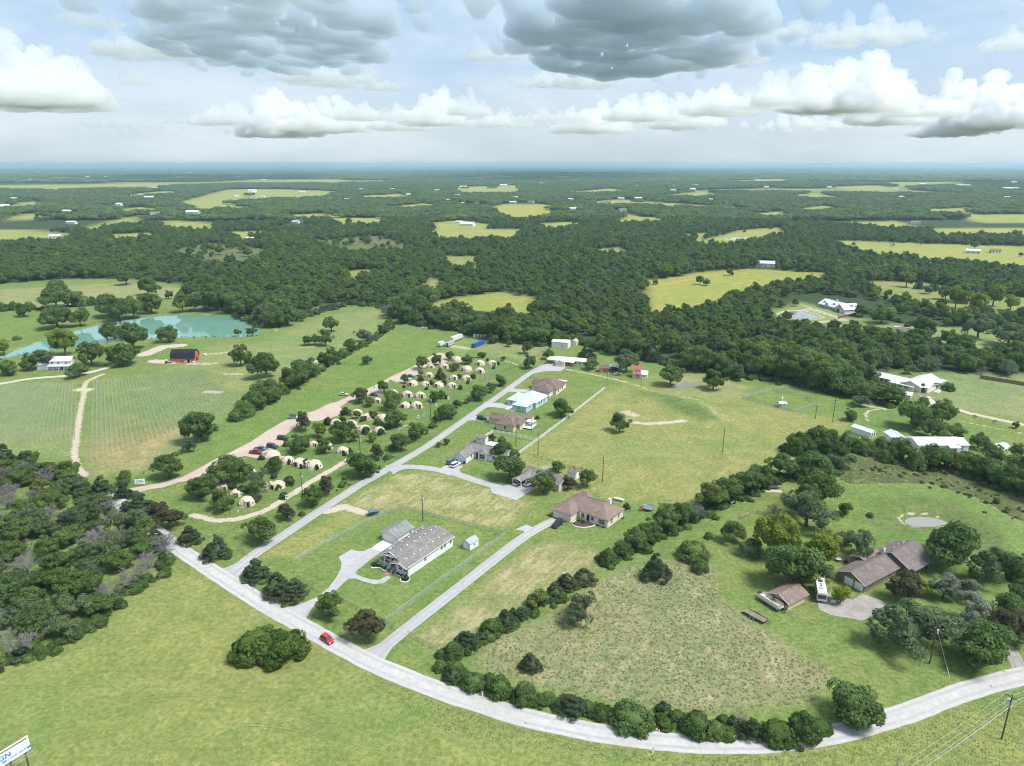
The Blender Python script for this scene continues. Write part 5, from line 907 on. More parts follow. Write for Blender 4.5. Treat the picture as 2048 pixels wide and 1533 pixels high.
# ---- lane-end house, workshop and sheds
h = House('lane_end_house', 'long cream house with white metal roof at the end of the lane', (22.0, 396.0), -18)
h.wing(3.0, 21.0, 0, 6.4, 2.7, 'u', 1.0, 'cream_siding', 'metal_cream', .35); h.win('v-', 17.5, .9, 1.1, 1.0); h.win('v-', 15.2, .8, 1.1, 1.0); h.door('v-', 11.0, 1.0, 2.1, 'dark_opening')
h.wing(4.4, 9.6, -4.6, 1.2, 2.7, 'v', .9, 'cream_siding', 'metal_cream', .35); h.win('v-', 7.2, .6, .7, 1.2); h.wing(-1.6, 3.0, -1.4, 5.6, 2.6, 'flat', 0, rm='metal_cream', walls=False, ov=.2)
for a, b in ((-1.4, -1.2), (-1.4, 5.4), (2.7, -1.2)): h.post(a, b, 2.6, .08)
h.wing(9.6, 14.6, -2.6, 0, 2.4, 'shed_v', .3, rm='metal_cream', walls=False, ov=.1)
h.box('porch_floor', 'brick_red', 9.7, 14.6, -2.6, -.05, .3, .5)
mb = MB(); mb.box(9.7, 14.6, -2.65, -2.55, 1.15, 1.25); [mb.box(9.7 + k * .35, 9.82 + k * .35, -2.65, -2.55, 0, 1.2) for k in range(14)]; mb.build('porch_railing', 'red_siding', h.r)
for a in (9.9, 12.1, 14.4): h.post(a, -2.5, 2.4, .08, 'red_siding')
h = House('metal_workshop', 'cream metal workshop with white roof behind the lane-end house', (24.8, 432.5), -18, 'workshop'); h.wing(0, 10.4, 0, 8.0, 4.0, 'u', .6, 'cream_siding', 'metal_white', .15); h.win('v-', 7.2, .9, .9, 1.4); h.door('u+', 4.0, 3.0, 3.0, 'white_trim', name='roller_door', z=.05)
h = House('lean_to_shed', 'small tan-roofed shed touching the back of the metal workshop', (37.4, 438.6), -18, 'shed'); h.wing(0, 3.6, 0, 5.6, 2.5, 'v', 1.0, 'cream_siding', 'metal_pink', .2); h.door('v-', 1.8, .9, 2.0)
h = House('red_shed', 'red garden shed with white crossed doors by the gravel path', (48.3, 377.6), -7, 'shed'); h.wing(0, 5.4, 0, 4.2, 2.4, 'u', 1.0, 'red_siding', 'shingle_brown', .2); h.door('v-', 1.2, 1.6, 1.9, 'red_siding'); h.door('v-', 3.7, .9, 1.9, 'red_siding', 'red_siding'); mb = MB(); mb.tube((.5, -.09, .2), (1.9, -.09, 1.9), .06, .06, 4); mb.tube((1.9, -.09, .2), (.5, -.09, 1.9), .06, .06, 4); mb.build('door_brace', 'white_trim', h.r)
h = House('carport', 'open carport with pale roof beside the red shed', (54.4, 380.2), -7, 'carport'); h.wing(0, 6.0, 0, 4.6, 2.4, 'flat', 0, rm='metal_cream', walls=False, ov=.1)
for a, b in ((.1, .1), (5.9, .1), (.1, 4.5), (5.9, 4.5)): h.post(a, b, 2.4, .07, 'dark_metal')
h = House('red_roof_house', 'white two-storey cottage with red roof and red porch awning', (65.2, 367.6), -14); h.wing(0, 4.4, .3, 4.4, 5.0, 'u', 1.0, 'white_siding', 'metal_red', .3); h.win('v-', 1.2, .6, .7, 3.5); h.win('v-', 2.2, .6, .7, 3.5); h.win('v-', 3.3, .6, .7, 3.5); h.door('v-', 2.2, .9, 2.0, 'dark_opening')
h.wing(-.1, 4.5, -1.4, .3, 2.3, 'shed_v', .5, rm='metal_red', walls=False, ov=.1)
for a in (.1, 2.2, 4.3): h.post(a, -1.3, 2.3, .07)
mb = MB(); mb.box(.1, 4.3, -1.36, -1.28, .85, .95); [mb.box(.1 + k * .35, .18 + k * .35, -1.36, -1.28, .1, .9) for k in range(13)]; mb.build('porch_railing', 'white_trim', h.r)
h.wing(4.45, 7.8, -1.2, 6.6, 2.5, 'shed_u', -.45, 'white_siding', 'metal_pink', .15); h.win('v-', 6.0, .7, .8, 1.1)
# ---- brown ranch house, boat shelter
h = House('ranch_house', 'brown ranch house with two white garage doors and stepped roofs', (94.5, 165.8), 33)
h.wing(0, 17.2, 0, 8.0, 2.6, 'u', 1.9, 'brown_siding', 'shingle_dark', .6); h.door('u-', 4.5, 2.5, 2.2, 'white_trim', 'brown_siding', 'garage_door', .05); h.door('u-', 1.55, 2.5, 2.2, 'white_trim', 'brown_siding', 'garage_door', .05); h.win('v-', 12.0, 1.4, 1.1, 1.0, frame='brown_siding')
h.wing(17.2, 28.2, -2.2, 7.6, 3.2, 'u', 2.4, 'brown_siding', 'shingle_dark', .7); h.win('v-', 20.0, 1.4, 1.4, .8); h.win('v-', 23.0, 1.4, 1.4, .8); h.win('v-', 26.0, 1.4, 1.4, .8); h.wing(9.8, 17.0, 5.0, 10.2, 3.1, 'u', .9, 'brown_siding', 'shingle_tan', .3)
for k in range(5): h.post(18.5 + k * 2.3, -3.6, 2.9, .08, 'wood')
h.wing(17.6, 28.6, -3.8, -2.2, 2.75, 'shed_v', .35, rm='shingle_dark', walls=False, ov=.2)
ch = h.box('chimney', 'stone', 16.0, 17.0, 4.6, 5.4, 3.0, 5.9); h.box('flue', 'steel', 16.3, 16.7, 4.8, 5.2, 5.9, 6.3, parent=ch)
for a, b, z_ in ((20, 4.0, 5.4), (23, 4.4, 5.2), (25, 4.2, 5.3), (26, 4.4, 5.2)): mb = MB(); mb.tube((a, b, z_ - .3), (a, b, z_ + .35), .12, .12, 8); mb.build('roof_vent', 'white_trim', h.r)
mb = MB(); mb.box(9.6, 14.8, 10.3, 13.4, 0, .14); mb.build('brick_terrace', 'brick_red', h.r)
RH = h
h = House('boat_shelter', 'open brown-roofed boat shelter with low tan walls', (71.0, 157.9), 33, 'shelter'); h.wing(-.2, 7.4, -.4, 5.6, 2.3, 'u', 1.35, rm='shingle_tan', walls=False, ov=.4)
for a, b in ((0, 0), (0, 5.2), (7.2, 0), (7.2, 5.2), (0, 2.7), (3.6, 5.2)): h.post(a, b, 2.3, .1, 'wood')
mb = MB(); mb.box(-.1, 7.3, -.1, .05, 0, 1.3); mb.box(7.2, 7.32, .05, 5.3, 0, 2.3); mb.box(-.1, 0, 0.05, .9, 0, 1.3); mb.build('low_wall', 'tan_siding', h.r)
g = MB(); g.add([(-.2, -.4, 2.25), (-.2, 5.6, 2.25), (-.2, 2.6, 3.6)], [(0, 2, 1)]); g.build('gable_panel', 'wood', h.r)
MB().box(0, 7.2, .1, 5.2, .02, .09).build('floor_slab', 'old_concrete', h.r)
# ---- right-hand homes
h = House('mobile_home', 'long white mobile home with white metal roof below the big oaks', (162.6, 264.0), 0)
h.wing(0, 20.2, 0, 9.2, 2.7, 'u', 1.2, 'white_siding', 'metal_white', .3)
for x_ in (2.7, 5.8, 8.2, 17.4): h.win('v-', x_, 1.1 if x_ != 8.2 else .7, 1.3, .9)
h.wing(11.4, 15.6, -2.4, .4, 2.5, 'u', .5, rm='metal_white', walls=False, ov=.2)
for a in (11.6, 13.5, 15.4): h.post(a, -2.3, 2.5, .07)
h.box('porch_floor', 'brick_red', 11.4, 15.6, -2.4, -.05, .3, .5); h.door('v-', 13.5, .9, 2.0, 'dark_opening')
h.wing(2.2, 4.2, -.25, .5, 2.65, 'v', .7, 'white_siding', 'metal_white', .2); h.wing(14.4, 16.6, -.25, .5, 2.65, 'v', .7, 'white_siding', 'metal_white', .2)
h = House('white_annex', 'white-roofed outbuilding behind the left end of the mobile home', (156.6, 271.8), 0, 'outbuilding'); h.wing(0, 5.4, 0, 7.6, 2.5, 'v', 1.1, 'white_siding', 'metal_white', .3); h.win('v-', 3.6, .9, 1.0, 1.0)
h = House('metal_garage', 'white metal garage with two dark door slots beside the track', (150.3, 277.8), 32, 'garage'); h.wing(0, 3.6, 0, 9.0, 2.6, 'v', .9, 'white_siding', 'metal_white', .15); h.door('v-', .9, .7, 2.3, 'dark_opening'); h.door('v-', 2.5, .7, 2.3, 'dark_opening')
h = House('arched_hut', 'low white shed with long curved roof right of the mobile home', (193.0, 262.5), 20, 'hut'); mb = MB(); n_ = 10; L_ = 8.5; rr0 = 2.6
vs = []; fs = []
for i in range(n_ + 1):
    t_ = math.pi * i / n_; vs += [(0, 2.6 - 2.6 * math.cos(t_), .2 + 2.1 * math.sin(t_)), (L_, 2.6 - 2.6 * math.cos(t_), .2 + 2.1 * math.sin(t_))]
for i in range(n_): fs.append((2 * i, 2 * i + 1, 2 * i + 3, 2 * i + 2))
fs += [tuple(range(2 * n_, -1, -2)), tuple(range(1, 2 * n_ + 2, 2))]; mb.add(vs, fs); mb.build('curved_roof', 'metal_white', h.r, smooth=False); MB().box(-.05, 0, 1.8, 3.4, 0, 1.9).build('door', 'white_trim', h.r)
for k in range(4): MB().box(1.2 + k * 2, 2.0 + k * 2, -.05, .02, .2, .8).build('window', 'glass', h.r)
h = House('white_roof_ranch', 'sprawling house with long white metal roofs beside the tree line', (199.0, 352.6), -53)
h.wing(-17, 16, 0, 9.6, 2.8, 'u', 1.3, 'cream_siding', 'metal_white', .6)
for x_ in (-9, -7, -4.6, -2.4): h.win('v-', x_, 1.4, 1.2, .9)
h.wing(-1.2, 10.6, -3.4, .3, 2.5, 'shed_v', .5, 'cream_siding', 'metal_white', .4)
for x_ in (1.2, 4.2, 7.2): h.win('v-', x_, 2.2, 1.0, 1.0)
h.wing(3.4, 13.4, -1.6, 20, 2.9, 'v', 2.0, 'cream_siding', 'metal_white', .6); h.wing(8.0, 15.6, 14.0, 22.0, 2.6, 'flat', 0, rm='metal_white', walls=False, ov=.3)
for a, b in ((15.4, 14.2), (15.4, 21.8), (8.2, 21.8)): h.post(a, b, 2.6, .1)
h.box('annex_car_bay', 'dark_opening', 8.4, 13.3, 20.05, 20.2, .05, 2.4)
h = House('white_roof_annex', 'narrow white-roofed building hidden in trees below the sprawling house', (186.9, 341.0), -36, 'outbuilding'); h.wing(0, 13, -5.0, 0, 2.4, 'u', .8, 'tan_siding', 'metal_white', .6); h.win('v-', 10, 1.4, 1.1, .9); h.win('u+', -2.5, 1.6, 1.1, .9)
h = House('hill_farmhouse', 'grey farmhouse with white metal roofs and dormers on the right hill', (249.6, 569.0), -73)
h.wing(0, 27, 0, 11, 2.9, 'u', 3.2, 'grey_siding', 'metal_white', 1.2); h.wing(20, 30, -2.2, 12, 3.0, 'v', 3.4, 'grey_siding', 'metal_white', .5)
h.door('v-', 23.0, 2.6, 2.3, 'dark_opening', name='garage_door', z=.05); h.door('v-', 26.6, 2.6, 2.3, 'white_trim', name='garage_door', z=.05)
h.wing(7, 11, -.6, 5, 3.2, 'v', 2.0, 'grey_siding', 'metal_white', .3); h.win('v-', 9, 1.2, 1.2, 3.3)
for x_ in (2.5, 5, 13, 16): h.win('v-', x_, 1.2, 1.5, .8, rect=(0, 27, 0, 11, 2.9))
for x_ in (3.6, 14.2): h.wing(x_ - 1.2, x_ + 1.2, 1.6, 5.0, 4.6, 'v', .9, 'grey_siding', 'metal_white', .2); h.win('v-', x_, .9, .9, 3.6)
for k in range(7): h.post(1 + k * 3, -1.0, 2.7, .1)
ch = h.box('chimney', 'stone', 11.5, 12.7, 5.4, 6.4, 5, 7.4)
h = House('grey_roof_house', 'low house with broad grey roof among trees on the right', (253.0, 470.5), -50); h.wing(0, 16, 0, 15, 2.7, 'hip', 2.3, 'cream_siding', 'shingle_dark', .6); h.win('v-', 4, 1.4, 1.2, .9); h.win('v-', 8, 1.4, 1.2, .9); h.wing(-1, 6, 15, 19, 2.5, 'flat', 0, 'white_siding', 'metal_white', .2)
# ---- left farm
h = House('red_barn', 'dark-roofed red barn with gambrel roof by the vineyard', (-197.6, 397.2), 4, 'barn')
mb = MB(); pr = [(0, 0), (7.6, 0), (7.6, 3.0), (6.6, 5.6), (3.8, 7.0), (1.0, 5.6), (0, 3.0)]
mb.add([(0, a, b) for a, b in pr] + [(13.2, a, b) for a, b in pr], [tuple(range(6, -1, -1)), tuple(range(7, 14))] + [(i, (i + 1) % 7, 7 + (i + 1) % 7, 7 + i) for i in range(7)]); mb.build('wall', 'red_siding', h.r)
rf = MB(); pr2 = [(-.35, 2.75), (.95, 5.7), (3.8, 7.15), (6.65, 5.7), (7.95, 2.75)]
for (a, za), (b_, zb) in zip(pr2[:-1], pr2[1:]): rf.slab([(-.4, a, za), (13.6, a, za), (13.6, b_, zb), (-.4, b_, zb)], .15)
h.roof = rf.build('roof', 'shingle_black', h.r); h.w = (0, 13.2, 0, 7.6, 3)
for x_ in (1.5, 4.0, 7.4): h.door('v-', x_, 1.4, 1.9, 'red_siding')
h.win('v-', 5.8, .7, .9, 1.0, 'dark_opening'); h.door('v-', 10.2, 1.6, 2.0, 'dark_opening'); h.door('u+', 3.6, 2.4, 2.6, 'dark_opening', 'cream_siding'); h.win('u+', 3.8, 1.2, 1.2, 4.2)
rf = MB(); rf.slab([(9.2, -1.8, 2.3), (11.6, -1.8, 2.3), (11.6, .1, 3.0), (9.2, .1, 3.0)], .1); rf.build('porch_roof', 'shingle_black', h.r)
for x_ in (9.3, 11.5): h.post(x_, -1.7, 2.3, .07)
h = House('old_farmhouse', 'white two-storey farmhouse with pale metal roof under the trees', (-259.3, 381.3), 3)
h.wing(0, 12.0, 1.6, 7.6, 5.0, 'u', 1.8, 'white_siding', 'metal_white', .4); h.wing(-7, 0, 2.0, 7.0, 2.8, 'u', 1.4, 'white_siding', 'metal_white', .3)
for x_ in (2.0, 5.5, 9.5): h.win('v-', x_, .9, 1.3, 3.3, rect=(0, 12, 1.6, 7.6, 5))
h.win('v-', 2.2, .9, 1.5, .8, rect=(0, 12, 1.6, 7.6, 5)); h.door('v-', 7.0, 1.0, 2.1, 'dark_opening', rect=(0, 12, 1.6, 7.6, 5)); h.wing(0, 12, -.6, 1.6, 2.5, 'shed_v', .35, rm='metal_white', walls=False, ov=.1)
for k in range(5): h.post(.2 + k * 2.9, -.5, 2.5, .09)
# ---- far houses
RM = {'white': 'metal_white', 'grey': 'shingle_grey', 'brown': 'shingle_brown', 'red': 'metal_red'}; WM = {'white': 'white_siding', 'pale': 'cream_siding'}
for i, (x, y, w, rc, wc_, lb) in enumerate(FARB):
    p = G(x, y); L_ = min(w / ppm(p), 60); D_ = min(L_ * .55, 14 + L_ * .1); hh = 3.2 + min(3, L_ * .05); p.z = 0
    h = House('far_barn' if 'barn' in lb or 'shed' in lb else 'far_house', lb, (p.x, p.y), -math.degrees(math.atan2(p.x, p.y)) * .4 + random.uniform(-22, 22), 'barn' if 'barn' in lb else 'house', 'distant houses and barns')
    h.r.location.z = terrain(p.x, p.y) - .2
    h.wing(-L_ / 2, L_ / 2, -D_ / 2, D_ / 2, hh, 'u', D_ * .2, WM[wc_], RM[rc], .5)
    if lb.startswith('tiny white building'): lab(h.r, lb, 'building', 'tiny distant buildings')
    if p.y < 2500 and not lb.startswith('tiny white'):
        for k in range(3): h.win('v-', -L_ / 3 + k * L_ / 3, 1.6, 1.6, 1.0)
        h.door('u-', 0, 2.5, 2.6, 'dark_opening')
for x, y, w, lb, rm_ in ((1926, 607, 17, 'dark-roofed red cabin in the right-hand pasture grove', 'shingle_black'),):
    p = G(x, y); L_ = w / ppm(p); h = House('red_cabin', lb, (p.x, p.y), -30); h.wing(-L_ / 2, L_ / 2, -4, 4, 3, 'u', 2.2, 'red_siding', rm_); h.win('v-', -2, 1.2, 1.3, .9); h.door('u+', 0, 1.2, 2.1, 'white_trim')
# ================================================================== DOME CABINS
def dome_mat():
    m, n, out = new_mat('dome_shell'); p = n.n('ShaderNodeTexCoord').outputs['Object']
    k = n.noise(n.v('MULTIPLY', p, (1, 1, .35)), 1.3, 5, .65)
    c = n.mix(n.ramp(k, .3, .75), (.43, .36, .27), (.56, .48, .38)); c = n.mix(n.m('MULTIPLY', n.ramp(n.noise(p, .5, 3, .5), .5, .8), .35), c, (.36, .28, .21))
    principled(n, out, c, .85, 0, (n.noise(p, 3, 3, .6), .15, .05), .2)
dome_mat()
def dome_shell():
    vs, fs = [], []; S, Rg = 28, 9
    for i in range(Rg + 1):
        t = math.pi / 2 * i / Rg; r = math.cos(t) ** .9; z = math.sin(t) * .92
        for j in range(S): a = 2 * math.pi * j / S; vs.append((r * math.cos(a), r * math.sin(a), z))
    for i in range(Rg):
        for j in range(S): fs.append((i * S + j, i * S + (j + 1) % S, (i + 1) * S + (j + 1) % S, (i + 1) * S + j))
    return vs, fs
def make_dome():
    t = thing('dome_cabin', 'x', 'dome cabin'); vs, fs = dome_shell(); MB().add(vs, fs).build('shell', 'dome_shell', t, smooth=True)
    sk = MB()
    for i in range(24): a, b_ = 2 * math.pi * i / 24, 2 * math.pi * (i + 1) / 24; sk.tube((1.01 * math.cos(a), 1.01 * math.sin(a), .0), (1.01 * math.cos(b_), 1.01 * math.sin(b_), .0), .04, .04, 5)
    sk.build('base_ring', 'stone', t)
    d = MB(); d.box(-.30, .30, -1.04, -.70, 0, .78); d.add([(-.34, -1.08, .76), (.34, -1.08, .76), (.34, -.5, .92), (-.34, -.5, .92)], [(0, 1, 2, 3)]); e = d.build('entrance_porch', 'dome_shell', t)
    MB().box(-.17, .17, -1.06, -1.03, .02, .66).build('door', 'dark_opening', e)
    for a in (.9, -.9, 3.5):
        w = MB(); ca, sa = math.cos(a), math.sin(a); c = Vector((ca * .93, sa * .93, .36)); u = Vector((-sa, ca, 0)); nn = Vector((ca, sa, .35)).normalized(); up = nn.cross(u)
        w.tube(c - nn * .05, c + nn * .045, .14, .14, 12); o = w.build('window', 'white_trim', t); MB().tube(c, c + nn * .055, .11, .11, 12).build('pane', 'glass', o)
    MB().tube((0, 0, .90), (0, 0, .98), .10, .07, 10).build('roof_vent', 'white_trim', t)
    return t
DOMES = {'among the trees nearest the county road': [(489,1014,34),(470,994,26),(441,983,29),(497,952,25),(553,979,29),(537,977,22)], 'in the row facing the dirt track': [(541,921,34),(573,928,26),(597,933,28),(626,939,32)], 'half hidden behind the second tree group': [(625,894,20),(650,900,27),(683,909,26)],
 'in the lower middle cluster': [(669,853,25),(701,854,23),(727,866,27),(757,868,24)], 'in the upper middle cluster': [(712,833,25),(736,840,25),(765,842,23)], 'beside the large dark tree': [(753,806,18),(810,816,21),(832,818,26)], 'in the open row of three': [(784,791,21),(813,795,23),(839,797,23)],
 'in the near row of the far group': [(825,772,20),(850,774,19),(877,775,20),(903,777,21)], 'in the middle of the far group': [(857,755,18),(907,760,18),(932,762,20)], 'in the farthest rows by the trailers': [(887,738,19),(934,743,20),(959,747,21),(914,724,19),(960,731,19),(984,732,20),(861,737,15)]}
d0 = make_dome(); used = False
for where, lst in DOMES.items():
    for x, y, w in lst:
        p = G(x, y); r_ = w / ppm(p) / 2; p.y += r_ * .75
        o = d0 if not used else copy_tree(d0); used = True
        o.location = p; o.scale = (r_, r_, r_); o.rotation_euler = (0, 0, random.choice((-.5, .3, .6, -1.2)) + random.uniform(-.2, .2))
        lab(o, 'tan dome cabin ' + where, 'dome cabin', 'tan dome cabins of the camp')
# ================================================================== VEHICLES
def paint(name, col): simple('paint_' + name, col, .28, .06, .5, .15, .5); return 'paint_' + name
for nm_, c_ in (('red', (.55, .03, .03)), ('black', (.02, .022, .025)), ('white', (.68, .68, .68)), ('silver', (.50, .52, .54)), ('navy', (.035, .055, .12)), ('maroon', (.25, .03, .045)), ('slate', (.10, .16, .24)), ('grey', (.18, .19, .2))): paint(nm_, c_)
PROF = {'sedan': ([(-2.2, .35), (2.2, .35), (2.25, .7), (1.1, .85), (-1.5, .9), (-2.25, .8)], [(-1.7, .88), (1.0, .86), (.35, 1.42), (-1.05, 1.42)], 1.78),
 'hatch': ([(-1.95, .35), (1.95, .35), (2.0, .72), (1.05, .9), (-1.9, .95), (-2.0, .8)], [(-1.92, .9), (1.0, .88), (.3, 1.5), (-1.35, 1.5)], 1.75),
 'suv': ([(-2.35, .42), (2.35, .42), (2.4, .95), (1.2, 1.08), (-2.3, 1.1), (-2.42, .9)], [(-2.3, 1.05), (1.15, 1.05), (.5, 1.76), (-2.0, 1.78)], 1.92),
 'pickup': ([(-2.8, .48), (2.75, .48), (2.8, 1.0), (1.4, 1.12), (-2.75, 1.12), (-2.82, .9)], [(-.9, 1.1), (1.35, 1.1), (.7, 1.8), (-.7, 1.82)], 1.95)}
def car(name, label, px, heading, kind, col, cat='car', group=None, loc=None):
    p = loc if loc is not None else G(*px); t = thing(name, None, cat, (p[0], p[1], .08), R(heading), group); body, cab, W_ = PROF[kind]
    def loft(pr, w0, w1, zt):
        m = MB(); n = len(pr); zs = [z for _, z in pr]; z0, z1 = min(zs), max(zs); vs = []
        for sgn in (-1, 1):
            for x, z in pr: k = (z - z0) / (z1 - z0 + 1e-6); vs.append((x, sgn * (w0 + (w1 - w0) * k) / 2, z))
        m.add(vs, [tuple(range(n)), tuple(range(2 * n - 1, n - 1, -1))] + [(i, n + i, n + (i + 1) % n, (i + 1) % n) for i in range(n)]); return m
    def bev(o, w):
        b = o.modifiers.new('bevel', 'BEVEL'); b.width = w; b.segments = 2; b.limit_method = 'ANGLE'
    b = loft(body, W_, W_ * .96, 0).build('body', 'paint_' + col, t); bev(b, .10)
    g = loft(cab, W_ * .93, W_ * .72, 0).build('windows', 'glass', t); bev(g, .05)
    xs_ = [x for x, z in cab]; zt = max(z for _, z in cab); r0, r1 = min(x for x, z in cab if z > zt - .1), max(x for x, z in cab if z > zt - .1)
    MB().box(r0 - .08, r1 + .05, -W_ * .36, W_ * .36, zt - .03, zt + .04).build('roof', 'paint_' + col, t)
    if kind == 'pickup': MB().box(-2.7, -1.0, -W_ * .40, W_ * .40, 1.0, 1.135).build('cargo_bed', 'dark_metal', t)
    else:
        pl = MB()
        for sgn in (-1, 1):
            for xx in (-.45, ): pl.tube((xx, sgn * W_ * .465, 0.9 if kind != 'suv' else 1.08), (xx - .05, sgn * W_ * .365, zt), .05, .05, 4)
        pl.build('door_pillar', 'paint_' + col, t)
    wb = max(x for x, _ in body) * .62
    for sx in (-1, 1):
        for sy in (-1, 1):
            y0 = sy * W_ * .40; y1 = sy * W_ * .51; o = MB().tube((sx * wb, y0, .34), (sx * wb, y1, .34), .34, .34, 12).build('wheel', 'rubber', t); MB().tube((sx * wb, y1, .34), (sx * wb, y1 + sy * .02, .34), .19, .19, 8).build('rim', 'steel', o)
    fx = max(x for x, _ in body); rx = min(x for x, _ in body)
    for sy in (-1, 1):
        MB().box(fx - .12, fx + .01, sy * W_ * .34 - .18, sy * W_ * .34 + .18, .62, .76).build('headlight', 'white_trim', t); MB().box(rx - .01, rx + .1, sy * W_ * .36 - .14, sy * W_ * .36 + .14, .7, .84).build('tail_light', 'red_paint', t)
    MB().box(fx - .02, fx + .03, -.45, .45, .42, .6).build('grille', 'dark_metal', t)
    return lab(t, label, cat, group)
car('red_car', 'small red car driving along the county road', (655, 1283), -41, 'hatch', 'red')
car('black_suv', 'black sport utility car on the drive of the hip roof house', (1115, 1052), 235, 'suv', 'black')
car('slate_suv', 'dark blue car beside the white one at the L-shaped house', (903, 927), 58, 'suv', 'slate'); car('white_suv', 'white car parked in front of the L-shaped house', (911, 933), 58, 'suv', 'white')
car('black_suv', 'black car on the drive of the yellow house', (964, 840), -22, 'suv', 'black')
car('white_sedan', 'white car under the gabled carport', (1036, 969), 50, 'sedan', 'white'); car('silver_pickup', 'silver pickup beside the gabled carport', (1060, 970), 50, 'pickup', 'silver', 'pickup')
car('red_pickup', 'dark red pickup in the gravel lot by the first domes', (513, 908), -12, 'pickup', 'maroon', 'pickup'); car('slate_pickup', 'blue-grey pickup behind the dark red pickup', (522, 902), -14, 'pickup', 'slate', 'pickup'); car('navy_suv', 'navy car right of the two pickups in the gravel lot', (545, 896), -16, 'suv', 'navy'); car('black_suv', 'black car half under a tree at the gravel lot', (566, 880), -14, 'suv', 'black')
car('silver_car', 'silver car parked on the grass edge of the gravel road', (687, 791), -4, 'sedan', 'silver'); car('navy_car', 'dark blue car in the middle gravel lot', (748, 792), -16, 'sedan', 'navy'); car('black_car', 'dark car in the upper gravel lot', (821, 755), -14, 'sedan', 'navy')
car('white_car', 'white car beside the red shed carport', (1235, 750), 14, 'sedan', 'white'); car('black_suv', 'black vehicle under the carport by the red shed', None, 12, 'suv', 'black', loc=(57.4, 382.4)); car('pale_van', 'pale blue-white car at the wood edge right of the workshop', (1168, 684), -8, 'suv', 'white'); car('dark_sedan', 'dark car in the carport bay of the sprawling white-roofed house', (1855, 773), 40, 'sedan', 'grey')
for i, (x, y, hd, k_, c_, tx) in enumerate(((867, 646, 10, 'sedan', 'maroon', 'rusty red old car by the wood edge'), (903, 655, -12, 'sedan', 'grey', 'grey old car by the wood edge'), (930, 659, -8, 'pickup', 'navy', 'dark blue old pickup by the wood edge'))): car('old_car', tx, (x, y), hd, k_, c_)
def box_vehicle(name, label, px, ang, L_, W_, H_, mat, cat, wheels=2, z0=.6, stripe=None, loc=None):
    p = loc or G(*px); t = thing(name, label, cat, (p[0], p[1], .03), R(ang)); b = MB().box(-L_ / 2, L_ / 2, -W_ / 2, W_ / 2, z0, H_).build('body', mat, t); bv = b.modifiers.new('bevel', 'BEVEL'); bv.width = .12; bv.segments = 2
    for k in range(wheels):
        for sy in (-1, 1):
            x_ = -L_ * .3 + k * (L_ * .6 / max(1, wheels - 1)) if wheels > 1 else 0
            o = MB().tube((x_, sy * (W_ / 2 - .25), .42), (x_, sy * (W_ / 2 + .02), .42), .42, .42, 12).build('wheel', 'rubber', t); MB().tube((x_, sy * (W_ / 2 + .02), .42), (x_, sy * (W_ / 2 + .04), .42), .22, .22, 8).build('rim', 'steel', o)
    return t
# motor home on the ranch slab
t = box_vehicle('motor_home', 'white motor home parked on the ranch slab', None, 253, 7.8, 2.4, 3.15, 'paint_white', 'motor home', 2, loc=(82.2, 164.6))
MB().box(3.9, 3.97, -1.05, 1.05, 1.35, 2.5).build('windscreen', 'glass', t); MB().box(3.88, 3.96, -1.1, 1.1, .8, .95).build('bumper', 'steel', t)
for sy in (-1, 1):
    MB().box(-2.8, 2.6, sy * 1.2 - .03, sy * 1.2 + .03, 1.1, 1.3).build('stripe', 'paint_slate', t)
    for k in range(4): MB().box(-2.6 + k * 1.5, -1.7 + k * 1.5, sy * 1.21 - .02, sy * 1.21 + .02, 1.7, 2.3).build('window', 'glass', t)
MB().box(1.1, 2.0, -.5, .5, 3.15, 3.4).build('roof_unit', 'paint_silver', t); MB().box(-2.4, -1.5, -.5, .5, 3.15, 3.4).build('roof_unit', 'dark_metal', t)
for x_ in (-3.2, -.5, .4): MB().box(x_ - .25, x_ + .25, -.25, .25, 3.15, 3.28).build('roof_vent', 'paint_grey', t)
MB().tube((-3.0, 1.1, 3.1), (-.2, 1.1, 3.1), .12, .12, 6).build('awning', 'paint_silver', t)
# pontoon boat on its trailer
t = thing('pontoon_boat', 'white pontoon boat on a trailer beside the boat shelter', 'boat', (67.6, 160.4, 0), R(-60))
for sy in (-1, 1): m_ = MB(); m_.tube((-3.4, sy * .85, .75), (2.8, sy * .85, .75), .32, .32, 10); m_.tube((2.8, sy * .85, .75), (3.7, sy * .8, .9), .32, .04, 10); m_.build('pontoon', 'steel', t)
dk = MB(); dk.prism([(-3.5, -1.2), (3.1, -1.2), (3.6, -.6), (3.6, .6), (3.1, 1.2), (-3.5, 1.2)], 1.08, 1.2); dk.build('deck', 'tan_siding', t)
for a, b_ in (((-3.2, -1.18), (3.1, -1.18)), ((3.1, -1.18), (3.55, -.55)), ((3.55, -.55), (3.55, .55)), ((3.55, .55), (3.1, 1.18)), ((3.1, 1.18), (-3.2, 1.18)), ((-3.2, 1.18), (-3.2, .5)), ((-3.2, -.5), (-3.2, -1.18))):
    A, B = Vector((*a, 1.2)), Vector((*b_, 1.2)); n_ = (B - A).cross(Vector((0, 0, 1))).normalized() * .03; m_ = MB(); m_.add([A - n_, B - n_, B + n_, A + n_, A - n_ + Vector((0, 0, .62)), B - n_ + Vector((0, 0, .62)), B + n_ + Vector((0, 0, .62)), A + n_ + Vector((0, 0, .62))], [(0, 3, 2, 1), (4, 5, 6, 7), (0, 1, 5, 4), (1, 2, 6, 5), (2, 3, 7, 6), (3, 0, 4, 7)]); o = m_.build('side_panel', 'paint_white', t); MB().tube(A + Vector((0, 0, .65)), B + Vector((0, 0, .65)), .04, .04, 5).build('rail', 'dark_metal', o)
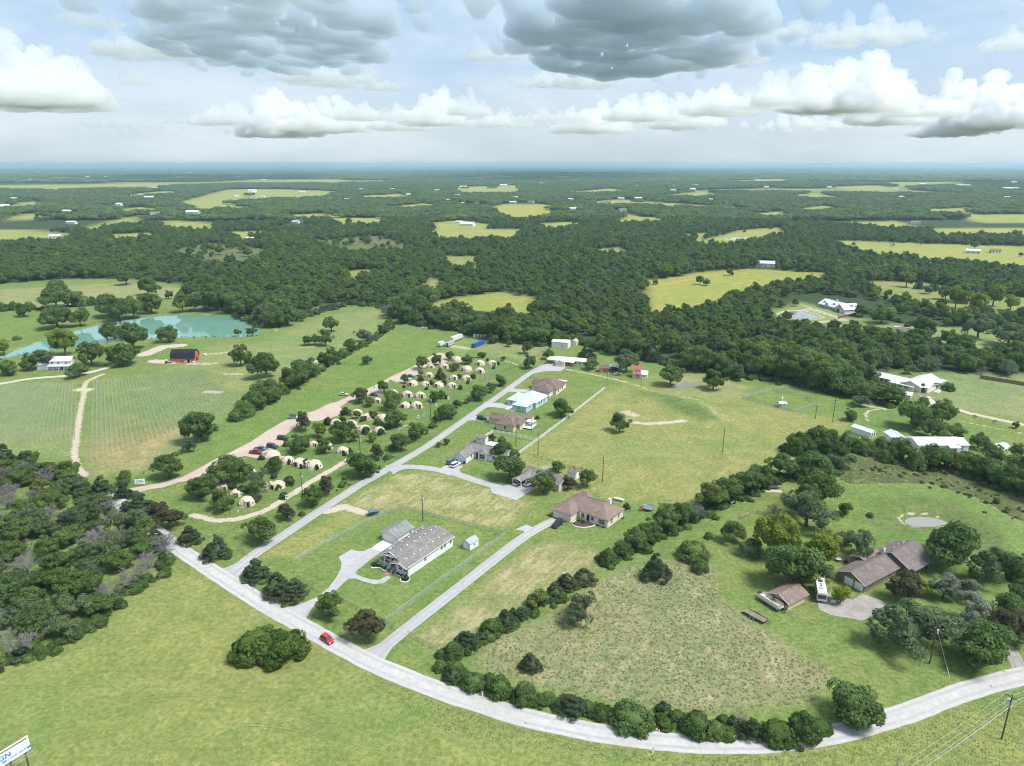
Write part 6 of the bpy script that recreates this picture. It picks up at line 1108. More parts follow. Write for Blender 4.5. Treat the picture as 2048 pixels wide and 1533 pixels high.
for x0_, x1_, y0_, y1_ in ((-2.6, -.6, .55, 1.1), (-2.6, -2.0, -1.1, .5), (1.2, 3.0, .55, 1.1), (1.2, 3.0, -1.1, -.55), (-1.2, .3, -1.1, -.55)): s_ = MB().box(x0_, x1_, y0_, y1_, 1.2, 1.55).build('bench_seat', 'cream_siding', t); MB().box(x0_, x1_, y1_ if y1_ > 0 else y0_ - .0, (y1_ if y1_ > 0 else y0_) + .08, 1.5, 1.85).build('backrest', 'tan_siding', s_)
MB().box(-.3, .2, .3, .9, 1.2, 2.0).build('console', 'paint_grey', t)
m_ = MB(); m_.box(-4.1, -3.6, -.25, .25, .9, 1.75); m_.tube((-3.9, 0, .3), (-3.9, 0, 1.0), .12, .12, 6); m_.build('outboard_motor', 'paint_black', t)
m_ = MB(); m_.tube((-3.0, -.6, .45), (3.2, -.6, .45), .07, .07, 4); m_.tube((-3.0, .6, .45), (3.2, .6, .45), .07, .07, 4); m_.tube((3.2, -.6, .45), (5.0, 0, .45), .07, .07, 4); m_.tube((3.2, .6, .45), (5.0, 0, .45), .07, .07, 4); m_.build('trailer_frame', 'dark_metal', t)
for x_ in (-1.4, -.6):
    for sy in (-1, 1): MB().tube((x_, sy * .95, .32), (x_, sy * 1.18, .32), .32, .32, 10).build('wheel', 'rubber', t)
# flat car trailer
t = thing('flatbed_trailer', 'empty grey flatbed trailer on the lawn below the boat', 'trailer', (61.9, 154.6, 0), R(-51))
for k in range(7): MB().box(-3.0, 2.7, -1.0 + k * .29, -.74 + k * .29, .62, .68).build('plank', 'old_wood', t)
m_ = MB(); m_.box(-3.0, 2.7, -1.08, -1.0, .55, .8); m_.box(-3.0, 2.7, 1.03, 1.11, .55, .8); m_.box(2.7, 2.8, -1.08, 1.11, .5, .8); m_.tube((2.8, -.6, .55), (4.1, 0, .55), .06, .06, 4); m_.tube((2.8, .6, .55), (4.1, 0, .55), .06, .06, 4); m_.build('frame', 'dark_metal', t)
for sy in (-1, 1):
    MB().box(-1.4, .6, sy * 1.2 - .14, sy * 1.2 + .14, .72, .8).build('mudguard', 'dark_metal', t)
    for x_ in (-.9, .05): o = MB().tube((x_, sy * 1.1, .34), (x_, sy * 1.32, .34), .34, .34, 12).build('wheel', 'rubber', t); MB().tube((x_, sy * 1.32, .34), (x_, sy * 1.34, .34), .2, .2, 8).build('rim', 'white_trim', o)
m_ = MB(); m_.slab([(-3.9, -.9, .15), (-3.0, -.9, .66), (-3.0, .95, .66), (-3.9, .95, .15)], .06); m_.build('ramp', 'steel', t)
# containers, trucks and trailers at the far end of the camp
simple('blue_steel', (.035, .10, .40), .5, .15, .8, .2)
a_ = G(947, 697); t = thing('shipping_container', 'blue shipping container on the grass behind the domes', 'container', (a_.x + 2.6, a_.y + 6.0, 0), R(60.5))
MB().box(-6, 6, -1.2, 1.2, .1, 2.6).build('body', 'blue_steel', t)
for sy in (-1, 1):
    for k in range(20): MB().box(-5.8 + k * .59, -5.55 + k * .59, sy * 1.2 - .04, sy * 1.2 + .04, .25, 2.45).build('rib', 'blue_steel', t)
for sy in (-1, 1): MB().box(-6.05, -6.0, sy * .6 - .55, sy * .6 + .55, .2, 2.5).build('door', 'blue_steel', t)
t = box_vehicle('box_truck', 'small white box truck left of the long trailers', (882, 693), 70, 5.6, 2.2, 3.0, 'paint_white', 'truck', 2); MB().box(2.8, 4.2, -1.0, 1.0, .5, 2.0).build('cab', 'paint_white', t); MB().box(4.15, 4.24, -.9, .9, 1.2, 1.85).build('windscreen', 'glass', t); MB().box(-2.84, -2.8, -.9, .9, .8, 2.7).build('rear_door', 'paint_silver', t)
t = box_vehicle('camper_trailer', 'silver camper trailer with dark roof vents behind the domes', (900, 692), 66, 7.6, 2.4, 3.0, 'paint_silver', 'trailer', 2)
for k in range(3): MB().box(-2.6 + k * 2.2, -1.8 + k * 2.2, -.5, .5, 3.0, 3.2).build('roof_vent', 'dark_metal', t)
for k in range(3): MB().box(-2.4 + k * 2.2, -1.4 + k * 2.2, -1.23, -1.19, 1.6, 2.2).build('window', 'glass', t)
MB().box(-3.84, -3.8, -.5, .4, .6, 2.4).build('door', 'dark_opening', t)
t = box_vehicle('long_trailer', 'long white trailer behind the silver camper', (913, 681), 62, 11.5, 2.5, 3.2, 'paint_white', 'trailer', 3); MB().box(5.75, 6.8, -.9, .9, .7, 2.2).build('gooseneck', 'paint_white', t); MB().tube((6.8, 0, .7), (7.6, 0, .6), .1, .1, 6).build('hitch', 'dark_metal', t)
t = thing('tank_rack', 'row of white tanks at the wood edge beyond the blue container', 'tank', tuple(G(962, 675)), R(10))
for k in range(4): m_ = MB(); m_.tube((-4.2 + k * 2.2, 0, .1), (-4.2 + k * 2.2, 0, 2.2), .95, .95, 14); m_.tube((-4.2 + k * 2.2, 0, 2.2), (-4.2 + k * 2.2, 0, 2.5), .95, .3, 14); m_.build('tank', 'paint_white', t)
t = thing('scrap_pile', 'heap of grey scrap boards in the far mown strip', 'scrap pile', tuple(G(847, 657)), 0)
for k in range(26): m_ = MB(); a = random.uniform(0, 6.28); c_ = Vector((random.gauss(0, 3.2), random.gauss(0, 2.6), random.uniform(.1, .9))); d_ = Vector((math.cos(a), math.sin(a), random.uniform(-.15, .25))) * random.uniform(.8, 2.2); m_.tube(c_ - d_, c_ + d_, .18, .14, 4); m_.build('board', random.choice(('old_wood', 'paint_silver', 'brick_red', 'stone')), t)
# skips and bins
t = thing('dumpster', 'dark green dumpster by the lane fence', 'dumpster', tuple(G(747, 1030)), R(25)); m_ = MB(); m_.add([(-1.3, -.9, .12), (1.3, -.9, .12), (1.3, .9, .12), (-1.3, .9, .12), (-1.55, -1.0, 1.5), (1.55, -1.0, 1.3), (1.55, 1.0, 1.3), (-1.55, 1.0, 1.5)], [(0, 3, 2, 1), (0, 1, 5, 4), (1, 2, 6, 5), (2, 3, 7, 6), (3, 0, 4, 7), (4, 5, 6, 7)]); simple('green_steel', (.01, .08, .065), .5, .2); m_.build('bin_body', 'green_steel', t)
for sy in (-.5, .5): MB().slab([(-1.6, sy - .47, 1.62), (1.6, sy - .47, 1.42), (1.6, sy + .47, 1.42), (-1.6, sy + .47, 1.62)], .06).build('lid', 'paint_slate', t)
for sy in (-1, 1): MB().box(-.6, .6, sy * 1.0 - .1, sy * 1.0 + .1, .7, .85).build('fork_pocket', 'green_steel', t)
t = thing('dumpster', 'small blue-grey dumpster at the edge of the gravel road', 'dumpster', tuple(G(586, 838)), R(20)); m_ = MB(); m_.add([(-1.2, -.8, .12), (1.2, -.8, .12), (1.2, .8, .12), (-1.2, .8, .12), (-1.4, -.9, 2.0), (1.4, -.9, 1.6), (1.4, .9, 1.6), (-1.4, .9, 2.0)], [(0, 3, 2, 1), (0, 1, 5, 4), (1, 2, 6, 5), (2, 3, 7, 6), (3, 0, 4, 7), (4, 5, 6, 7)]); m_.build('bin_body', 'paint_slate', t); MB().slab([(-1.45, -.95, 2.1), (1.45, -.95, 1.7), (1.45, .95, 1.7), (-1.45, .95, 2.1)], .06).build('lid', 'paint_black', t)
t = thing('wheelie_bin', 'blue wheelie bin at the garage corner of the L-shaped house', 'bin', tuple(G(929, 928)), R(60)); MB().box(-.3, .3, -.35, .35, .08, 1.0).build('bin_body', 'blue_steel', t); MB().box(-.34, .34, -.38, .4, 1.0, 1.06).build('lid', 'blue_steel', t)
# trampoline, slide, yard things
t = thing('trampoline', 'round blue-grey trampoline on the lawn behind the hip roof house', 'trampoline', tuple(G(1296, 1019)), 0); m_ = MB(); m_.tube((0, 0, .82), (0, 0, .86), 1.75, 1.75, 28); m_.build('mat', 'paint_grey', t)
m_ = MB(); [m_.tube((1.95 * math.cos(k * .2244), 1.95 * math.sin(k * .2244), .86), (1.95 * math.cos((k + 1) * .2244), 1.95 * math.sin((k + 1) * .2244), .86), .17, .17, 6) for k in range(28)]; m_.build('pad', 'paint_slate', t)
for k in range(6): MB().tube((1.95 * math.cos(k * 1.047), 1.95 * math.sin(k * 1.047), 0), (1.95 * math.cos(k * 1.047), 1.95 * math.sin(k * 1.047), .85), .05, .05, 6).build('leg', 'steel', t)
t = thing('play_slide', 'small orange and red play slide beside the trampoline', 'slide', tuple(G(1284, 1022)), R(200)); m_ = MB(); m_.slab([(-.9, -.3, .15), (.3, -.3, 1.0), (.3, .3, 1.0), (-.9, .3, .15)], .06); m_.build('chute', 'orange_plastic', t); MB().box(.3, .8, -.35, .35, 0, 1.0).build('ladder', 'red_paint', t)
t = thing('propane_tank', 'long white tank lying on the lawn behind the hip roof house', 'tank', tuple(G(1237, 1002)), R(-30)); m_ = MB(); m_.tube((-1.5, 0, .65), (1.5, 0, .65), .5, .5, 12); m_.tube((1.5, 0, .65), (1.8, 0, .65), .5, .2, 12); m_.tube((-1.5, 0, .65), (-1.8, 0, .65), .5, .2, 12); m_.build('shell', 'paint_white', t)
for x_ in (-1, 1): MB().box(x_ - .1, x_ + .1, -.35, .35, 0, .25).build('foot', 'steel', t)
t = thing('garden_tarp', 'white covered stack beside the hedge near the trampoline', 'cover', tuple(G(1318, 1035)), R(30)); m_ = MB(); m_.add([(-1, -.7, 0), (1, -.7, 0), (1, .7, 0), (-1, .7, 0), (-.6, -.4, .8), (.7, -.3, .7), (.6, .4, .9), (-.6, .4, .7)], [(0, 1, 5, 4), (1, 2, 6, 5), (2, 3, 7, 6), (3, 0, 4, 7), (4, 5, 6, 7)]); m_.build('cover', 'paint_white', t)
t = thing('garden_enclosure', 'dark green netted garden frame beyond the trampoline', 'garden frame', tuple(G(1336, 1012)), R(-10)); m_ = MB()
for x_ in (-3, -1, 1, 3):
    for y_ in (-1.5, 1.5): m_.tube((x_, y_, 0), (x_, y_, 1.2), .05, .05, 4)
m_.tube((-3, -1.5, 1.2), (3, -1.5, 1.2), .05, .05, 4); m_.tube((-3, 1.5, 1.2), (3, 1.5, 1.2), .05, .05, 4); m_.build('frame', 'dark_metal', t); MB().box(-2.9, 2.9, -1.4, 1.4, 0, .18).build('planting_bed', 'leaf_vine', t)
t = thing('farm_implement', 'rusty farm implement on the lawn behind the carport house', 'implement', tuple(G(1155, 938)), R(-20)); m_ = MB(); m_.tube((-2.2, 0, .7), (2.2, 0, .7), .12, .12, 5)
for k in range(9): m_.tube((-2 + k * .5, -.2, .7), (-2 + k * .5, .5, .1), .05, .05, 4)
m_.tube((0, 0, .7), (0, -1.6, .6), .1, .1, 5); m_.build('frame', 'brick_red', t)
for x_ in (-1.6, 1.6): MB().tube((x_, .2, .4), (x_ + .2, .2, .4), .4, .4, 10).build('wheel', 'rubber', t)
t = thing('utility_trailer', 'black trailer standing by the trees above the ranch lawn', 'trailer', tuple(G(1539, 977)), R(-5)); MB().box(-3.0, 3.0, -1.0, 1.0, .5, .7).build('deck', 'dark_metal', t); MB().box(-3.0, -1.4, -1.0, 1.0, .7, 1.5).build('cargo_box', 'paint_black', t); MB().tube((3, 0, .55), (4.2, 0, .5), .07, .07, 4).build('hitch', 'dark_metal', t); [MB().tube((x_, sy * .9, .33), (x_, sy * 1.15, .33), .33, .33, 10).build('wheel', 'rubber', t) for x_ in (-.5, .4) for sy in (-1, 1)]
t = thing('lumber_stack', 'pinkish stack of boards in front of the black trailer', 'lumber', tuple(G(1544, 983)), R(-6)); [MB().box(-3.2 + random.uniform(-.2, .2), 3.2, -1.0 + k * .42, -.62 + k * .42, .02 + .1 * (k % 2), .16 + .1 * (k % 2)).build('board', 'tan_siding', t) for k in range(5)]
t = thing('lawn_mower', 'white and black ride-on mower beside the hedge', 'mower', tuple(G(1462, 1008)), R(200)); MB().box(-.9, .3, -.5, .5, .35, .8).build('body', 'paint_white', t); MB().box(.3, 1.0, -.42, .42, .35, .85).build('hood', 'paint_black', t); MB().box(-.5, -.1, -.25, .25, .8, 1.3).build('seat', 'rubber', t); [MB().tube((x_, sy * .45, r_), (x_, sy * .65, r_), r_, r_, 10).build('wheel', 'rubber', t) for x_, r_ in ((-.6, .4), (.7, .3)) for sy in (-1, 1)]
t = thing('patio_set', 'white patio table with red grill on the ranch terrace', 'patio set', tuple(G(1676, 1122)), R(-30)); MB().tube((0, 0, .7), (0, 0, .76), .9, .9, 14).build('table_top', 'paint_white', t); MB().tube((0, 0, 0), (0, 0, .7), .07, .07, 6).build('leg', 'steel', t); MB().box(1.6, 2.5, -.35, .35, .1, 1.1).build('grill', 'paint_maroon', t)
t = thing('garden_bench', 'white bench beside the shrub on the ranch slab', 'bench', tuple(G(1666, 1208)), R(-25)); MB().box(-.6, .6, -.25, .25, .4, .5).build('seat', 'paint_white', t); MB().box(-.6, .6, .2, .28, .5, .95).build('backrest', 'paint_white', t); [MB().box(x_ - .05, x_ + .05, -.2, .2, 0, .4).build('leg', 'paint_white', t) for x_ in (-.5, .5)]
t = thing('tractor', 'orange tractor with white loader at the barn corner', 'tractor', tuple(G(336, 727)), R(10)); MB().box(-.2, 1.6, -.4, .4, .6, 1.3).build('hood', 'orange_plastic', t); MB().box(-1.2, -.2, -.6, .6, .9, 2.2).build('cab', 'cream_siding', t); m_ = MB(); m_.tube((.5, -.5, 1.2), (3.0, -.5, .5), .08, .08, 4); m_.tube((.5, .5, 1.2), (3.0, .5, .5), .08, .08, 4); m_.build('loader_arm', 'paint_white', t); MB().box(2.9, 3.5, -.9, .9, .1, .7).build('bucket', 'paint_white', t); [MB().tube((x_, sy * .5, r_), (x_, sy * .85, r_), r_, r_, 12).build('wheel', 'rubber', t) for x_, r_ in ((-.7, .75), (1.1, .45)) for sy in (-1, 1)]
for k, (x, y, tx, mt) in enumerate(((410, 712, 'white hay bale heap at the right end of the red barn', 'paint_white'), (372, 726, 'white feed tub in front of the red barn', 'paint_white'), (388, 726, 'cream feed tub beside the red barn door', 'cream_siding'))): p = G(x, y); t = thing('feed_tub', tx, 'tub', tuple(p)); m_ = MB(); m_.tube((0, 0, 0), (0, 0, 1.0 + .3 * (k == 0)), .8, .95, 12); m_.build('tub', mt, t); MB().tube((0, 0, 1.0), (0, 0, 1.02), .7, .7, 12).build('filling', 'wood', t) if k else None
# pump house in the fenced yard
p = G(1563, 814); t = thing('pump_house', 'tiny pale blue pump house with white roof inside the fenced yard', 'pump house', tuple(p), R(5)); MB().box(-1.2, 1.2, -1.1, 1.1, 0, 2.0).build('wall', 'blue_siding', t); m_ = MB(); m_.slab([(-1.9, -1.7, 2.05), (1.9, -1.7, 2.05), (1.9, 0, 2.7), (-1.9, 0, 2.7)], .1); m_.slab([(-1.9, 0, 2.7), (1.9, 0, 2.7), (1.9, 1.7, 2.05), (-1.9, 1.7, 2.05)], .1); m_.build('roof', 'metal_white', t); MB().box(-.4, .4, -1.15, -1.08, .1, 1.7).build('door', 'white_trim', t)
p = G(1563, 806); t = thing('pressure_tank', 'white upright tank behind the pale blue pump house', 'tank', tuple(p)); m_ = MB(); m_.tube((0, 0, 0), (0, 0, 2.6), .55, .55, 12); m_.tube((0, 0, 2.6), (0, 0, 3.2), .55, .1, 12); m_.build('shell', 'paint_white', t); MB().tube((.3, 0, 2.8), (.9, 0, 3.6), .07, .07, 5).build('vent_pipe', 'paint_white', t)
# ================================================================== SIGNS
def text_obj(s, size, mat, parent, loc, rot, name='lettering', bold=0.0):
    cu = bpy.data.curves.new(name, 'FONT'); cu.body = s; cu.size = size; cu.offset = bold; cu.extrude = .012; cu.align_x = 'LEFT'; tmp = bpy.data.objects.new(name, cu); COL.objects.link(tmp); bpy.context.view_layer.update(); me = bpy.data.meshes.new_from_object(tmp.evaluated_get(bpy.context.evaluated_depsgraph_get())); bpy.data.objects.remove(tmp)
    me.materials.clear(); me.materials.append(MATS[mat]); o = bpy.data.objects.new(name, me); COL.objects.link(o); o.parent = parent; o.location = loc; o.rotation_euler = rot; return o
simple('sign_blue', (.02, .16, .55), .5, .05); simple('sign_grey', (.55, .58, .60), .5, .05); simple('sign_white', (.76, .77, .78), .5, .03)
# billboard in the lower left corner: right edge at this pixel, running back out of the picture to the left
TR = G(55, 1471, 9.0); dirv = Vector((math.cos(R(238)), math.sin(R(238)), 0)); LB = 8.0; BH = 3.1
t = thing('billboard', 'white roadside billboard with blue lettering in the hay field corner', 'billboard', (TR.x, TR.y, 0), R(238 - 180))
# local x runs along the board: 0 at the right end, -LB at the far (left) end; the face looks towards the camera side
MB().box(-LB, 0, -.06, .06, 5.9, 5.9 + BH).build('panel', 'sign_white', t); MB().box(-LB, -.25, -.13, -.075, 5.9 + BH - .42, 5.9 + BH - .26).build('top_light_rail', 'dark_metal', t)
MB().box(-.6, .12, -.09, -.065, 6.45, 6.85).build('blue_tab', 'sign_blue', t); MB().box(-4.7, -3.95, -.09, -.065, 6.45, 6.75).build('blue_tab', 'sign_blue', t)
text_obj('SIGN', 1.35, 'sign_blue', t, (-6.1, -.07, 7.05), (R(90), 0, 0), bold=.035); text_obj('AD', 1.35, 'sign_grey', t, (-2.45, -.07, 7.05), (R(90), 0, 0)); text_obj('713.561.0018', .55, 'sign_blue', t, (-3.75, -.07, 6.45), (R(90), 0, 0), bold=.012)
for x_ in (-.9, -3.4, -5.9): MB().box(x_ - .12, x_ + .12, .1, .34, 0, 6.2).build('post', 'pole_wood', t)
m_ = MB(); m_.tube((-LB, -1.0, 5.5), (.6, -1.0, 5.5), .05, .05, 4); m_.tube((-LB, -.4, 5.5), (.6, -.4, 5.5), .05, .05, 4); [m_.tube((-LB + k * 1.0, -1.0, 5.5), (-LB + k * 1.0, -.1, 5.5), .04, .04, 4) for k in range(9)]; m_.build('catwalk', 'steel', t)
def small_sign(label, px, ang, w, hgt, z0, mat='sign_white', txt=None):
    t = thing('sign_board', label, 'sign', tuple(G(*px)), R(ang)); MB().box(-w / 2, w / 2, -.04, .04, z0, z0 + hgt).build('panel', mat, t)
    for x_ in (-w / 2 + .1, w / 2 - .1): MB().box(x_ - .05, x_ + .05, .04, .14, 0, z0 + hgt).build('post', 'steel', t)
    m_ = MB(); [m_.box(-w * .4, w * (.4 if k % 2 else .25), -.05, -.035, z0 + hgt * (.2 + .22 * k), z0 + hgt * (.2 + .22 * k) + hgt * .1) for k in range(3)]; m_.build('printed_lines', 'sign_blue', t); return t
small_sign('white roadside sign at the gravel road entrance', (281, 972), 10, 3.4, 1.9, .7)
for i, (x, y, tx) in enumerate(((574, 1001, 'by the dirt track below the front domes'), (691, 931, 'by the dirt track left of the verge tree'), (719, 912, 'at the foot of the camp power pole'), (707, 919, 'beside the pole-foot banner'), (837, 839, 'below the open row of domes'), (849, 836, 'next to the banner below the open row'), (873, 815, 'right of the open row of domes'), (897, 801, 'at the end of the hedge by the open row'), (964, 762, 'left of the turquoise post'), (985, 750, 'right of the turquoise post'))):
    t = thing('banner_stand', 'small white banner stand ' + tx, 'banner', tuple(G(x, y)), R(random.uniform(-20, 20))); MB().box(-.45, .45, -.05, .05, .5, 2.0).build('banner', 'sign_white', t); [MB().tube((x_, 0, 0), (x_, 0, 2.1), .05, .05, 5).build('post', 'steel', t) for x_ in (-.45, .45)]; MB().box(-.3, .3, -.07, -.05, 1.2, 1.6).build('print', 'paint_slate', t)
for x, y, tx in ((476, 1025, 'left white marker post by the dirt track'), (523, 1031, 'right white marker post by the dirt track'), (965, 1393, 'white mail post beside the county road'), (1013, 1398, 'small white marker beside the county road'), (1306, 1506, 'white marker sign in the grass below the road')): t = thing('marker_post', tx, 'post', tuple(G(x, y))); MB().box(-.14, .14, -.1, .1, 0, 1.1).build('post', 'sign_white', t); MB().box(-.2, .2, -.14, .14, 1.1, 1.2).build('cap', 'steel', t)
t = thing('mailbox_cluster', 'dark green mailbox cluster at the lane corner', 'mailbox', tuple(G(499, 1164)), R(-38)); MB().box(-.9, .9, -.25, .25, .6, 1.5).build('cabinet', 'green_steel', t); MB().box(-1.0, 1.0, -.3, .3, 1.5, 1.56).build('top', 'paint_black', t); [MB().box(x_ - .06, x_ + .06, -.06, .06, 0, .6).build('leg', 'steel', t) for x_ in (-.7, .7)]
t = thing('fallen_plank', 'pale plank lying on the verge below the roadside hedge', 'plank', tuple(G(1318, 1452) + Vector((0, 0, .1))), R(60)); MB().box(-1.6, 1.6, -.12, .12, 0, .12).build('plank', 'tan_siding', t); MB().box(-1.6, -.9, -.6, -.4, 0, .1).build('broken_end', 'tan_siding', t)
# ================================================================== POLES AND WIRES
def pole(label, px, ht, xarm=0, arm_ang=0, can=False, r=.14, mat='pole_wood'):
    p = G(*px); t = thing('utility_pole', label, 'pole', tuple(p), R(arm_ang)); MB().tube((0, 0, -.1), (0, 0, ht), r * 1.2, r * .8, 8).build('shaft', mat, t)
    if xarm:
        a = MB().box(-xarm / 2, xarm / 2, -.07, .07, ht - .7, ht - .55).build('crossarm', 'pole_wood', t)
        for k in (-1, 0, 1): MB().tube((k * xarm * .44, 0, ht - .55), (k * xarm * .44, 0, ht - .3), .06, .05, 6).build('insulator', 'white_trim', a)
    if can: MB().tube((.35, 0, ht - 2.2), (.35, 0, ht - 1.3), .26, .26, 10).build('transformer', 'paint_silver', t)
    return t, p
pole('tall utility pole by the dirt track below the domes', (606, 996), 9.5, 1.6, 30, True); pole('utility pole behind the large verge tree', (721, 912), 8, 0, 0, True); pole('utility pole behind the white house back fence', (846, 1044), 9.5, 0, 0, True); pole('utility pole below the open row of domes', (861.5, 834), 9.5, 1.2, 20, True)
pole('turquoise post at the end of the far domes', (974, 763), 9, 0, 0, False, .12, 'teal_paint'); pole('utility pole behind the L-shaped house', (1032, 893), 8.5, 0, 0, True); pole('utility pole at the bend of the white fence', (1076, 911), 10, 0); pole('utility pole at the pasture edge behind the carport house', (1205, 964), 10, 0, 0, True); pole('thin pole right of the yellow house', (1063, 868), 6.5, 0, 0, False, .08); pole('short post behind the blue-roofed house', (1130, 806), 3.6, 0, 0, False, .12); pole('lamp pole at the upper end of the white fence', (1214, 768), 7.5, 0, 0, True, .1); pole('pole in front of the red-roofed cottage', (1282, 776), 6.5, 0, 0, False, .1); pole('lone utility pole in the dry pasture', (1445, 906), 10.5)
pole('left of two crossarm poles by the pump yard', (1630.5, 838), 6.6, 2.4, 0, False); pole('right of two crossarm poles by the pump yard', (1665, 845), 11, 2.4, 0, True); pole('utility pole at the end of the lane', (1084, 726), 7.5, 0, 0, True); pole('thin pole at the wood edge behind the sprawling house', (1772, 738), 7.5, 0, 0, True, .1); pole('thin pole on the right lawn by the brown fence', (2013, 765), 6.5, 0, 0, False, .09); pole('dark pole in front of the hill farmhouse', (1677, 632), 9.5)
t1, p1 = pole('guyed utility pole on the lawn in front of the big mesquite', (1859, 1328), 10.5, 0, 0, True)
for k, (x, y) in enumerate(((1842, 1331), (1899, 1354))):
    q = G(x, y); o = MB(); d_ = q - p1; o.tube((0, 0, 9.6), (d_.x, d_.y, 0), .03, .03, 4); o.build('guy_wire', 'steel', t1); e_ = Vector((d_.x, d_.y, 0)); MB().tube(e_ * .80 + Vector((0, 0, 9.6 * .2)), e_, .07, .07, 5).build('guy_marker', 'metal_cream', t1)
t2, p2 = pole('tall crossarm pole with wires in the lower right corner', (2003, 1479), 10.8, 2.6, 118, True)
simple('wire_metal', (.55, .55, .52), .5, .05, 1, .3)
def wire(a, b, sag, label, nm_='power_line', r=.022):
    a, b = Vector(a), Vector(b); o_ = a; m_ = MB(); pr = None
    for k in range(17):
        s = k / 16; q = a.lerp(b, s) - o_; q.z -= sag * 4 * s * (1 - s)
        if pr is not None: m_.tube(pr, q, r, r, 4, cap=False)
        pr = q
    o = m_.build(nm_, 'wire_metal', None, tuple(o_)); return tag(o, label, 'wire', 'power lines in the lower right corner')
ca, sa = math.cos(R(118)), math.sin(R(118)); E_ = G(1790, 1560, 9)
for k, (off, hz_) in enumerate(((-1.15, 10.4), (0, 10.5), (1.15, 10.4), (0, 8.9), (.1, 7.6))):
    s_ = Vector((p2.x + off * ca, p2.y + off * sa, hz_)); dl = Vector((-.87, -.49, 0)) * 62; wire(s_, s_ + dl, 1.2, ('topmost left', 'topmost middle', 'topmost right', 'middle', 'lowest')[k] + ' overhead wire crossing the lower right corner')
    wire(s_, s_ + Vector((.90, .43, 0)) * 45, .9, ('upper left', 'upper middle', 'upper right', 'middle', 'lowest')[k] + ' wire leaving the corner pole to the right')
# ================================================================== FENCES
def mesh_mat(name, col, opacity):
    m, n, out = new_mat(name); d = n.n('ShaderNodeBsdfDiffuse'); n.put(d.inputs[0], col); tr = n.n('ShaderNodeBsdfTransparent'); mx = n.n('ShaderNodeMixShader'); mx.inputs[0].default_value = opacity
    n.t.links.new(tr.outputs[0], mx.inputs[1]); n.t.links.new(d.outputs[0], mx.inputs[2]); n.t.links.new(mx.outputs[0], out.inputs[0])
mesh_mat('chain_link', (.42, .46, .44), .26); mesh_mat('field_wire', (.25, .22, .18), .10)
def fence(name, label, px, kind, hgt=1.5, sp=3.0, cat='fence', world=None):
    pts_ = world or gp(px); o_ = pts_[0].copy(); t = thing(name, label, cat, tuple(o_)); me_post = None
    posts = []
    for a, b in zip(pts_[:-1], pts_[1:]):
        L_ = (b - a).length; n_ = max(1, round(L_ / sp)); d_ = (b - a) / n_; nv = Vector((-d_.y, d_.x, 0)).normalized(); A, B = a - o_, b - o_; U = Vector((0, 0, 1))
        for k in range(n_): posts.append(A + d_ * k)
        if kind == 'chain':
            MB().tube(A + U * hgt, B + U * hgt, .03, .03, 5).build('top_rail', 'steel', t); m_ = MB(); m_.add([A, B, B + U * hgt, A + U * hgt], [(0, 1, 2, 3)]); m_.build('wire_mesh', 'chain_link', t)
        elif kind == 'white':
            for z_ in (.35, .8, 1.25):
                for k in range(n_): m_ = MB(); P, Q = A + d_ * k, A + d_ * (k + 1); q_ = nv * .03; m_.add([P - q_ + U * (z_ - .07), Q - q_ + U * (z_ - .07), Q + q_ + U * (z_ - .07), P + q_ + U * (z_ - .07), P - q_ + U * (z_ + .07), Q - q_ + U * (z_ + .07), Q + q_ + U * (z_ + .07), P + q_ + U * (z_ + .07)], [(0, 3, 2, 1), (4, 5, 6, 7), (0, 1, 5, 4), (1, 2, 6, 5), (2, 3, 7, 6), (3, 0, 4, 7)]); m_.build('rail', 'white_trim', t)
        elif kind == 'wire':
            m_ = MB(); [m_.tube(A + U * z_, B + U * z_, .018, .018, 3) for z_ in (.4, .75, 1.1)]; m_.build('wire', 'dark_metal', t)
        elif kind == 'rail':
            for z_ in (.45, .95, 1.3): MB().tube(A + U * z_, B + U * z_, .09, .09, 5).build('rail', 'wood', t)
        elif kind == 'board':
            nb = int(L_ / .6); db = (b - a) / nb
            for k in range(nb):
                P, Q = A + db * (k + .04), A + db * (k + .96); q_ = nv * (.03 + .015 * (k % 2)); m_ = MB(); hh = hgt * (1 + .02 * math.sin(k * 2.7)); m_.add([P - q_, Q - q_, Q + q_, P + q_, P - q_ + U * hh, Q - q_ + U * hh, Q + q_ + U * hh, P + q_ + U * hh], [(0, 3, 2, 1), (4, 5, 6, 7), (0, 1, 5, 4), (1, 2, 6, 5), (2, 3, 7, 6), (3, 0, 4, 7)]); m_.build('plank', 'fence_brown', t)
    posts.append(pts_[-1] - o_)
    pm = {'chain': ('steel', .04, hgt + .05), 'white': ('white_trim', .13, 1.55), 'wire': ('pole_wood', .08, 1.3), 'rail': ('wood', .11, 1.5), 'board': ('fence_brown', .07, hgt * .9)}[kind]
    if kind == 'white': me = MB().box(-pm[1], pm[1], -pm[1], pm[1], 0, pm[2]).mesh('post', pm[0])
    else: me = MB().tube((0, 0, 0), (0, 0, pm[2]), pm[1], pm[1], 6).mesh('post', pm[0])
    for p in posts: link_mesh('post', me, t, p)
    return t
simple('fence_brown', (.17, .10, .075), .9, .3, 1.5)
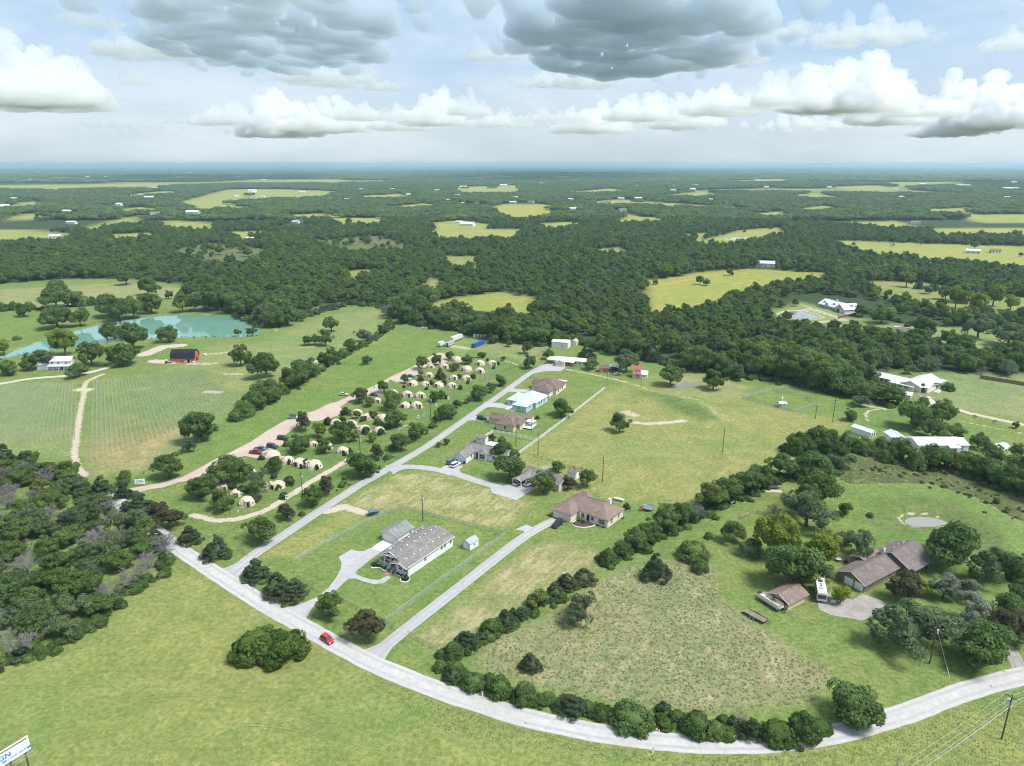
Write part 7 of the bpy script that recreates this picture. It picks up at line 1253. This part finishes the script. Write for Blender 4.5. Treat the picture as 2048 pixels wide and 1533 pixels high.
fence('chain_link_fence', 'chain-link fence along the lane side of the white house', [(586,1125),(650,1090),(720,1053),(796,1016)], 'chain'); fence('chain_link_fence', 'chain-link fence behind the white house and garage', [(796,1016),(900,1043),(1012,1072)], 'chain'); fence('chain_link_fence', 'chain-link fence between the white house lawn and the right lane', [(1012,1072),(900,1151),(770,1247)], 'chain'); fence('chain_link_fence', 'chain-link fence across the front lawn of the white house', [(686,1206),(730,1229),(770,1247),(792,1262)], 'chain'); fence('chain_link_fence', 'short chain-link fence between the corner cedars and the drive', [(600,1160),(618,1174),(639,1187)], 'chain'); fence('chain_link_fence', 'chain-link fence at the front of the dry mown plot', [(816,1271),(845,1288),(875,1303)], 'chain')
fence('chain_link_gate', 'chain-link gate beside the lane entrance', [(476,1100),(496,1113)], 'chain', 1.6, 2, 'gate'); fence('chain_link_fence', 'chain-link fence enclosing the pump house yard', [(1486,798),(1543,782),(1613,796),(1628,811),(1588,825),(1486,798)], 'chain', 1.6, 3)
fence('white_fence', 'white rail fence between the yards and the dry pasture', [(1209,779),(1134,838),(1072,885),(1030,915)], 'white', sp=2.6); fence('white_fence', 'white rail fence below the yellow house', [(1072,884),(1030,874),(986,866),(970,876)], 'white', sp=2.4)
fence('wire_fence', 'dark post and wire fence behind the carport house', [(1056,912),(1096,922),(1150,942)], 'wire', sp=3); fence('wire_fence', 'post and wire fence behind the blue-roofed house', [(1096,800),(1130,805),(1158,808)], 'wire', sp=2.5); fence('wire_fence', 'post and wire fence along the far side of the camp', [(1010,742),(1040,733),(1070,716),(1085,706)], 'wire', sp=4); fence('wire_fence', 'fence posts between the vineyard and the roadside wood', [(5,912),(60,935),(115,955)], 'wire', sp=3); fence('wire_fence', 'wire fence from the gravel entrance up the vineyard edge', [(262,968),(300,940),(360,905)], 'wire', sp=4)
fence('board_fence', 'tall brown board fence on the right lawn', [(1960,758),(2000,764),(2048,772),(2100,781)], 'board', 2.0); fence('board_fence', 'brown board fence below the hill farmhouse', [(1676,638),(1694,634),(1712,631)], 'board', 2.0); fence('rail_fence', 'left pale wooden rail fence on the ranch lawn', [(1479,1038),(1489,1035),(1499,1031)], 'rail', sp=2); fence('rail_fence', 'right pale wooden rail fence on the ranch lawn', [(1514,1027),(1530,1033),(1547,1040)], 'rail', sp=2); fence('board_fence', 'short brown fence by the trees below the grey roof', [(1765,697),(1777,699)], 'board', 1.8); fence('wire_fence', 'post and wire fence in front of the red cabin grove', [(1935,633),(1965,637),(2000,641)], 'wire', sp=4)
# ================================================================== VINEYARD
simple('vine_tube', (.42, .46, .34), .7, .15); simple('trellis_steel', (.30, .32, .26), .6, .2, 1, .1)
def vineyard(a_top, b_top, a_bot, b_bot, n_, label, group, seg=22):
    A, B, C_, D_ = G(*a_top), G(*b_top), G(*a_bot), G(*b_bot)
    for i in range(n_):
        s = i / (n_ - 1); p, q = A.lerp(B, s), C_.lerp(D_, s); L_ = (q - p).length; t = lab(thing('trellis_row', label, 'trellis row', tuple(p), 0, group), label, 'trellis row', group); d_ = (q - p); U = Vector((0, 0, 1))
        po, wi, vt = MB(), MB(), MB(); npst = int(L_ / 5.5)
        for k in range(npst + 1): x = d_ * (k / npst); po.tube(x, x + U * 1.9, .055, .055, 4, cap=False)
        for z_ in (.8, 1.3, 1.8): wi.tube(U * z_, d_ + U * z_, .022, .022, 3, cap=False)
        nv_ = int(L_ / 1.9)
        for k in range(nv_): x = d_ * ((k + .5) / nv_) + Vector((random.uniform(-.06, .06), 0, 0)); vt.tube(x, x + U * .75, .07, .07, 4, cap=False)
        o = po.build('trellis_posts', 'trellis_steel', t); o['kind'] = 'stuff'; o = wi.build('trellis_wires', 'trellis_steel', t); o['kind'] = 'stuff'; o = vt.build('vine_tubes', 'vine_tube', t); o['kind'] = 'stuff'
vineyard((187,764), (402,742), (181,925), (478,812), 34, 'row of bare trellis posts and vine tubes in the right vineyard plot', 'trellis rows of the right vineyard plot')
vineyard((-60,772), (152,767), (-190,905), (150,880), 34, 'row of bare trellis posts and vine tubes in the left vineyard plot', 'trellis rows of the left vineyard plot')

# ================================================================== PERSON standing on the gravel
simple('dark_cloth', (.045, .04, .045), .9, .2); simple('skin', (.42, .26, .19), .7, .1); simple('hair_brown', (.04, .025, .018), .9, .2)
pp = G(748.5, 778); t = thing('person', 'person in dark clothes standing on the middle gravel lot', 'person', tuple(pp + Vector((0, 0, .07))), R(200))
J = {'pel': (0, 0, .95, .13), 'sp': (0, .01, 1.2, .125), 'ch': (0, 0, 1.4, .14), 'nk': (0, .01, 1.52, .06), 'hd': (0, -.02, 1.66, .095), 'ht': (0, -.01, 1.75, .085)}
for sg, k in ((-1, 'l'), (1, 'r')): J.update({k + 'hp': (sg * .1, 0, .9, .1), k + 'kn': (sg * .11, -.02, .5, .07), k + 'an': (sg * .11, .02, .09, .05), k + 'ft': (sg * .12, -.13, .04, .045), k + 'sh': (sg * .19, 0, 1.43, .065), k + 'el': (sg * .25, .03, 1.15, .048), k + 'wr': (sg * .25, -.06, .9, .035), k + 'ha': (sg * .245, -.09, .81, .035)})
E2 = [('pel', 'sp'), ('sp', 'ch'), ('ch', 'nk'), ('nk', 'hd'), ('hd', 'ht')] + [(a, b_) for k in 'lr' for a, b_ in (('pel', k + 'hp'), (k + 'hp', k + 'kn'), (k + 'kn', k + 'an'), (k + 'an', k + 'ft'), ('ch', k + 'sh'), (k + 'sh', k + 'el'), (k + 'el', k + 'wr'), (k + 'wr', k + 'ha'))]
ks = list(J); me = bpy.data.meshes.new('body'); me.from_pydata([J[k][:3] for k in ks], [(ks.index(a), ks.index(b_)) for a, b_ in E2], []); me.materials.append(MATS['dark_cloth']); ob = link_mesh('body', me, t); sk = ob.modifiers.new('skin', 'SKIN'); sk.use_smooth_shade = True
for v_, k in zip(me.skin_vertices[0].data, ks): v_.radius = (J[k][3],) * 2; v_.use_root = (k == 'pel')
ob.modifiers.new('sub', 'SUBSURF').levels = 1
cv, cq = ball((0, -.03, 1.665), (.088, .098, .115), np.random.default_rng(1), 10, 7); link_mesh('face', np_quads_mesh('face', cv, cq, 'skin'), t)
cv, cq = ball((0, .005, 1.70), (.1, .105, .105), np.random.default_rng(2), 10, 7); link_mesh('hair', np_quads_mesh('hair', cv, cq, 'hair_brown'), t)
# ================================================================== CLOUDS: flat-based cumulus about 1 km up, real bodies lit by the sun and sky
def vapour(name, col, dens):
    m, n, out = new_mat(name); v = n.n('ShaderNodeVolumePrincipled'); n.put(v.inputs['Color'], col); v.inputs['Density'].default_value = dens; v.inputs['Anisotropy'].default_value = .35; n.t.links.new(v.outputs[0], out.inputs['Volume'])
vapour('cloud_vapour', (.966, .974, .982), .0042); vapour('cloud_dark', (.79, .86, .92), .0085); vapour('cloud_grey', (.90, .932, .955), .0065)  # dark and grey vapour absorb more, putting underside shade into their colour
def noise3(P, s, seed):
    q = P / s + seed * 13.7; i = np.floor(q); f = q - i; f = f * f * (3 - 2 * f)
    def h(dx, dy, dz):
        v = np.sin((i[:, 0] + dx) * 127.1 + (i[:, 1] + dy) * 311.7 + (i[:, 2] + dz) * 74.7 + seed) * 43758.5453; return v - np.floor(v)
    x, y, z = f[:, 0], f[:, 1], f[:, 2]
    a = (h(0,0,0) * (1 - x) + h(1,0,0) * x) * (1 - y) + (h(0,1,0) * (1 - x) + h(1,1,0) * x) * y
    b = (h(0,0,1) * (1 - x) + h(1,0,1) * x) * (1 - y) + (h(0,1,1) * (1 - x) + h(1,1,1) * x) * y
    return a * (1 - z) + b * z
cg = bpy.data.node_groups.new('cloud_skin', 'GeometryNodeTree'); cg.interface.new_socket('Geometry', in_out='INPUT', socket_type='NodeSocketGeometry'); cg.interface.new_socket('Geometry', in_out='OUTPUT', socket_type='NodeSocketGeometry')
ga, gb = cg.nodes.new('NodeGroupInput'), cg.nodes.new('NodeGroupOutput'); m2p = cg.nodes.new('GeometryNodeMeshToPoints'); p2v = cg.nodes.new('GeometryNodePointsToVolume'); v2m = cg.nodes.new('GeometryNodeVolumeToMesh'); ra = cg.nodes.new('GeometryNodeInputNamedAttribute'); ra.data_type = 'FLOAT'; ra.inputs[0].default_value = 'rad'
p2v.resolution_mode = 'VOXEL_SIZE'; v2m.resolution_mode = 'GRID'
Lk = cg.links.new; Lk(ga.outputs[0], m2p.inputs[0]); Lk(m2p.outputs[0], p2v.inputs['Points']); Lk(ra.outputs[0], p2v.inputs['Radius']); Lk(p2v.outputs[0], v2m.inputs[0]); Lk(v2m.outputs[0], gb.inputs[0])
def cloud_mesh(a, b, h, seed, vox, towers=7, rag=1.0, slab=1.0):
    rng = np.random.default_rng(seed); P, Rr = [], []
    big = min(a, b)
    for k in range(int((44 + 26 * max(a, b) / big) * (1.5 if slab > 1 else 1))):      # the flat slab of lumps that makes the base
        t = rng.uniform(0, 6.283); r = math.sqrt(rng.uniform(0, 1)) * .86; rad = rng.uniform(.12, .27) * min(big, h * 1.1) * slab; P.append((a * r * math.cos(t), b * r * math.sin(t), rad * rng.uniform(.05, .5) / slab)); Rr.append(rad)
    for k in range(towers):                              # rising heads with cauliflower sides
        t = rng.uniform(0, 6.283); r = math.sqrt(rng.uniform(0, 1)) * .66; cx, cy = a * r * math.cos(t), b * r * math.sin(t); hh = h * rng.uniform(.45, 1.0) * (1 - .35 * r); rad0 = rng.uniform(.20, .34) * min(big, h)
        nst = max(3, int(hh / (rad0 * .5)))
        for j in range(nst):
            u = j / (nst - 1); rad = rad0 * (1 - .45 * u); cz = rad * .5 + u * max(hh - rad, 0); P.append((cx, cy, cz)); Rr.append(rad)
            for q in range(8): tt = rng.uniform(0, 6.283); r2 = rad * rng.uniform(.18, .5); P.append((cx + math.cos(tt) * rad * .9, cy + math.sin(tt) * rad * .9, cz + rng.uniform(-.3, .75) * rad)); Rr.append(r2)
        cx += rng.normal(0, rad0 * .3)
    for k in range(int(14 * rag)):                       # torn shreds round the rim
        t = rng.uniform(0, 6.283); r = rng.uniform(.92, 1.25); rad = rng.uniform(.05, .11) * big; P.append((a * r * math.cos(t), b * r * math.sin(t), rng.uniform(0, .25) * h)); Rr.append(rad)
    me = bpy.data.meshes.new('cloud_points'); me.vertices.add(len(P)); me.vertices.foreach_set('co', np.array(P, np.float32).ravel()); at = me.attributes.new('rad', 'FLOAT', 'POINT'); at.data.foreach_set('value', np.array(Rr, np.float32))
    o = bpy.data.objects.new('tmp', me); COL.objects.link(o); md = o.modifiers.new('s', 'NODES'); md.node_group = cg; p2v.inputs['Voxel Size'].default_value = vox
    bpy.context.view_layer.update(); r_ = bpy.data.meshes.new_from_object(o.evaluated_get(bpy.context.evaluated_depsgraph_get())); bpy.data.objects.remove(o)
    nv = len(r_.vertices); co = np.zeros(nv * 3, np.float32); r_.vertices.foreach_get('co', co); co = co.reshape(-1, 3).astype(float); no = np.zeros(nv * 3, np.float32); r_.vertices.foreach_get('normal', no); no = no.reshape(-1, 3)
    s0 = big * .16; dsp = (.6 if slab > 1 else 1.0) * (noise3(co, s0, seed) - .45) * s0 * .55 + (noise3(co, s0 * .42, seed + 1) - .45) * s0 * .42 + (0 if slab > 1 else 1) * ((noise3(co, s0 * .19, seed + 2) - .45) * s0 * .26 + (noise3(co, s0 * .09, seed + 3) - .45) * s0 * .13)
    co += no * dsp[:, None]; z = co[:, 2]; co[:, 2] = np.where(z < 0, z * .30, z) + (noise3(co * np.array([1, 1, 0]), s0 * 1.5, seed + 5) - .5) * s0 * .35 * (z < s0 * .5)
    r_.vertices.foreach_set('co', co.astype(np.float32).ravel()); r_.polygons.foreach_set('use_smooth', np.ones(len(r_.polygons), bool)); r_.materials.clear(); r_.materials.append(MATS[CMAT[0]]); r_.update(); r_.name = 'cloud'; return r_
NTRI = [0]; CM = []; CMAT = ['cloud_vapour']
def cloud(az_d, dist, a, b, h, seed, rz=0.0, vox=None, towers=7, me=None, zb=1000.0, rag=1.0):
    me = me or cloud_mesh(a, b, h, seed, vox or max(20, dist * .0030), towers, rag, 1.45 if CMAT[0] == 'cloud_dark' else 1.0); NTRI[0] += len(me.polygons) * 2; CM.append(me)
    o = link_mesh('cloud', me, None, (dist * math.sin(R(az_d)), dist * math.cos(R(az_d)), zb), rz); return tag(o, kind='structure')
def cloud_px(x, top, base, hw, seed, depth=1.0, towers=7, near=None, rag=1.0):
    az_, e0 = azel(x, base); _, e1 = azel(x, top); dist = min(890 / math.tan(R(e0)), 21000); zb = H + dist * math.tan(R(e0)); a = hw / F * dist / math.cos(R(az_)); hgt = max(120, dist * (math.tan(R(e1)) - math.tan(R(e0))))
    d0 = dist
    if near is not None: dn = 890 / math.tan(R(azel(x, near)[1])); b_ = (dist - dn) / 2; dist = (dist + dn) / 2
    else: b_ = a * depth; dist += b_ * .6
    return cloud(az_, dist, a, b_, hgt, seed, -R(az_), None, towers, zb=zb, rag=rag)
for i, c_ in enumerate([(60,52,203,110),(110,120,204,60),(272,98,166,24),(318,190,210,26),(450,192,266,62),(560,150,268,80),(645,180,272,90),(730,190,264,70),(862,150,252,66),(942,165,248,46),(800,195,256,60),(1000,206,264,70),(1095,205,268,80),(1185,190,268,80),(1285,165,256,76),(1370,178,252,66),(1440,138,238,74),(1520,158,242,56),(1565,98,205,56),(1692,76,236,96),(1770,108,242,66),(1635,115,232,66),(1852,148,254,58),(1936,98,262,70),(2030,138,266,70),(1890,205,268,56),(250,236,268,70),(420,240,272,60),(1600,215,262,90),(1300,232,270,90)]): cloud_px(c_[0], c_[1], c_[2] - (((i * 37) % 5) * 7 if c_[2] > 230 else 0), c_[3], seed=100 + i, towers=9 if c_[3] > 60 else 5)
CMAT[0] = 'cloud_dark'
for i, c_ in enumerate([(560,60,146,165,1.0,8,-30),(1265,40,158,165,1.0,9,-30)]): cloud_px(c_[0], c_[1], c_[2], c_[3], 200 + i, c_[4], c_[5], c_[6], rag=1.6)
CMAT[0] = 'cloud_grey'
for i, c_ in enumerate([(985,52,116,56),(1735,0,74,96),(1580,20,58,80),(180,0,44,52),(300,20,104,84),(2034,36,90,46),(650,96,160,100),(1140,104,166,100),(1400,60,128,70),(755,118,176,44),(1480,70,120,50)]): cloud_px(*c_, seed=300 + i, towers=5, depth=.8)
rs2 = random.Random(5)
for k in range(34):                                      # the same sky goes on outside the picture
    az_ = rs2.uniform(46, 314); dist = rs2.uniform(3600, 19000); me = rs2.choice(CM); o = link_mesh('cloud', me, None, (dist * math.sin(R(az_)), dist * math.cos(R(az_)), rs2.uniform(980, 1060)), rs2.uniform(0, 6.28)); tag(o, kind='structure')
print('cloud faces', NTRI[0])
# ================================================================== unique labels
W1 = 'first second third fourth fifth sixth seventh eighth ninth tenth eleventh twelfth thirteenth fourteenth fifteenth sixteenth seventeenth eighteenth nineteenth twentieth'.split(); TN = {20: 'twenty', 30: 'thirty'}
def ordw(i): return W1[i] if i < 20 else ('thirtieth' if i == 29 else TN[(i + 1) // 10 * 10] + '-' + W1[(i + 1) % 10 - 1])
bpy.context.view_layer.update()
bylab = {}
for o in LAB: bylab.setdefault(o['label'], []).append(o)
for lb, os_ in bylab.items():
    if len(os_) == 1: continue
    os_.sort(key=lambda o: pix(o.matrix_world.translation)[0]); n_ = len(os_)
    if n_ > 38: continue
    for i, o in enumerate(os_):
        w_ = 'leftmost' if i == 0 else 'rightmost' if i == n_ - 1 else ordw(i) + ' from left'
        words = (w_ + ' ' + lb).split(); o['label'] = ' '.join(words[:16])
# ================================================================== haze
m, n, out = new_mat('haze_air'); vol = n.n('ShaderNodeVolumePrincipled')
n.put(vol.inputs['Color'], (.53, .76, .93)); vol.inputs['Density'].default_value = 8.0e-5; vol.inputs['Anisotropy'].default_value = .25
n.t.links.new(vol.outputs[0], out.inputs['Volume'])
hz = MB().box(-51000, 51000, -2900, 51000, -60, 140).build('haze', 'haze_air'); tag(hz, kind='stuff')
